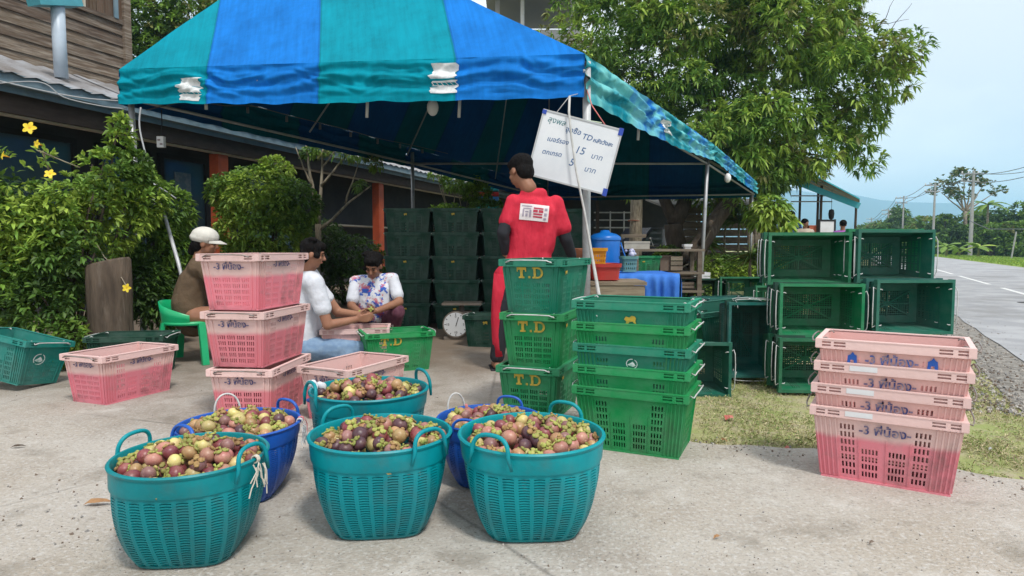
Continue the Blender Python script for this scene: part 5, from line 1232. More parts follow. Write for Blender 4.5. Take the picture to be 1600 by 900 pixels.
m_pen = mat('blue_marker_ink', (.05, .12, .26), .6); m_peng = mat('faded_green_ink', (.10, .22, .24), .6)
def wr(txt, x, z, size, m, k=0.0, bold=0.0):
    me = text_mesh(txt, size, m, bold, .0002, 'LEFT', shear=.18); o = obj('handwriting', me, wb, (x*bw-bw/2, -.0046, bh_/2-z*bh_), (math.pi/2, k, 0)); return o
wr('ลุงพล', .08, .125, .066, m_peng, .03, .0009); wr('จุดซื้อ', .315, .205, .060, m_pen, .0, .0011); wr('TD', .535, .245, .066, m_pen, .0, .0009); wr('หลังวังสะ', .675, .26, .047, m_pen, .0, .0013)
wr('เบอร์รอง', .13, .41, .052, m_pen, -.05, .0009); wr('15', .49, .46, .088, m_pen, 0, .0004); wr('บาท', .70, .49, .062, m_pen, 0, .0004)
wr('ตกเกรด', .11, .61, .052, m_pen, -.06, .0009); wr('5', .46, .66, .088, m_pen, 0, .0004); wr('บาท', .66, .70, .062, m_pen, 0, .0004)
for (pts, m, lab, r_) in (([W(868, 178, 5.42), W(890, 150, 5.55), W(905, 146, 5.66)], m_cable, 'grey hanging string left of the pole holding the whiteboard', .004), ([W(917, 140, 5.66), W(925, 165, 5.52), W(946, 196, 5.42)], mat('pink_string', (.55, .18, .17), .8), 'pink string right of the pole holding the whiteboard', .005),
                          ([W(872, 178, 5.44), W(905, 186, 5.5), W(940, 192, 5.43)], mat('pale_green_string', (.5, .62, .45), .8), 'pale green string tied across the top of the whiteboard', .005)):
    mb = MB(); mb.tube(pts, r_, 6); tag(mb.build('string', m, smooth=True), lab, 'string')
# white strap drooping in front of the board to the crates
mb = MB(); pts = [W(890, 150, 5.40), W(889, 175, 5.38), W(893, 215, 5.36), W(900, 265, 5.35), (W(913, 330, 5.33)), W(925, 400, 5.30), W(936, 462, 5.2), W(938, 500, 5.15)]
mb.tube(pts, [.010, .010, .009, .009, .010, .013, .016, .016], 7); tag(mb.build('white_strap', mat('white_strap_cloth', (.58, .58, .56), .8, (.42, .42, .4), 12), smooth=True), 'long white strap drooping past the whiteboard down beside the front right pole', 'strap')

# wooden work table, red crate, yellow basket
def planks_table(name, x0, x1, y0, y1, h, label, m, nb=4, legs=True, skirt=None):
    t = empty(name, ((x0+x1)/2, (y0+y1)/2, 0)); tag(t, label, 'table'); wd = (y1-y0)/nb
    for i in range(nb):
        mb = MB(); mb.box((0, -(y1-y0)/2+wd*(i+.5), h-.015+random.uniform(-.002, .002)), (x1-x0+random.uniform(-.02, .02), wd-.012, .03)); mb.build('plank', m, t)
    mb = MB(); mb.box((0, -(y1-y0)/2+.03, h-.08), (x1-x0-.06, .03, .09)); mb.build('apron', m, t); mb = MB(); mb.box((0, (y1-y0)/2-.03, h-.08), (x1-x0-.06, .03, .09)); mb.build('apron', m, t)
    for sx in (-1, 1):
        for sy in (-1, 1):
            mb = MB(); mb.box((sx*((x1-x0)/2-.05), sy*((y1-y0)/2-.05), (h-.04)/2), (.06, .06, h-.04)); mb.build('leg', m, t)
    return t
m_tw = mat('pale_table_wood', (.30, .25, .17), .8, (.20, .15, .10), 3, .4, .65, .002, 40, dirt=(.12, .09, .06), dscale=5, stretch=(1, 8, 8), rvar=.15)
X0 = W(893, 440, 5.95).x; X1 = W(1005, 440, 5.95).x; planks_table('work_table', X0-.1, X1, 5.75, 6.35, .68, 'worn wooden plank table behind the nested green crates, red tub on it', m_tw)
def tub(name, px0, px1, pyb, pyt, Y, m, label, cat, taper=.88, handles=True, slots=False, dep=.36):
    a = W(px0, pyb, Y); b = W(px1, pyb, Y); h = W(px0, pyt, Y).z-a.z; cx = (a.x+b.x)/2; wd = b.x-a.x
    t = empty(name, (cx, Y+dep/2, a.z)); tag(t, label, cat); mb = MB(); x, y = wd/2, dep/2; k = taper
    def f(u, v, d):
        s = k+(1-k)*v/h; th = u*2*math.pi; c_, s_ = math.cos(th), math.sin(th); e = 5; r = (abs(c_)**e+abs(s_)**e)**(-1/e); return ((x*s-d)*r*c_, (y*s-d)*r*s_, v)
    nu = 48; us = [i/nu for i in range(nu+1)]; vs = [0, h*.15, h*.3, h*.45, h*.6, h*.78, h]
    mb.perf(f, us, vs, (lambda i, j: slots and i % 2 == 0 and j in (1, 3)), .006, closeu=True)
    mb.box((0, 0, .006), (2*x*k*.97, 2*y*k*.97, .01)); mb.build('body', m, t)
    r2 = MB(); r2.perf(lambda u, v, d: tuple(V3(f(u, min(v, h), -.012+d*2))+V3((0, 0, v-min(v, h)))), us, [h-.028, h+.004], lambda i, j: False, .007, closeu=True); r2.build('rim', m, t)
    return t
m_rp = mat('red_plastic', (.50, .035, .03), .45, (.42, .05, .04), 5, spec=.5); m_yp = mat('yellow_plastic', (.62, .30, .01), .45, (.5, .22, .01), 6)
tub('red_tub', 926, 972, 438, 413, 5.85, m_rp, 'red plastic tub on the wooden plank table', 'tub', dep=.38)
tub('red_tub', 905, 930, 437, 413, 6.02, m_rp, 'red tub end showing just left of the front right canopy pole', 'tub', dep=.3)
yb = tub('yellow_basket', 922, 949, 413, 388, 6.15, m_yp, 'yellow slotted basket above the red tub beside the blue barrel', 'basket', slots=True, dep=.22)
mb = MB(); mb.lathe([(.001, 0), (.055, 0), (.075, .10), (.08, .11), (.001, .10)], 14); po = mb.build('terracotta_pot', mat('terracotta', (.42, .16, .08), .8, (.3, .13, .08), 9), smooth=True); po.location = W(906, 406, 6.05); tag(po, 'small terracotta pot on the table left of the canopy pole', 'pot')
# blue barrel
bx_ = W(949, 400, 7.2).x; bt = W(949, 362, 7.2).z; br = .170
ba = empty('blue_barrel', (bx_, 7.4, bt-.58)); tag(ba, 'bright blue plastic barrel with lid behind the red tub', 'barrel')
m_bp = mat('bright_blue_plastic', (.008, .16, .56), .35, (.006, .13, .48), 4, spec=.5)
mb = MB(); mb.lathe([(br*.86, 0), (br*.97, .03), (br, .2), (br*1.02, .4), (br*1.03, .47), (br*1.0, .5)], 28); mb.build('body', m_bp, ba, smooth=True)
mb = MB(); mb.lathe([(br*1.08, .485), (br*1.09, .51), (br*1.02, .53), (br*.80, .555), (br*.35, .575), (br*.28, .60), (.001, .605)], 28, cap=False); mb.build('lid', m_bp, ba, smooth=True)
mb = MB(); mb.tube([(br*1.0, -.08, .46), (br*1.15, -.10, .36), (br*1.32, -.11, .28), (br*1.5, -.1, .22)], .007, 6); mb.build('bail', m_bp, ba, smooth=True)
pl = empty('barrel_stand', (bx_, 7.4, 0)); tag(pl, 'plain wooden stand carrying the blue barrel', 'stand'); hh = bt-.58
for sx in (-1, 1):
    mb = MB(); mb.box((sx*.15, 0, hh/2-.015), (.06, .34, hh-.03)); mb.build('side', m_brown, pl)
mb = MB(); mb.box((0, 0, hh-.015), (.40, .40, .028)); mb.build('top', m_brown, pl)
# blue cloth table
tbx0, tbx1 = W(962, 430, 6.75).x, W(1056, 430, 6.75).x; m_bc = mat('blue_table_cloth', (.035, .14, .52), .8, (.06, .20, .60), 6, bump=.006, bscale=12, spec=.1)
tb = planks_table('covered_table', tbx0, tbx1, 6.75, 7.5, .70, 'table under a blue cloth behind the nested green crates', m_tw)
mb = MB(); nu, nv = 90, 26; w_, d_ = tbx1-tbx0+.06, .82; H_ = .36
def cl(u, v):
    x = -w_/2+w_*u; t = v*(d_+H_); 
    if t < d_: return (x, d_/2-t, .712+.003*math.sin(u*9+v*7))
    dd = (t-d_); fo = .028*math.sin(u*38+1.2*math.sin(u*9))*min(1, dd/.12)*.8
    return (x+.01*math.sin(u*31)*dd/H_, -d_/2-.008-.02*min(1, dd/.06)+fo*.9, .712-dd+.03*math.sin(u*3+.5)*dd/H_)
for j in range(nv+1):
    for i in range(nu+1): mb.v.append(cl(i/nu, j/nv))
mb.f = [(j*(nu+1)+i, (j+1)*(nu+1)+i, (j+1)*(nu+1)+i+1, j*(nu+1)+i+1) for j in range(nv) for i in range(nu)]; mb.m = [0]*len(mb.f)
clo = mb.build('blue_cloth', m_bc, smooth=True); clo.location = ((tbx0+tbx1)/2, 7.125, 0); so_ = clo.modifiers.new('s', 'SOLIDIFY'); so_.thickness = .003; tag(clo, 'blue cloth draped over the table with folds hanging at the front', 'tablecloth')
for lv in range(1):
    mb = MB()
    pts = []
    for i in range(31):
        z0 = .712
    # right side hang
    nv2 = 10
    for j in range(nv2+1):
        for i in range(31):
            y = -d_/2+d_*i/30; dd = .38*j/nv2; mb.v.append((w_/2+.004+.018*min(1, dd/.06)+.018*math.sin(i*.9)*min(1, dd/.12), y, .712-dd))
    mb.f = [(j*31+i, j*31+i+1, (j+1)*31+i+1, (j+1)*31+i) for j in range(nv2) for i in range(30)]; mb.m = [0]*len(mb.f)
    mb.build('side_drape', m_bc, clo, smooth=True)
tub('grey_green_basket', 972, 997, 425, 401, 6.95, mat('grey_green_plastic', (.10, .24, .22), .5, (.14, .28, .26), 6), 'grey green slotted basket on the blue cloth table, bunch of plastic in it', 'basket', slots=True, dep=.2)
mb = MB()
for k in range(10): mb.ball((random.uniform(-.06, .06), random.uniform(-.05, .05), random.uniform(0, .05)), random.uniform(.015, .035), 7, 5)
o = mb.build('crumpled_plastic', mat('lilac_plastic', (.30, .32, .55), .4, (.6, .6, .7), 20), smooth=True); o.location = W(985, 398, 7.05); tag(o, 'crumpled lilac plastic in the grey green basket', 'plastic')
# shelf bench with boxes
m_sw = mat('grey_shelf_wood', (.20, .165, .12), .85, (.13, .10, .075), 3, .4, .65, .002, 40, stretch=(1, 6, 6), rvar=.2)
Ys = 8.3; sx0, sx1 = W(985, 391, Ys).x, W(1094, 391, Ys).x; zt_ = W(1000, 389, Ys).z
sh_ = empty('shelf_bench', ((sx0+sx1)/2, Ys, 0)); tag(sh_, 'grey wooden shelf bench with boxes between the blue barrel and the leaning trunk', 'shelf')
hw = (sx1-sx0)/2
for k, z in enumerate((zt_, W(1000, 424, Ys).z, W(1000, 452, Ys).z)):
    for q in range(3):
        mb = MB(); mb.box(((.0 if k == 0 else .08), -.14+.15*q, z-.015), (2*hw-(.0 if k == 0 else .16), .138, .03)); mb.build('plank', m_sw, sh_)
for x in (-hw+.04, hw-.06):
    for y in (-.18, .18):
        mb = MB(); mb.box((x, y, (zt_-.03)/2), (.055, .055, zt_-.035)); mb.build('post', m_sw, sh_)
def cbox(px0, px1, py0, py1, Y, m, label, name='box', cat='box', dep=.28, slat=0):
    a = W(px0, py1, Y); b = W(px1, py0, Y); t = empty(name, ((a.x+b.x)/2, Y+dep/2, a.z)); tag(t, label, cat); wd, h = b.x-a.x, b.z-a.z
    if not slat:
        mb = MB(); mb.box((0, 0, h/2-.01), (wd-.01, dep-.01, h-.02)); mb.build('body', m, t); mb = MB(); mb.box((0, 0, h-.012), (wd, dep, .024)); mb.build('lid', m, t)
    else:
        for k in range(slat):
            for sy in (-1, 1):
                mb = MB(); mb.box((0, sy*(dep/2-.008), h*(k+.5)/slat), (wd, .016, h/slat-.012)); mb.build('slat', m, t)
            for sx in (-1, 1):
                mb = MB(); mb.box((sx*(wd/2-.009), 0, h*(k+.5)/slat), (.016, dep-.036, h/slat-.014)); mb.build('slat', m, t)
        mb = MB(); mb.box((0, 0, .008), (wd-.04, dep-.04, .014)); mb.build('bottom', m, t)
    return t
cbox(975, 1016, 377, 389, 8.25, m_white if False else mat('cream_box', (.46, .45, .40), .7, (.36, .34, .3), 6), 'long cream box on the top board of the shelf bench')
cbox(970, 1010, 366, 371, 8.5, m_sw, 'thin grey board lying above the cream box', 'board', 'board')
o = crate('green', W(1008, 424, 8.2)+V3((0, .05, 0)), (0, 0, D2R(0)), 'small looking green crate on the middle board of the shelf bench', None, [('ey', 'L', 1, -.2, .2)]); o.scale = (.62, .7, .62)
cbox(1031, 1050, 399, 423, 8.15, mat('brown_box', (.12, .085, .065), .8, (.16, .12, .09), 6), 'dark brown box beside the green crate on the shelf bench')
cbox(1048, 1067, 400, 423, 8.12, m_sw, 'slatted wooden fruit box right of the brown box on the shelf bench', 'wooden_box', 'box', .26, 3)
cbox(1058, 1085, 428, 436, 8.15, m_sw, 'slatted wooden box on the lower board of the shelf bench, upper one', 'wooden_box', 'box', .26, 2)
cbox(1058, 1085, 440, 451, 8.15, m_sw, 'slatted wooden box on the lower board of the shelf bench, lower one', 'wooden_box', 'box', .26, 2)
cbox(1088, 1110, 425, 445, 8.6, m_white, 'small white wire rack standing right of the shelf bench', 'wire_rack', 'rack', .2, 3)
tub('white_cup', 1069, 1081, 389, 382, 8.2, m_white, 'small white bowl on the right end of the shelf bench', 'bowl', dep=.09)
# stump by the bush
stp = empty('tree_stump', V3((W(172, 500, 5.38).x, 5.38, 0))); stp.scale = (.85, .85, .97); tag(stp, 'broad grey weathered tree stump between the flowering bush and the canopy pole', 'stump')
mb = MB(); n = 30
for (r_, z) in ((.235, 0), (.212, .1), (.20, .4), (.205, .7), (.20, .88), (.185, .90)):
    for j in range(n):
        t = 2*math.pi*j/n; rr_ = r_*(1+.05*math.sin(3*t+1)+.03*math.sin(7*t)+.02*math.sin(13*t+z*2)); mb.v.append((rr_*math.cos(t), rr_*.8*math.sin(t), z+(.04*math.cos(t) if z > .8 else 0)))
for i in range(5):
    for j in range(n): q_ = (j+1) % n; mb.f.append((i*n+j, i*n+q_, (i+1)*n+q_, (i+1)*n+j)); mb.m.append(0)
mb.f.append(tuple(5*n+j for j in range(n))); mb.m.append(0)
mb.build('wood', mat('grey_stump_wood', (.125, .095, .07), .9, (.065, .05, .038), 5, .35, .65, .014, 11, dirt=(.20, .17, .14), dscale=3, dlo=.56, stretch=(3, 3, .6), spec=.1), stp, smooth=True)

# ---- things parked in the shade behind the canopy
m_car = mat('dark_blue_car_paint', (.012, .016, .03), .25, spec=.6); m_tyre = mat('tyre_rubber', (.015, .015, .015), .8); m_cg = mat('tinted_glass', (.03, .06, .06), .08, spec=.8); m_chr = mat('chrome', (.6, .6, .6), .2, metal=.9)
Yc = 22.0; ctr = V3((W(1020, 400, Yc).x, Yc, 0))
pk = empty('parked_pickup', ctr, (0, 0, D2R(20))); tag(pk, 'dark pickup parked in the shade behind the canopy and the trunks', 'pickup')
mb = MB(); mb.prism([(-2.4, .45), (-2.45, .95), (-1.1, 1.02), (-.6, 1.62), (.75, 1.66), (1.0, 1.05), (2.35, 1.02), (2.4, .45)], 1.65, M=Matrix.Translation((0, -.82, 0))); mb.build('body', m_car, pk)
mb = MB(); mb.prism([(-.95, 1.06), (-.55, 1.54), (.02, 1.57), (.02, 1.06)], .01, M=Matrix.Translation((0, -.835, 0))); mb.build('window', m_cg, pk); mb = MB(); mb.prism([(.10, 1.06), (.10, 1.57), (.68, 1.58), (.88, 1.08)], .01, M=Matrix.Translation((0, -.835, 0))); mb.build('window', m_cg, pk)
for x in (-1.5, 1.5):
    for y in (-.75, .75):
        mb = MB(); mb.lathe([(.2, -.1), (.36, -.09), (.38, 0), (.36, .09), (.2, .1)], 20, M=Matrix.Translation((x, y, .38)) @ Euler((math.pi/2, 0, 0)).to_matrix().to_4x4()); wh = mb.build('wheel', m_tyre, pk); mb = MB(); mb.lathe([(.02, -.105), (.2, -.105), (.2, .105), (.02, .105)], 16, M=Matrix.Translation((x, y, .38)) @ Euler((math.pi/2, 0, 0)).to_matrix().to_4x4()); mb.build('rim', m_chr, wh)
def motorbike(px, Y, yaw, label):
    t = empty('motorcycle', V3((W(px, 400, Y).x, Y, 0)), (0, 0, yaw)); tag(t, label, 'motorcycle')
    for x in (-.6, .62):
        mb = MB(); mb.tube([(x+.27*math.cos(a), 0, .30+.27*math.sin(a)) for a in np.linspace(0, 2*math.pi, 19)], .045, 8, caps=False); w0 = mb.build('wheel', m_tyre, t, smooth=True)
        mb = MB()
        for k in range(8): a = k*math.pi/4; mb.tube([(x, 0, .3), (x+.26*math.cos(a), 0, .3+.26*math.sin(a))], .004, 4)
        mb.build('spokes', m_chr, w0)
    mb = MB(); mb.prism([(-.45, .35), (-.75, .72), (-.70, .80), (-.1, .74), (.12, .55), (.35, .62), (.50, .92), (.60, .88), (.48, .5), (.2, .32)], .22, M=Matrix.Translation((0, -.11, 0))); mb.build('body', m_car, t)
    mb = MB(); mb.prism([(-.72, .80), (-.68, .88), (-.1, .84), (.0, .76)], .24, M=Matrix.Translation((0, -.12, 0))); mb.build('seat', m_tyre, t)
    mb = MB(); mb.tube([(.44, -.32, 1.02), (.50, 0, .98), (.44, .32, 1.02)], .016, 6); mb.tube([(.5, 0, .98), (.64, 0, .3)], .03, 6); mb.build('handlebar', m_chr, t)
    mb = MB(); mb.ball((.58, 0, .92), (.07, .08, .075), 10, 7); mb.build('headlight', m_chr, t, smooth=True)
    for s in (-1, 1): mb = MB(); mb.tube([(.46, s*.2, 1.02), (.44, s*.26, 1.18)], .006, 5); mb.ball((.44, s*.27, 1.22), (.02, .06, .04), 8, 5); mb.build('mirror', m_chr, t)
    return t
motorbike(962, 17.6, D2R(-110), 'dark motorcycle parked behind the blue barrel, left one'); motorbike(1016, 18.2, D2R(-70), 'dark motorcycle parked between the pale trunk and the dark trunk')
# shed with railing behind
sd_ = empty('shed', V3((W(930, 400, 26).x, 26, 0))); tag(sd_, 'dark open shed in the shade behind the canopy', 'shed')
mb = MB(); mb.box((0, 1.5, 1.6), (9, .1, 3.2)); mb.build('wall', m_wall, sd_); mb = MB(); mb.box((0, 0, 3.3), (10, 3.6, .1), rot=(.08, 0, 0)); mb.build('roof', m_brown, sd_)
mb = MB()
for z in (1.75, 2.05, 2.35): mb.tube([(-.1, -.3, z), (1.7, -.3, z)], .03, 6)
for x in (0, .55, 1.1, 1.65): mb.tube([(x, -.3, 1.2), (x, -.3, 2.4)], .03, 6)
mb.build('railing', m_steelw, sd_)
for x in (-4, 0, 4): mb = MB(); mb.box((x, -.6, 1.6), (.12, .12, 3.2)); mb.build('post', m_brown, sd_)
# ================================================================== VEGETATION
def leafm(n, c, rough=.5, tr=.28): return mat('leaf_'+n, c, rough, None, trans=tr, island=True, rvar=.30, spec=.35)
LM = [leafm('deep', (.052, .105, .022)), leafm('mid', (.095, .185, .030)), leafm('fresh', (.165, .285, .040)), leafm('lime', (.29, .41, .06)), leafm('olive', (.19, .20, .055))]
m_bark = mat('grey_brown_bark', (.13, .10, .075), .9, (.075, .058, .045), 7, .35, .65, .012, 26, dirt=(.20, .18, .15), dscale=5, stretch=(2, 2, .5), spec=.1)
m_barkd = mat('dark_bark', (.11, .085, .065), .9, (.065, .05, .038), 7, .35, .65, .012, 26, stretch=(2, 2, .5), spec=.1); m_barkp = mat('pale_bark', (.38, .33, .25), .9, (.15, .12, .085), 9, .35, .65, .008, 30, stretch=(2, 2, .5), spec=.1)
def unit(n):
    v = rng.normal(size=(n, 3)); return v/np.linalg.norm(v, axis=1)[:, None]
def lump_points(centers, radii, n, shell=.72):
    """points mostly in the outer shell of several ellipsoid lumps, with the outward direction"""
    c = np.asarray(centers, float); r = np.asarray(radii, float); wgt = (r[:, 0]*r[:, 2]); wgt = wgt/wgt.sum()
    k = rng.choice(len(c), n, p=wgt); d = unit(n); rad = shell+(1-shell)*rng.random(n)**.6; rad = np.where(rng.random(n) < .18, rng.random(n)**.5, rad)
    P = c[k]+d*r[k]*rad[:, None]; out = d/r[k]; out /= np.linalg.norm(out, axis=1)[:, None]; return P, out, k
def noisevals(P, sc, seed):
    return np.array([noise.noise(V3((p[0]*sc+seed, p[1]*sc, p[2]*sc))) for p in P])
def rosettes(name, P, out, m, nl, ln, wd, mi_fn, parent, droop=.45, spread=.9, upb=.25, mats=LM):
    n = len(P); idx = np.repeat(np.arange(n), nl); ax = out[idx]+np.array([0, 0, upb]); ax /= np.linalg.norm(ax, axis=1)[:, None]
    rv = unit(n*nl); side = rv-ax*(rv*ax).sum(1)[:, None]; side /= np.linalg.norm(side, axis=1)[:, None]
    sp = spread*(.55+.6*rng.random((n*nl, 1))); D = ax*(1-.45*sp)+side*sp
    L_ = ln*rng.uniform(.65, 1.15, n*nl); Wd = wd*rng.uniform(.8, 1.2, n*nl)
    PP = P[idx]+side*.01+rng.normal(size=(n*nl, 3))*ln*.10
    me = leaves_mesh(name, PP, D, L_, Wd, mats, mi_fn[idx], droop=droop); o = obj(name, me, parent); tag(o, kind='stuff'); return o
def branch(mb, a, b, r0, r1, n=6, wob_=.06, seed=0, sides=8):
    a = V3(a); b = V3(b); Ln = (b-a).length; pts = []; 
    for i in range(n+1):
        t = i/n; p = a.lerp(b, t); q = V3((fbm(t*2+seed, 1.3), fbm(t*2+seed, 7.7), fbm(t*2+seed, 4.1)*.4))*wob_*Ln*math.sin(math.pi*min(1, t*1.0+.0)); pts.append(p+q)
    mb.tube(pts, [r0+(r1-r0)*(i/n) for i in range(n+1)], sides); return pts
def mixidx(P, seed, sc=.6, base=(0, 1, 1, 2, 2, 3)):
    v = noisevals(P, sc, seed)*1.3+rng.normal(size=len(P))*.28; q = np.clip(((v+.75)/1.5*len(base)).astype(int), 0, len(base)-1); return np.asarray(base)[q]

# ---- the big mango tree behind the canopy
FM_ = 1.36
mt_base = V3((W(1060, 450, 13.0*FM_).x, 13.0*FM_, -.02))
mango = empty('mango_tree', mt_base); tag(mango, 'large dense mango tree with drooping leaves rising behind the canopy', 'tree')
def mp_(px, py, Y): return W(px, py, Y*FM_)-mt_base
lumps = [((1150, 110), 13.6, (2.4, 2.2, 2.0)), ((1010, 60), 13.8, (2.0, 2.0, 1.7)), ((900, 60), 14.6, (1.2, 1.4, .95)), ((1250, 90), 13.2, (1.75, 1.9, 1.8)), ((1330, 125), 13.0, (.62, 1.1, .8)), ((1230, 215), 12.6, (1.6, 1.6, 1.15)), ((1100, 190), 12.9, (1.5, 1.6, 1.2)),
         ((1295, 205), 12.8, (.72, 1.1, .65)), ((1180, 270), 12.2, (.8, 1.0, .45)), ((1245, 238), 12.4, (.6, 1.0, .36)), ((1120, -30), 14.0, (2.8, 2.2, 1.7)), ((1270, -20), 13.6, (1.7, 1.8, 1.5)), ((960, 120), 13.6, (1.3, 1.5, 1.0)), ((1060, 250), 13.4, (1.3, 1.4, .7)), ((1340, 50), 13.3, (.45, .8, .5))]
lc = [tuple(mp_(*c, Y)) for c, Y, r in lumps]; lr = [tuple(q*FM_ for q in r) for c, Y, r in lumps]
Ps, Os, _k = lump_points(lc, lr, 210, .82); slr = [(q, q, q*.72) for q in rng.uniform(.42, .85, 210)]
P1_, O1_, _k = lump_points([tuple(p) for p in Ps], slr, 10200, .55); P2_, O2_, _k = lump_points(lc, [tuple(.80*q for q in r_) for r_ in lr], 2600, .6)
P = np.concatenate([P1_, P2_]); out = np.concatenate([O1_, O2_]); keep = (noisevals(P, .8, 3) > -.30) | (rng.random(len(P)) < .15); P, out = P[keep], out[keep]
rosettes('crown', P, out, None, 8, .225, .058, mixidx(P, 5, .7, (1, 2, 2, 2, 3, 3, 4)), mango, droop=.32)
# bright young flushes, as on the lower left side
fl = [((1195, 165), 11.6, .28), ((1165, 195), 11.7, .30), ((1240, 180), 11.5, .24), ((1120, 175), 11.9, .22), ((1145, 225), 11.6, .26), ((1180, 245), 11.5, .22), ((1080, 110), 12.1, .2), ((1215, 15), 12.4, .3), ((1060, 20), 12.2, .3), ((1345, 95), 12.3, .25), ((1010, 30), 12.4, .3), ((1300, 40), 12.3, .25), ((1100, 60), 12.2, .25), ((1245, 110), 12.0, .2)]
pc = [tuple(mp_(*c, Y)) for c, Y, r in fl]; P, out, kk = lump_points(pc, [(r*1.9, r*1.3, r*1.3) for c, Y, r in fl], 330, .3); out[:, 1] -= .5
rosettes('young_leaves', P, out, None, 9, .29, .075, np.where(rng.random(len(P)) < .6, 2, 3), mango, droop=.4)
# leaf-clump tips standing free of the crown edge
P, out, kk = lump_points([tuple(mp_(*c, Y)) for c, Y in (((1385, 112), 12.6), ((1368, 165), 12.6), ((1335, 228), 12.3), ((1215, 262), 12.0), ((1378, 72), 12.8))], [(.45, .5, .40)]*5, 110, .2)
rosettes('outer_leaves', P, out, None, 8, .29, .066, mixidx(P, 2, .8), mango, droop=.5)
tb_ = MB(); branch(tb_, (0, 0, 0), mp_(1052, 350, 13.0), .31, .25, 6, .05, 1, 14); branch(tb_, mp_(1052, 352, 13.0), mp_(1105, 240, 13.2), .22, .15, 6, .06, 2, 10); branch(tb_, mp_(1055, 350, 13.0), mp_(1000, 230, 13.4), .17, .11, 6, .06, 3, 10); branch(tb_, mp_(1105, 242, 13.2), mp_(1250, 130, 13.2), .11, .05, 8, .06, 4)
branch(tb_, mp_(1105, 242, 13.2), mp_(1120, 60, 13.6), .10, .04, 8, .06, 5); branch(tb_, mp_(1000, 232, 13.4), mp_(930, 80, 14.), .08, .03, 8, .06, 6); branch(tb_, mp_(1250, 132, 13.2), mp_(1400, 80, 13.1), .05, .015, 8, .06, 7)
branch(tb_, mp_(1130, 215, 13.2), mp_(1320, 250, 12.8), .05, .015, 8, .05, 8)
tb_.build('trunk', m_barkd, mango, smooth=True)
tw = MB(); 
for (a, b) in (((1360, 40), (1420, 30)), ((1380, 60), (1440, 75)), ((1390, 50), (1425, 5)), ((1400, 62), (1450, 95)), ((1370, 45), (1400, -5))): branch(tw, mp_(*a, 12.9), mp_(*b, 12.8), .012, .004, 6, .12, a[0])
tw.build('bare_twigs', m_barkd, mango)
# ---- trees standing by it
lt = empty('leaning_tree', V3((W(1078, 450, 16.6).x, 16.6, -.02))); tag(lt, 'leaning brown trunk with cut branch behind the canopy pole on the right', 'tree')
def lp(px, py, Y): return W(px, py, Y*1.57)-lt.location
mb = MB(); branch(mb, lp(1072, 415, 10.5), lp(1150, 300, 10.9), .24, .19, 8, .03, 3, 12); branch(mb, lp(1092, 385, 10.5), lp(1112, 345, 10.2), .08, .05, 4, .02, 5); branch(mb, lp(1072, 416, 10.5), lp(1066, 449, 10.6), .25, .29, 4, .02, 8, 12); branch(mb, lp(1148, 303, 10.9), lp(1165, 262, 11.6), .18, .15, 5, .03, 9, 10); mb.build('trunk', m_bark, lt, smooth=True)
mb = MB(); branch(mb, lp(1050, 425, 10.2), lp(1104, 400, 10.2), .028, .016, 6, .1, 3); branch(mb, lp(1075, 438, 10.2), lp(1110, 360, 10.2), .02, .012, 6, .1, 4); mb.build('dead_branch', m_barkp, lt)
P, out, kk = lump_points([tuple(lp(1180, 250, 11.2)), tuple(lp(1150, 262, 11.0))], [(1.1, .8, .6), (.8, .6, .4)], 360, .3); rosettes('crown', P, out, None, 8, .29, .066, mixidx(P, 4, .8), lt)
pt = empty('pale_trunk_tree', V3((W(992, 445, 16.8).x, 16.8, -.02))); tag(pt, 'straight pale trunk rising behind the shelf into the canopy shade', 'tree')
mb = MB(); branch(mb, (0, 0, 0), W(995, 300, 16.8)-pt.location, .175, .155, 8, .01, 4, 12); branch(mb, W(995, 302, 16.8)-pt.location, W(985, 215, 17.2)-pt.location, .155, .10, 5, .02, 6, 10); mb.build('trunk', m_barkp, pt, smooth=True)
mb = MB(); mb.tube([((W(992, 345, 16.8)-pt.location).x+.175*math.cos(a), .175*math.sin(a), (W(992, 345, 16.8)-pt.location).z+.01*math.sin(a*2)) for a in np.linspace(0, 6.28, 14)], .012, 5); mb.build('tied_cord', mat('rust_cord', (.25, .08, .05), .8), pt)
P, out, kk = lump_points([(0, .2, 5.2), (.5, .3, 4.4)], [(1.2, 1.0, .9), (.8, .7, .5)], 350, .4); rosettes('crown', P, out, None, 7, .2, .045, mixidx(P, 9, .8), pt)
# pair of thin stems by the far right corner of the canopy
for k, (px, Y, r_) in enumerate(((1168, 16.2, .05), (1180, 16.0, .07), (1188, 16.4, .045))):
    t = empty('slender_tree', V3((W(px, 440, Y).x, Y, -.02))); tag(t, 'slender pale stem by the far right canopy corner, '+['left of the three', 'middle and thickest of the three', 'right of the three'][k], 'tree', 'slender stems at the canopy corner')
    mb = MB(); branch(mb, (0, 0, 0), W(px+6, 285, Y)-t.location, r_, r_*.7, 8, .03, k*3, 8); mb.build('trunk', m_barkp, t, smooth=True)
    P, out, kk = lump_points([tuple(W(px+14, 285, Y)-t.location)], [(.5, .5, .3)], 60, .2); rosettes('crown', P, out, None, 7, .2, .045, mixidx(P, k, .8), t)

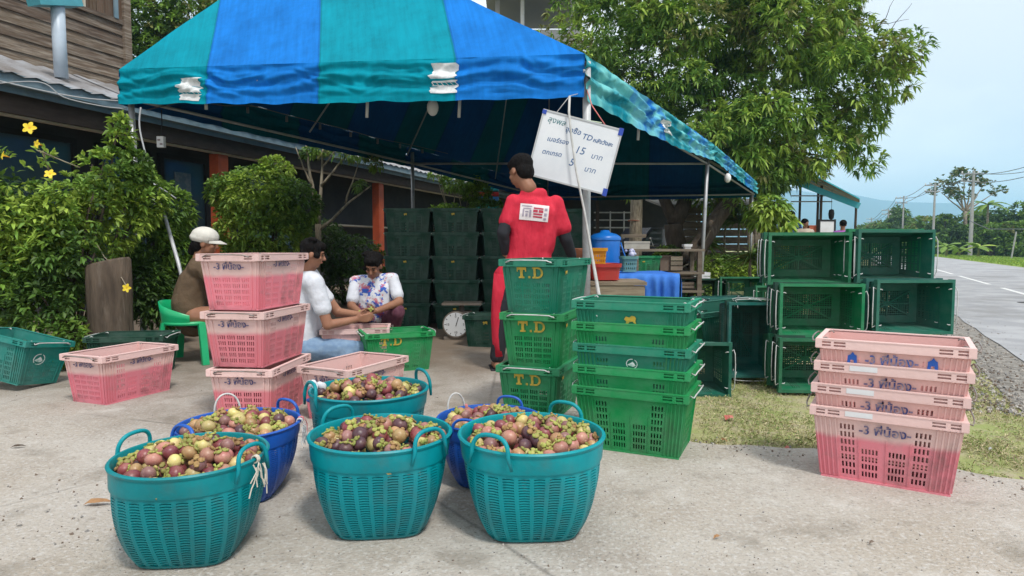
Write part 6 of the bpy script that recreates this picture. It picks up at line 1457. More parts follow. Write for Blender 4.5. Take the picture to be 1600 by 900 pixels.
def bush(name, base, lumps, n, nl, ln, wd, label, cat='bush', base_idx=(0, 1, 1, 2, 2, 3), droop=.2, stems=8, barkm=m_bark, seed=1, shell=.7, spread=1.0, upb=.35, thin=None, group=None, stemr=.02):
    t = empty(name, base); tag(t, label, cat, group)
    P, out, kk = lump_points([tuple(V3(c)-base) for c, r in lumps], [r for c, r in lumps], n, shell)
    ok = P[:, 2]+base.z > .02; P, out = P[ok], out[ok]
    if thin is not None: ok = (noisevals(P, 2.2, seed) > thin) | (rng.random(len(P)) < .2); P, out = P[ok], out[ok]
    rosettes('foliage', P, out, None, nl, ln, wd, mixidx(P, seed, 1.4, base_idx), t, droop, spread, upb)
    mb = MB(); rr = random.Random(seed)
    for k in range(stems):
        c, r = lumps[k % len(lumps)]; e = V3(c)-base+V3((rr.uniform(-.5, .5)*r[0], rr.uniform(-.5, .5)*r[1], rr.uniform(0, .6)*r[2])); branch(mb, (rr.uniform(-.1, .1), rr.uniform(-.1, .1), 0), e, stemr, stemr*.35, 7, .08, seed+k)
    mb.build('stems', barkm, t, smooth=True); return t
# flowering bush at the left
def w(px, py, Y): return tuple(W(px, py, Y))
b0 = V3((W(90, 500, 5.7).x, 5.75, 0))
bl_ = [(w(30, 345, 5.5), (.50, .5, .38)), (w(-40, 380, 5.4), (.6, .55, .6)), (w(120, 325, 5.6), (.34, .4, .30)), (w(172, 275, 5.8), (.22, .3, .24)), (w(188, 212, 5.9), (.09, .12, .20)), (w(150, 262, 5.8), (.14, .16, .14)), (w(215, 262, 6.0), (.12, .14, .16)), (w(95, 400, 5.5), (.45, .4, .40)), (w(20, 440, 5.5), (.6, .45, .38)), (w(165, 340, 5.9), (.34, .35, .33)), (w(215, 310, 6.1), (.24, .3, .28)), (w(68, 250, 5.6), (.07, .08, .15)), (w(60, 480, 5.3), (.36, .3, .26)), (w(100, 530, 5.2), (.20, .22, .2)), (w(5, 275, 5.4), (.3, .3, .22))]
fbush = bush('flowering_bush', b0, bl_, 5000, 7, .074, .028, 'big leafy bush with yellow trumpet flowers at the left edge in front of the house', 'bush', (0, 1, 1, 2, 2, 3, 3), stems=16, seed=3, shell=.62, thin=-.12)
b1 = V3((W(250, 500, 6.6).x, 6.7, 0))
bush('leafy_shrub', b1, [(w(255, 330, 6.7), (.30, .3, .28)), (w(230, 380, 6.6), (.32, .3, .3)), (w(270, 400, 6.9), (.28, .3, .4)), (w(225, 450, 6.4), (.26, .25, .3)), (w(250, 480, 6.5), (.28, .25, .24))], 1500, 7, .085, .026, 'green shrub behind the stump between the canopy pole and the slanting prop', 'shrub', (0, 0, 1, 1, 2, 2), seed=8, thin=-.3)
b2 = V3((W(410, 450, 9.83).x, 9.83, 0))
bush('rounded_shrub', b2, [(w(400, 310, 9.71), (0.61, 0.58, 0.47)), (w(450, 320, 9.71), (0.47, 0.47, 0.40)), (w(360, 300, 9.83), (0.33, 0.35, 0.28)), (w(430, 265, 9.83), (0.26, 0.23, 0.21)), (w(410, 360, 9.71), (0.70, 0.58, 0.53)), (w(400, 420, 9.71), (0.58, 0.47, 0.47))], 3000, 7, .085, .030, 'rounded leafy shrub in the shade in front of the orange pillar', 'shrub', (1, 1, 2, 2, 3, 3), seed=12)
b3 = V3((W(495, 450, 10.6).x, 10.6, 0)); t = empty('bare_branched_tree', b3); tag(t, 'small pale bare branched tree with sparse leaves between the shrub and the right orange pillar', 'tree')
def q3(px, py, Y=10.6): return W(px, py, Y)-b3
mb = MB(); branch(mb, (0, 0, 0), q3(497, 350), 0.0562, 0.0500, 5, .03, 1, 8); branch(mb, q3(497, 352), q3(478, 225), 0.0425, 0.0150, 8, .04, 2, 7); branch(mb, q3(498, 352), q3(505, 228), 0.0375, 0.0150, 8, .04, 3, 7); branch(mb, q3(498, 360), q3(580, 290), 0.0300, 0.0125, 8, .06, 4, 6); branch(mb, q3(487, 290), q3(462, 230), 0.0200, 0.0075, 6, .05, 5, 6); branch(mb, q3(502, 290), q3(550, 235), 0.0250, 0.0075, 7, .05, 6, 6); branch(mb, q3(540, 318), q3(560, 255), 0.0175, 0.0063, 6, .05, 7, 6); branch(mb, q3(505, 260), q3(530, 228), 0.0175, 0.0063, 6, .05, 8, 6)
mb.build('trunk', m_barkp, t, smooth=True)
P, out, kk = lump_points([tuple(q3(500, 235)), tuple(q3(545, 242)), tuple(q3(585, 255)), tuple(q3(560, 290)), tuple(q3(480, 240))], [(.3, .2, .08), (.3, .2, .1), (.16, .2, .12), (.14, .14, .08), (.12, .12, .06)], 260, .2); rosettes('foliage', P, out, None, 5, .08, .026, mixidx(P, 6, 2, (1, 2, 2, 4)), t)
b4 = V3((W(545, 430, 11.1).x, 11.1, 0)); bush('dark_shrub', b4, [(w(545, 400, 11.04), (0.60, 0.48, 0.36)), (w(500, 380, 11.04), (0.48, 0.42, 0.42)), (w(560, 440, 10.92), (0.60, 0.48, 0.36))], 1300, 6, .08, .028, 'dark shrub in deep shade behind the seated sorters', 'shrub', (0, 0, 1), seed=20)
b5 = V3((W(720, 440, 13.6).x, 13.7, 0)); bush('sparse_shrub', b5, [(w(720, 285, 13.65), (0.44, 0.39, 0.18)), (w(690, 272, 13.65), (0.26, 0.26, 0.10)), (w(745, 300, 13.65), (0.31, 0.26, 0.18)), (w(700, 330, 13.52), (0.39, 0.39, 0.13)), (w(760, 325, 13.52), (0.39, 0.39, 0.16))], 620, 6, .11, .036, 'thin branched shrub growing above the wall of dark green crates', 'shrub', (1, 2, 2, 3), seed=23, barkm=m_barkp, stems=12)
# stack of coloured trays beside it
tr_ = empty('tray_stack', W(760, 345, 14.6)); 
for k, (cn, cc) in enumerate([('orange', (.55, .2, .05)), ('red', (.45, .03, .03)), ('teal', (.02, .3, .3)), ('green', (.05, .3, .12)), ('blue', (.05, .2, .5)), ('red', (.45, .03, .03)), ('teal', (.02, .3, .3)), ('blue', (.05, .2, .5))]):
    p = W(762, 342-k*7.2, 14.6); tt = empty('plastic_tray', p); tag(tt, f'{cn} plastic tray in the tall stack beside the thin shrub, {["lowest","second","third","fourth","fifth","sixth","seventh","top"][k]} from the bottom', 'tray', 'coloured trays stacked beside the house')
    mm = mat('tray_'+cn, cc, .5); mb = MB(); mb.box((0, 0, 0), (.46, .38, .04)); mb.build('base', mm, tt); mb = MB()
    for s in (-1, 1): mb.box((s*.24, 0, .03), (.025, .43, .07)); mb.box((0, s*.205, .03), (.455, .02, .07))
    mb.build('rim', mm, tt)
bpy.data.objects.remove(tr_)
# bookshelf of trays needs something to stand on
ts = empty('tray_stand', V3((W(762, 400, 14.6).x, 14.6, 0))); tag(ts, 'dark stand under the stack of coloured trays', 'stand'); mb = MB(); mb.box((0, 0, (W(762, 346, 14.6).z)/2-.012), (.5, .42, W(762, 346, 14.6).z-.03)); mb.build('body', m_black, ts)
# dracaenas / understorey to the right of the canopy
def dracaena(px, Y, htop, nl, ln, label, seed, mats_i=(1, 1, 2, 4)):
    base = V3((W(px, 440, Y).x, Y, -.02)); t = empty('dracaena', base); tag(t, label, 'plant', 'spiky plants under the mango tree'); n = nl
    d = unit(n); d[:, 2] = np.abs(d[:, 2])*.9-.05; P = np.zeros((n, 3)); P[:, 2] = htop-.15*rng.random(n); 
    me = leaves_mesh('leaves', P, d, ln*rng.uniform(.7, 1.1, n), np.full(n, .035), LM, rng.choice(mats_i, n), droop=.45); tag(obj('leaves', me, t), kind='stuff')
    mb = MB(); branch(mb, (0, 0, 0), (0, 0, htop), .035, .03, 5, .05, seed); mb.build('stem', m_barkp, t, smooth=True)
dracaena(1152, 17.8, 1.8, 150, .85, 'tall spiky dracaena left of the slender stems', 1); dracaena(1132, 18.3, 2.2, 130, .8, 'taller spiky dracaena against the dark canopy corner', 2); dracaena(1172, 13.2, .8, 110, .6, 'lower spiky dracaena in front of the others', 3); dracaena(1104, 17.0, 1.1, 90, .7, 'small spiky dracaena behind the leaning trunk', 4)
und = [(1120, 15.2, .6, .4, 'low leafy shrub right of the leaning trunk'), (1203, 15.2, .5, .6, 'fresh green shrub at the far right canopy corner'), (1165, 15.0, .5, .35, 'dense low shrub behind the slender stems'), (1212, 12.4, .34, .34, 'pale green shrub just left of the crate pile'), (1085, 11.6, .3, .22, 'little shrub under the shelf end'), (1040, 16.3, .35, .5, 'broad leaved shrub between the two trunks')]
for k, (px, Y, r_, h_, lab) in enumerate(und):
    c = W(px, 420, Y); bs = V3((c.x, Y, -.02)); hz_ = h_
    bush('understorey_shrub', bs, [((c.x, Y, hz_), (r_, r_*.8, hz_)), ((c.x+r_*.5, Y+.1, hz_*1.5), (r_*.5, r_*.5, hz_*.5)), ((c.x-r_*.6, Y-.1, hz_*.8), (r_*.5, r_*.5, hz_*.6))], 620, 6, .11, .045, lab, 'shrub', (0, 1, 2, 2, 3, 3), seed=30+k, stems=5, group='shrubs under the mango tree')
bn = V3((W(1212, 400, 12.6).x, 12.6, -.02)); bush('papaya_plant', bn, [(w(1205, 325, 12.5), (.28, .3, .2)), (w(1222, 345, 12.4), (.2, .3, .2)), (w(1192, 335, 12.5), (.22, .3, .2))], 120, 7, .2, .07, 'pale lime leaved plant hanging at the canopy corner left of the far stall', 'plant', (2, 3, 3, 2), droop=.5, seed=44, stems=5)
# tree behind the house
bk = V3((-9.5, 19, 0)); bush('garden_tree', bk, [(w(270, 60, 19), (1.9, 1.6, 1.5)), (w(210, 80, 19.5), (1.3, 1.4, 1.6)), (w(320, 20, 19), (1.0, 1.2, .7)), (w(230, 15, 19), (1.0, 1.2, .7)), (w(180, 110, 19), (1.4, 1.2, 1.2)), (w(400, 60, 20), (1.8, 1.4, 1.6))], 4200, 7, .19, .065, 'soft green tree behind the wooden house to the left of the canopy', 'tree', (0, 1, 1, 2, 2, 4), seed=51, stems=8, stemr=.14, thin=-.3)
# flowers
m_fl = mat('yellow_petal', (.80, .58, .02), .55, (.85, .66, .06), 12, trans=.2); m_fc = mat('flower_throat', (.62, .30, .02), .6)
def flower(px, py, Y, s, fw, label):
    c = W(px, py, Y); t = empty('trumpet_flower', c, V3(fw).to_track_quat('Z', 'Y').to_euler()); tag(t, label, 'flower', 'yellow trumpet flowers on the bush')
    for k in range(5):
        a = k*2*math.pi/5; mb = MB(); n = 5
        for i in range(n+1):
            u = i/n; wv = .55*max(0,math.sin(math.pi*(.12+.80*u)))**.8; r_ = .12+u*.9
            for q in (-1, 0, 1): mb.v.append(tuple(V3(((r_)*math.cos(a)-q*wv*.62*math.sin(a), r_*math.sin(a)+q*wv*.62*math.cos(a), .35*u-.32*u*u+.06*abs(q)))*s))
        for i in range(n):
            for q in (0, 1): mb.f.append((3*i+q, 3*i+3+q, 3*i+4+q, 3*i+1+q)); mb.m.append(0)
        mb.build('petal', m_fl, t, smooth=True)
    mb = MB(); mb.lathe([(.02*s/.05*.3, -1.2*s), (.16*s, -.6*s), (.26*s, 0), (.2*s, .03*s)], 8); mb.build('throat', m_fc, t, smooth=True)
flower(46, 200, 5.2, .052, (.25, -1, .25), 'large yellow trumpet flower, topmost on the bush'); flower(58, 225, 5.25, .036, (-.3, -1, .1), 'smaller yellow flower just below the topmost one'); flower(78, 272, 5.1, .042, (.3, -.9, .5), 'ragged yellow flower lower in the middle of the bush'); flower(5, 243, 5.1, .034, (-.6, -.8, .2), 'yellow flower at the left edge of the picture'); flower(198, 450, 5.2, .036, (.1, -1, .1), 'yellow flower hanging in front of the stump')
mb = MB(); branch(mb, W(58, 235, 5.3), W(125, 262, 5.6), .006, .004, 6, .08, 2); branch(mb, W(198, 448, 5.25), W(150, 380, 5.6), .004, .003, 6, .08, 2); o = mb.build('flower_stalk', m_barkp); tag(o, 'thin woody stalks carrying the flowers of the bush', 'stalk')
# ---- far side of the road: trees, banana, poles
def fartree(px, py_top, Y, wd_px, label, seed, kind='round', mats_i=(0, 1, 1, 2), n=700):
    X = W(px, 385, Y).x; ht = W(px, py_top, Y).z; wd = wd_px*Y/1000/2; base = V3((X, Y, -.03)); rr = random.Random(seed)
    ls = []
    for k in range(7 if kind == 'round' else 6):
        a = rr.random()*6.28; q = rr.random()*.6; z = ht*(.30+.5*rr.random())
        ls.append(((X+wd*q*math.cos(a), Y+wd*q*math.sin(a), z), (wd*.5, wd*.5, ht*.20)))
    ls.append(((X, Y, ht*.80), (wd*.45, wd*.45, ht*.20)))
    return bush('roadside_tree', base, ls, n, 6, Y*.0065, Y*.0026, label, 'tree', mats_i, stems=5, seed=seed, stemr=.004*Y*.6, shell=.6, thin=-.2, group='trees across the road')
ft = [(1350, 352, 150, 70, 'low distant tree at the left end of the far tree line'), (1375, 345, 125, 60, 'distant rounded tree near the road end'), (1405, 336, 115, 70, 'distant bright green tree left of the second pole'), (1400, 322, 135, 34, 'dark narrow crown poking above the tree line'), (1440, 338, 100, 80, 'green tree behind the second power pole'), (1385, 350, 100, 60, 'low light tree in front of the distant ones'),
      (1480, 334, 85, 60, 'tree left of the nearest power pole, partly brown'), (1520, 330, 92, 70, 'tree behind the nearest power pole'), (1560, 322, 80, 80, 'tall tree right of the nearest power pole'), (1598, 312, 78, 80, 'tallest dense tree at the right edge of the frame'), (1640, 305, 80, 90, 'tree just past the right edge'), (1500, 352, 72, 60, 'shrubby tree at the foot of the nearest power pole'), (1550, 350, 68, 70, 'lower tree above the verge right of the pole'), (1598, 345, 66, 70, 'lower tree at the right frame edge'), (1455, 350, 88, 50, 'low tree between the second pole and the crates')]
for k, (px, py, Y, wd, lab) in enumerate(ft): fartree(px, py, Y, wd, lab, 60+k, mats_i=[(0, 1, 2, 2), (1, 2, 2, 4), (0, 0, 1, 1)][k % 3], n=620)
und2 = bush('hedgerow', V3((W(1530, 395, 70).x, 72, 0)), [(w(px, 386, 66+(1600-px)*.12), (2.6, 1.8, 1.7)) for px in range(1430, 1720, 24)], 2600, 6, .55, .2, 'ragged undergrowth along the far side of the road', 'hedge', (0, 1, 1, 2, 2), stems=3, seed=90)
und2['kind'] = 'stuff'
# thin umbrella-shaped rain tree
tX = V3((W(1515, 395, 84).x+.5, 84, 0)); t = empty('rain_tree', tX); tag(t, 'tall airy umbrella shaped tree behind the nearest power pole', 'tree')
def qt(px, py): return W(px, py, 84)-tX
mb = MB(); branch(mb, qt(1508, 400), qt(1508, 330), .28, .2, 5, .02, 1); 
tips = [(1478, 285), (1490, 272), (1505, 268), (1522, 275), (1540, 285), (1555, 300), (1470, 300), (1528, 305), (1495, 300)]
for k, (a, b) in enumerate(tips): branch(mb, qt(1508, 332), qt(a, b), .12, .03, 6, .06, k)
mb.build('trunk', m_barkp, t, smooth=True)
P, out, kk = lump_points([tuple(qt(a, b)) for a, b in tips]+[tuple(qt(1515, 285)), tuple(qt(1500, 310))], [(1.5, 1.6, .65)]*11, 520, .2); P = P[noisevals(P, .5, 3) > -.1]; out = np.tile([0, 0, 1.0], (len(P), 1)); rosettes('crown', P, out, None, 6, .5, .2, rng.choice([1, 4, 4, 0], len(P)), t, droop=.2)
# coconut palm and banana plants
def palm(px, pyt, Y, nl, ln, label, name='coconut_palm', trunk=True, wd=.28, grp=None):
    b = V3((W(px, 390, Y).x, Y, 0)); top = W(px, pyt, Y).z; t = empty(name, b); tag(t, label, 'palm' if trunk else 'banana plant', grp); rr = random.Random(px)
    mb = MB(); mb.tube([(0, 0, 0), (.1, 0, top*.5), (.05, 0, top)], [.16, .13, .11] if trunk else [.13, .11, .07], 7); mb.build('trunk' if trunk else 'stem', m_barkp if trunk else LM[4], t)
    for k in range(nl):
        a = k*2*math.pi/nl+rr.random()*.5; e = rr.uniform(.1, .9); mb = MB(); n = 7; L_ = ln*rr.uniform(.8, 1.1)
        for i in range(n+1):
            u = i/n; r_ = L_*u*math.cos(e*.8); z = top+L_*(math.sin(e)*u-(.55 if trunk else .45)*u*u*(1.3-e*.5)); w2 = wd*math.sin(math.pi*(.08+.86*u))
            c_, s_ = math.cos(a), math.sin(a); mb.v += [(r_*c_-w2*s_, r_*s_+w2*c_, z-w2*.45), (r_*c_, r_*s_, z), (r_*c_+w2*s_, r_*s_-w2*c_, z-w2*.45)]
        for i in range(n): mb.f += [(3*i, 3*i+3, 3*i+4, 3*i+1), (3*i+1, 3*i+4, 3*i+5, 3*i+2)]; mb.m += [0, 0]
        mb.build('frond' if trunk else 'leaf', LM[1 if rr.random() < .6 else 2] if trunk else LM[2 if rr.random() < .7 else 3], t)
palm(1540, 320, 76, 12, 2.6, 'coconut palm head showing among the trees right of the nearest pole'); palm(1478, 385, 64, 7, 1.8, 'banana plant left of the nearest pole on the verge', 'banana_plant', False, .3, 'banana plants across the road'); palm(1528, 386, 60, 7, 1.7, 'banana plant right of the nearest pole', 'banana_plant', False, .3, 'banana plants across the road'); palm(1498, 388, 66, 6, 1.6, 'banana plant right behind the pole foot', 'banana_plant', False, .3, 'banana plants across the road')
# power poles
m_pc = mat('pole_concrete', (.36, .36, .35), .85, (.28, .28, .27), 2)
def power_pole(px, pyt, Y, label, r0=.16, arms=True):
    b = V3((W(px, 390, Y).x, Y, -.03)); top = W(px, pyt, Y).z; t = empty('power_pole', b); tag(t, label, 'power pole', 'power poles along the road')
    mb = MB(); mb.box((0, 0, top/2), (r0*2, r0*1.6, top), taper=.6); mb.build('post', m_pc, t)
    if arms:
        for z in ((top-.35), (top-1.1)):
            mb = MB(); mb.box((-.35, 0, z), (1.9, .12, .12)); ar = mb.build('crossarm', m_steel, t)
            for x in (-1.2, -.55, .45): mb = MB(); mb.lathe([(.05, 0), (.08, .05), (.05, .1), (.08, .15), (.02, .22)], 8, M=Matrix.Translation((x, 0, z+.06))); mb.build('insulator', m_white, ar)
    return b+V3((0, 0, top))
tp = [power_pole(1516, 266, 67, 'nearest concrete power pole across the road'), power_pole(1457, 285, 80, 'second power pole across the road, left of the nearest', .13), power_pole(1409, 306, 102, 'third power pole, in front of the mountains', .13), power_pole(1386, 326, 130, 'fourth small distant power pole', .14), power_pole(1360, 340, 165, 'farthest power pole by the road end', .15)]
tn = W(1680, 238, 44); 
for k, dz in enumerate((-.3, -.3, -1.05)):
    dx = (-1.2, .45, -1.2)[k]; prev = tn+V3((dx, 0, dz))
    mb = MB()
    for q_ in tp:
        nx = q_+V3((dx, 0, dz)); pts = [prev.lerp(nx, i/10)-V3((0, 0, .9*math.sin(math.pi*i/10)*(prev-nx).length/45)) for i in range(11)]; mb.tube(pts, .022+.0001*q_.y, 5); prev = nx
    tag(mb.build('power_line', mat('dark_wire', (.10, .10, .11), .6)), ['outer upper power line strung along the road poles', 'inner upper power line strung along the road poles', 'lower power line strung along the road poles'][k], 'power line', 'power lines along the road')
pb = V3((W(1580, 405, 52).x, 52, 0)); mb = MB(); mb.tube([pb, W(1588, 362, 52)], .06, 6); tag(mb.build('leaning_post', m_pc), 'thin grey post on the far verge right of the nearest pole', 'post')
mb = MB(); mb.tube([W(1515, 345, 66), W(1545, 358, 62), W(1600, 358, 50), W(1700, 345, 40)], .04, 5); tag(mb.build('low_cable', mat('dark_wire', (.1, .1, .11))), 'low sagging cable from the nearest pole to the right', 'cable')

# ---- turquoise roofed stall by the road with its people
m_tq = mat('turquoise_sheet', (.02, .36, .42), .5, (.03, .30, .36), 2, dirt=(.1, .2, .2), dscale=3); m_und = mat('rusty_underside', (.20, .17, .14), .8, (.32, .30, .27), 4, stretch=(1, 6, 1))
fs = empty('roadside_stall', V3((W(1290, 400, 17).x, 17, -.03))); tag(fs, 'open roadside stall with a slanting turquoise roof left of the road', 'stall'); fl_ = fs.location
def fp(px, py, Y): return W(px, py, Y)-fl_
for q_ in range(4):
    mb = MB(); a = fp(1238+q_*2, 276, 19.3-q_*.75); b = fp(1343, 322, 19.3-q_*.75); a2 = fp(1238+q_*2, 276, 18.58-q_*.75); b2 = fp(1343, 322, 18.58-q_*.75); a.z = a2.z = 3.05+.03; b.z = b2.z = 2.22+.03; n = 14
    for i in range(n+1):
        t_ = i/n; c_ = .015*math.sin(t_*2*math.pi*5)*0; p = a.lerp(b, t_); p2 = a2.lerp(b2, t_); mb.v += [tuple(p), tuple(p2), tuple(p-V3((0, 0, .035))), tuple(p2-V3((0, 0, .035)))]
    for i in range(n): o_ = 4*i; mb.f += [(o_, o_+1, o_+5, o_+4), (o_+2, o_+6, o_+7, o_+3), (o_+1, o_+3, o_+7, o_+5), (o_, o_+4, o_+6, o_+2)]; mb.m += [0, 1, 0, 0]
    mb.build('roof_sheet', [m_tq, m_und], fs)
mb = MB(); a = fp(1236, 281, 16.9); b = fp(1343, 322, 16.55); mb.beam(a, b, .03, .15); a3 = fp(1343, 322, 16.55); b3_ = fp(1343, 322, 16.55)+V3((.0, 2.7, 0)); mb.build('roof_fascia', m_tq, fs)
for (px, pyb, pyt, Y) in ((1281, 372, 290, 17.0), (1276, 372, 292, 17.6), (1248, 372, 284, 18.6), (1335, 372, 318, 18.9)):
    mb = MB(); a = fp(px, pyb, Y); b = fp(px+3, pyt, Y); a.z = 0; mb.tube([a, b], .035, 8); mb.build('post', m_barkd, fs)
for py in (306, 315):
    mb = MB(); mb.tube([fp(1236, py, 17.2), fp(1300, py, 17.2)], .018, 6); mb.build('rail', m_steel, fs)
mb = MB(); c1, c2 = fp(1232, 372, 17.0), fp(1310, 372, 17.0); mb.box(((c1.x+c2.x)/2, c1.y, .55), (c2.x-c1.x, .5, 1.1)); mb.build('counter', m_sw, fs)
fr = empty('framed_board', W(1292, 356, 16.6)); tag(fr, 'white board in a dark frame standing in the far stall', 'board'); mb = MB(); mb.box((0, 0, 0), (.36, .02, .34)); mb.build('panel', m_white, fr); mb = MB()
for s in (-1, 1): mb.box((s*.20, 0, .01), (.045, .04, .42)); mb.box((0, 0, s*.19), (.355, .039, .045))
mb.build('frame', m_black, fr)
mb = MB(); mb.lathe([(.02, .12), (.06, .10), (.075, 0), (.06, -.12), (.02, -.16)], 10); o = mb.build('hanging_basket', m_black); o.location = W(1299, 334, 16.9); tag(o, 'small dark thing hanging from the far stall roof', 'hanging basket'); mb = MB(); mb.tube([(0, 0, .12), (0, 0, .62)], .006, 4); mb.build('cord', m_black, o)
def small_person(px, pyt, Y, col, label, skin=m_skin2, seated=True, lean=0.0, tall=1.15):
    b = V3((W(px, 400, Y).x, Y, W(px, pyt, Y).z-tall)); t = empty('person', b); tag(t, label, 'person')
    hc = V3((lean, -.02, tall-.11)); P, H = head_prims(hc, (.4, -.9, -.2) if 'back' not in label else (.3, .9, -.1), (0, 0, 1), .98)
    P += [('c', (0, 0, tall-.30), hc+V3((0, 0, -.04)), .055, .05), ('c', (0, 0, tall-.38), (0, 0, tall-.72), .12, .13), ('c', (-.17, 0, tall-.33), (-.24, -.05, tall-.60), .05, .04), ('c', (-.24, -.05, tall-.60), (-.10, -.22, tall-.66), .04, .03), ('c', (.17, 0, tall-.33), (.24, -.05, tall-.60), .05, .04), ('c', (.24, -.05, tall-.60), (.10, -.22, tall-.66), .04, .03),
          ('c', (-.09, 0, tall-.76), (-.12, -.35, tall-.74), .08, .06), ('c', (.09, 0, tall-.76), (.12, -.35, tall-.74), .08, .06), ('c', (-.12, -.35, tall-.74), (-.12, -.36, max(.05, tall-1.12)), .055, .04), ('c', (.12, -.35, tall-.74), (.12, -.36, max(.05, tall-1.12)), .055, .04)]
    P += hand_prims((-.10, -.22, tall-.66), (.6, -.6, -.2), (0, 0, 1), (0, -.3, -1), .95)+hand_prims((.10, -.22, tall-.66), (-.6, -.6, -.2), (0, 0, 1), (0, -.3, -1), .95)
    blob('body', P, skin, t, .012, 3); blob('shirt', [('c', (-.10, 0, tall-.34), (.10, 0, tall-.34), .10, .10), ('c', (0, 0, tall-.38), (0, 0, tall-.74), .145, .155), ('c', (-.17, 0, tall-.33), (-.22, -.03, tall-.50), .072, .065), ('c', (.17, 0, tall-.33), (.22, -.03, tall-.50), .072, .065)], col, t, .014, 4, .015, .08)
    blob('trousers', [('c', (-.09, 0, tall-.78), (-.12, -.35, tall-.74), .10, .075), ('c', (.09, 0, tall-.78), (.12, -.35, tall-.74), .10, .075)], m_blk, t, .016, 3); c, f, u, r, s = H; E = Matrix((r, f, u)).transposed().to_euler(); blob('hair', [('e', c+u*.035-f*.02, (.085, .10, .085), E)], m_hair, t, .01, 2)
    return t
small_person(1315, 344, 15.6, mat('purple_shirt', (.20, .06, .28), .8, (.36, .10, .40), 14, stretch=(1, 1, 4)), 'person in a purple striped shirt seated at the stall with the back to the road'); small_person(1256, 342, 16.4, mat('cream_shirt', (.42, .38, .32), .8, (.5, .4, .3), 9), 'person in a cream shirt seated behind the far stall counter'); small_person(1235, 330, 16.6, mat('blue_shirt', (.03, .16, .38), .8, (.05, .10, .3), 9), 'person in a blue top standing at the left of the far stall', tall=1.5)
cbox(1264, 1276, 352, 366, 16.7, mat('orange_red_plastic', (.48, .12, .06), .5), 'orange red container on the far stall counter between the people', 'container', 'container')
# grey slat fence behind the slender stems
fe = empty('fence', V3((W(1206, 400, 15.5).x, 15.5, -.03))); tag(fe, 'grey weathered board fence between the slender stems and the far stall', 'fence'); k = 0
for x in np.arange(-.5, .75, .155):
    mb = MB(); hz_ = 1.35+random.uniform(-.07, .05); mb.box((x, 0, hz_/2), (.13, .02, hz_), rot=(0, random.uniform(-.02, .02), 0)); mb.build('slat', m_sw, fe)
for z in (.4, 1.05): mb = MB(); mb.box((.12, .03, z), (1.4, .03, .07)); mb.build('rail', m_sw, fe)
hs2 = empty('wood_shack', V3((W(1128, 400, 19).x, 19, 0))); tag(hs2, 'small slatted wooden shack glimpsed behind the leaning trunk', 'shack')
for k in range(9): mb = MB(); mb.box((0, 0, .3+k*.22), (3.2, .04, .19), rot=(random.uniform(-.05, .05), 0, 0)); mb.build('slat', m_sw, hs2)
mb = MB(); mb.box((0, .8, 2.35), (3.8, 2.2, .06), rot=(.15, 0, 0)); mb.build('roof', m_und, hs2)

# ---- grass patch, weeds, stones, litter
def in_grass(x, y):
    q_ = V3((x, y, 0))-r0; s, o = q_.dot(rd), q_.dot(rn)
    if o > -.42: return 0
    # outside the slab
    e = e0.y+(x-e0.x)*(e1.y-e0.y)/(e1.x-e0.x) if x < e1.x else e1.y+(x-e1.x)*(e2.y-e1.y)/(e2.x-e1.x)
    lb = 1.0 if y < 5.2 else 1.2+(y-5.2)*(3.0/7.8)
    return 1 if (y > e-.02 and x > lb-.1) else 0
P = []; Dv = []; Ls = []; mi = []
tries = 0
while len(P) < 36000 and tries < 400000:
    tries += 1; y = 2.6+10*rng.random()**1.6; x = .8+rng.random()*(y*.9)
    if not in_grass(x, y): continue
    d = fbm(x*1.7, y*1.7, 2)+.4*fbm(x*6, y*6, 5)
    q_ = (V3((x, y, 0))-r0).dot(rn)
    edge = .35 if q_ > -1.6 else 0
    if d < rng.uniform(-.50, .10): continue
    P.append((x, y, -.028)); Dv.append((rng.normal()*.6, rng.normal()*.6, .9)); h_ = rng.uniform(.014, .036)*(1+max(0, d)*.8); Ls.append(h_*(1.6 if edge and rng.random() < .3 else 1)); mi.append(rng.choice([0, 1, 2, 3, 3], p=[.14, .22, .24, .2, .2]))
GMt = [mat('grass_green', (.20, .28, .08), .7, trans=.2, island=True), mat('grass_yellow_green', (.34, .37, .14), .7, trans=.2, island=True), mat('grass_olive', (.36, .33, .17), .7, trans=.15, island=True), mat('grass_straw', (.42, .36, .22), .8, island=True)]
tag(obj('grass', leaves_mesh('grass', np.array(P), np.array(Dv), np.array(Ls), np.full(len(P), .0055), GMt, np.array(mi), droop=.5)), 'short patchy grass and straw between the concrete and the road', 'grass', kind='stuff')
P = []; Dv = []
for k in range(16000):
    s = 18+rng.random()**1.4*75; o_ = 6.0+rng.random()*5.4; p = rpt(s, o_); P.append((p.x, p.y, -.02)); Dv.append((rng.normal()*.4, rng.normal()*.4, 1))
tag(obj('verge_tufts', leaves_mesh('verge_tufts', np.array(P), np.array(Dv), rng.uniform(.08, .25, len(P)), np.full(len(P), .05), [LM[2], LM[3]], rng.integers(0, 2, len(P)), droop=.4)), 'bright grass tufts on the far verge', 'grass', kind='stuff')
# tall weeds round the crate pile and the road edge
wp = []
for k in range(26):
    s = rng.uniform(-3.0, 6); p = rpt(s, -1.0-rng.random()*.35); wp.append((p.x, p.y))
for k in range(16): wp.append((W(rng.uniform(1090, 1200), 500, 4.9).x, rng.uniform(4.6, 5.2)))
P = []; Dv = []; Ls = []
for (x, y) in wp:
    for q_ in range(26): P.append((x+rng.normal()*.03, y+rng.normal()*.03, -.03)); Dv.append((rng.normal()*.5, rng.normal()*.5, 1)); Ls.append(rng.uniform(.04, .11))
tag(obj('weeds', leaves_mesh('weeds', np.array(P), np.array(Dv), np.array(Ls), np.full(len(P), .008), GMt, rng.integers(0, 2, len(P)), droop=.4)), 'taller green weeds at the gravel edge and around the crates', 'weeds', kind='stuff')
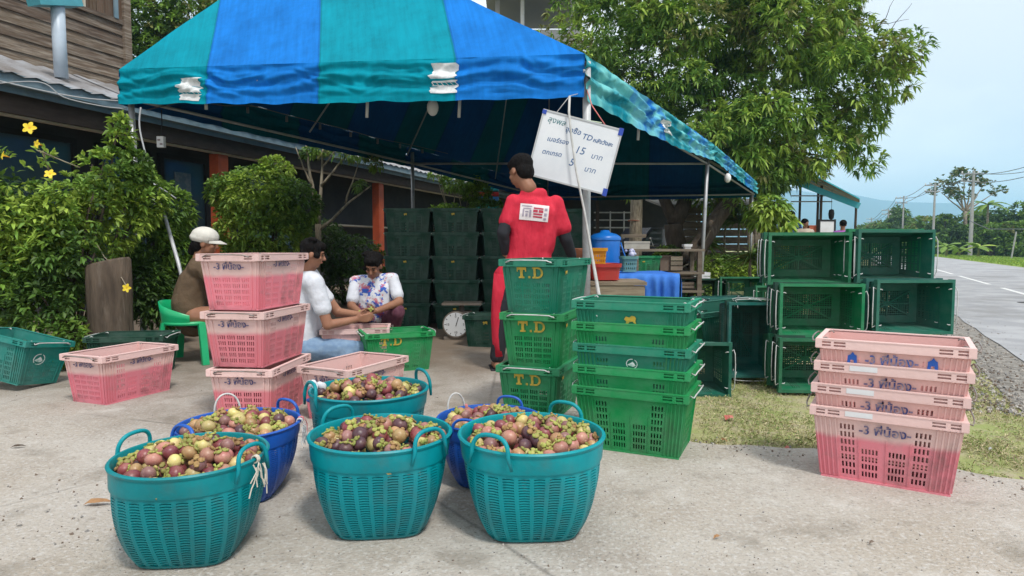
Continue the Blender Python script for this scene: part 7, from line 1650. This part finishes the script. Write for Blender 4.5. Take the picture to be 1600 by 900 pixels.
# loose stones on the shoulder and crumbs on the slab
mb = MB(); rr = random.Random(5); mats_ = [mat('stone_grey', (.22, .21, .2), .9), mat('stone_pale', (.42, .39, .35), .9), mat('stone_brown', (.17, .13, .10), .9)]
def pebble(x, y, z, r_): 
    M = Matrix.LocRotScale(V3((x, y, z)), Euler((rr.random()*3, rr.random()*3, rr.random()*3)), V3((r_*rr.uniform(.7, 1.3), r_, r_*rr.uniform(.4, .8)))); vs = [(1, 0, 0), (-1, 0, 0), (0, 1, 0), (0, -1, 0), (0, 0, 1), (0, 0, -1)]; mb.add([tuple(c_*rr.uniform(.8, 1.2) for c_ in v) for v in vs], [(0, 2, 4), (2, 1, 4), (1, 3, 4), (3, 0, 4), (2, 0, 5), (1, 2, 5), (3, 1, 5), (0, 3, 5)], rr.randrange(3), M)
for k in range(5200):
    s = -6+rr.random()**1.5*22; p = rpt(s, rr.gauss(-.45, .28)); pebble(p.x, p.y, -.02, rr.uniform(.006, .017))
for k in range(900):
    y = 1.9+rr.random()**1.6*6; x = rr.uniform(-.85, .85)*y
    if in_grass(x, y): continue
    pebble(x, y, .0015, rr.uniform(.002, .005))
for k in range(260):                               # rubble scatter at the lower left and slab edge
    p = G(rr.uniform(0, 190), rr.gauss(800, 30)) if k < 50 else e0.lerp(e2, rr.random())+V3((rr.gauss(0, .05), rr.gauss(0, .05), 0)); pebble(p.x, p.y, .002, rr.uniform(.003, .009))
tag(mb.build('loose_stones', mats_), 'small loose stones on the shoulder and concrete', 'stones', kind='stuff')
def litter(px, py, name, m, label, cat, poly, s=1.0, yaw=0.0, z=.003, lift=.012):
    c = G(px, py); mb = MB(); k = len(poly); n = sum(1 for _ in poly)
    cx = sum(p[0] for p in poly)/k; cy = sum(p[1] for p in poly)/k; mb.v = [(cx*s, cy*s, lift*1.3)]+[(x*s, y*s, lift*abs(math.sin(i*1.7))) for i, (x, y) in enumerate(poly)]; mb.f = [(0, 1+i, 1+(i+1) % k) for i in range(k)]; mb.m = [0]*k
    o = mb.build(name, m); o.location = (c.x, c.y, z if not in_grass(c.x, c.y) else -.02); o.rotation_euler = (0, 0, yaw); tag(o, label, cat); so2 = o.modifiers.new('s', 'SOLIDIFY'); so2.thickness = .0008; return o
leafp = [(-.055, 0), (-.03, .014), (.0, .018), (.03, .012), (.06, 0), (.03, -.012), (0, -.016), (-.03, -.010)]
m_dl = mat('dry_leaf', (.36, .20, .09), .8, (.25, .13, .06), 20); m_rl = mat('red_litter', (.50, .10, .08), .7, (.4, .2, .15), 25)
litter(152, 790, 'dry_leaf', m_dl, 'curled dry leaf on the concrete left of the front left basket', 'leaf', leafp, .95, .1, lift=.02); litter(188, 826, 'dry_leaf', m_dl, 'small dry leaf beside the front left basket', 'leaf', leafp, .4, .8); litter(30, 822, 'pebble', mats_[1], 'pale pebble at the lower left edge', 'pebble', [(-.012, 0), (0, .01), (.012, 0), (0, -.01)], 1.0, 0, lift=.012)
litter(1120, 843, 'dry_leaf', m_dl, 'tiny dry leaf on the concrete below the nested green stack', 'leaf', leafp, .28, .4); litter(1139, 650, 'red_litter', m_rl, 'crumpled red scrap on the grass beside the nested green stack', 'scrap', [(-.03, -.01), (-.02, .02), (.01, .03), (.03, .01), (.02, -.02), (-.01, -.025)], 1.0, .3, lift=.02); litter(1230, 698, 'dry_leaf', m_rl, 'reddish dead leaf at the slab edge left of the pink stack', 'leaf', leafp, .6, 1.0, lift=.02); litter(1131, 683, 'dry_leaf', m_dl, 'brown dead leaf on the grass near the slab edge', 'leaf', leafp, .5, 2.0); litter(28, 700, 'twig_scrap', m_barkd, 'dark bark scrap on the concrete at the left edge', 'scrap', leafp, .6, .2); litter(1362, 852, 'dry_leaf', mats_[2], 'dark speck of bark on the concrete at the lower right', 'scrap', leafp, .22, .3)
litter(1548, 697, 'white_scrap', m_white, 'tiny white scrap on the grass right of the pink stack', 'scrap', [(-.01, 0), (0, .01), (.01, 0), (0, -.01)], 1, 0)
# dark round patch on the road at the frame edge
mb = MB(); pth = G(1598, 472); mb.lathe([(.001, .0), (.16, .0), (.16, .004), (.001, .004)], 10); o = mb.build('road_patch', mat('dark_patch', (.04, .04, .042), .9)); o.location = (pth.x+.1, pth.y, -.011); tag(o, 'dark round patch on the road at the right edge', 'patch')

# ------------------------------------------------------------------ the air
hz = MB(); hz.box((0, 2450, 159.0), (22000, 5300, 322.0)); m_hz = bpy.data.materials.new('air'); m_hz.use_nodes = True; t = m_hz.node_tree; t.nodes.clear()
o_ = t.nodes.new('ShaderNodeOutputMaterial'); v_ = t.nodes.new('ShaderNodeVolumePrincipled'); v_.inputs['Density'].default_value = HAZE; v_.inputs['Color'].default_value = (.46, .76, 1, 1); v_.inputs['Anisotropy'].default_value = .1
t.links.new(v_.outputs[0], o_.inputs['Volume'])
if HAZE > 0: tag(hz.build('haze', m_hz), kind='stuff')
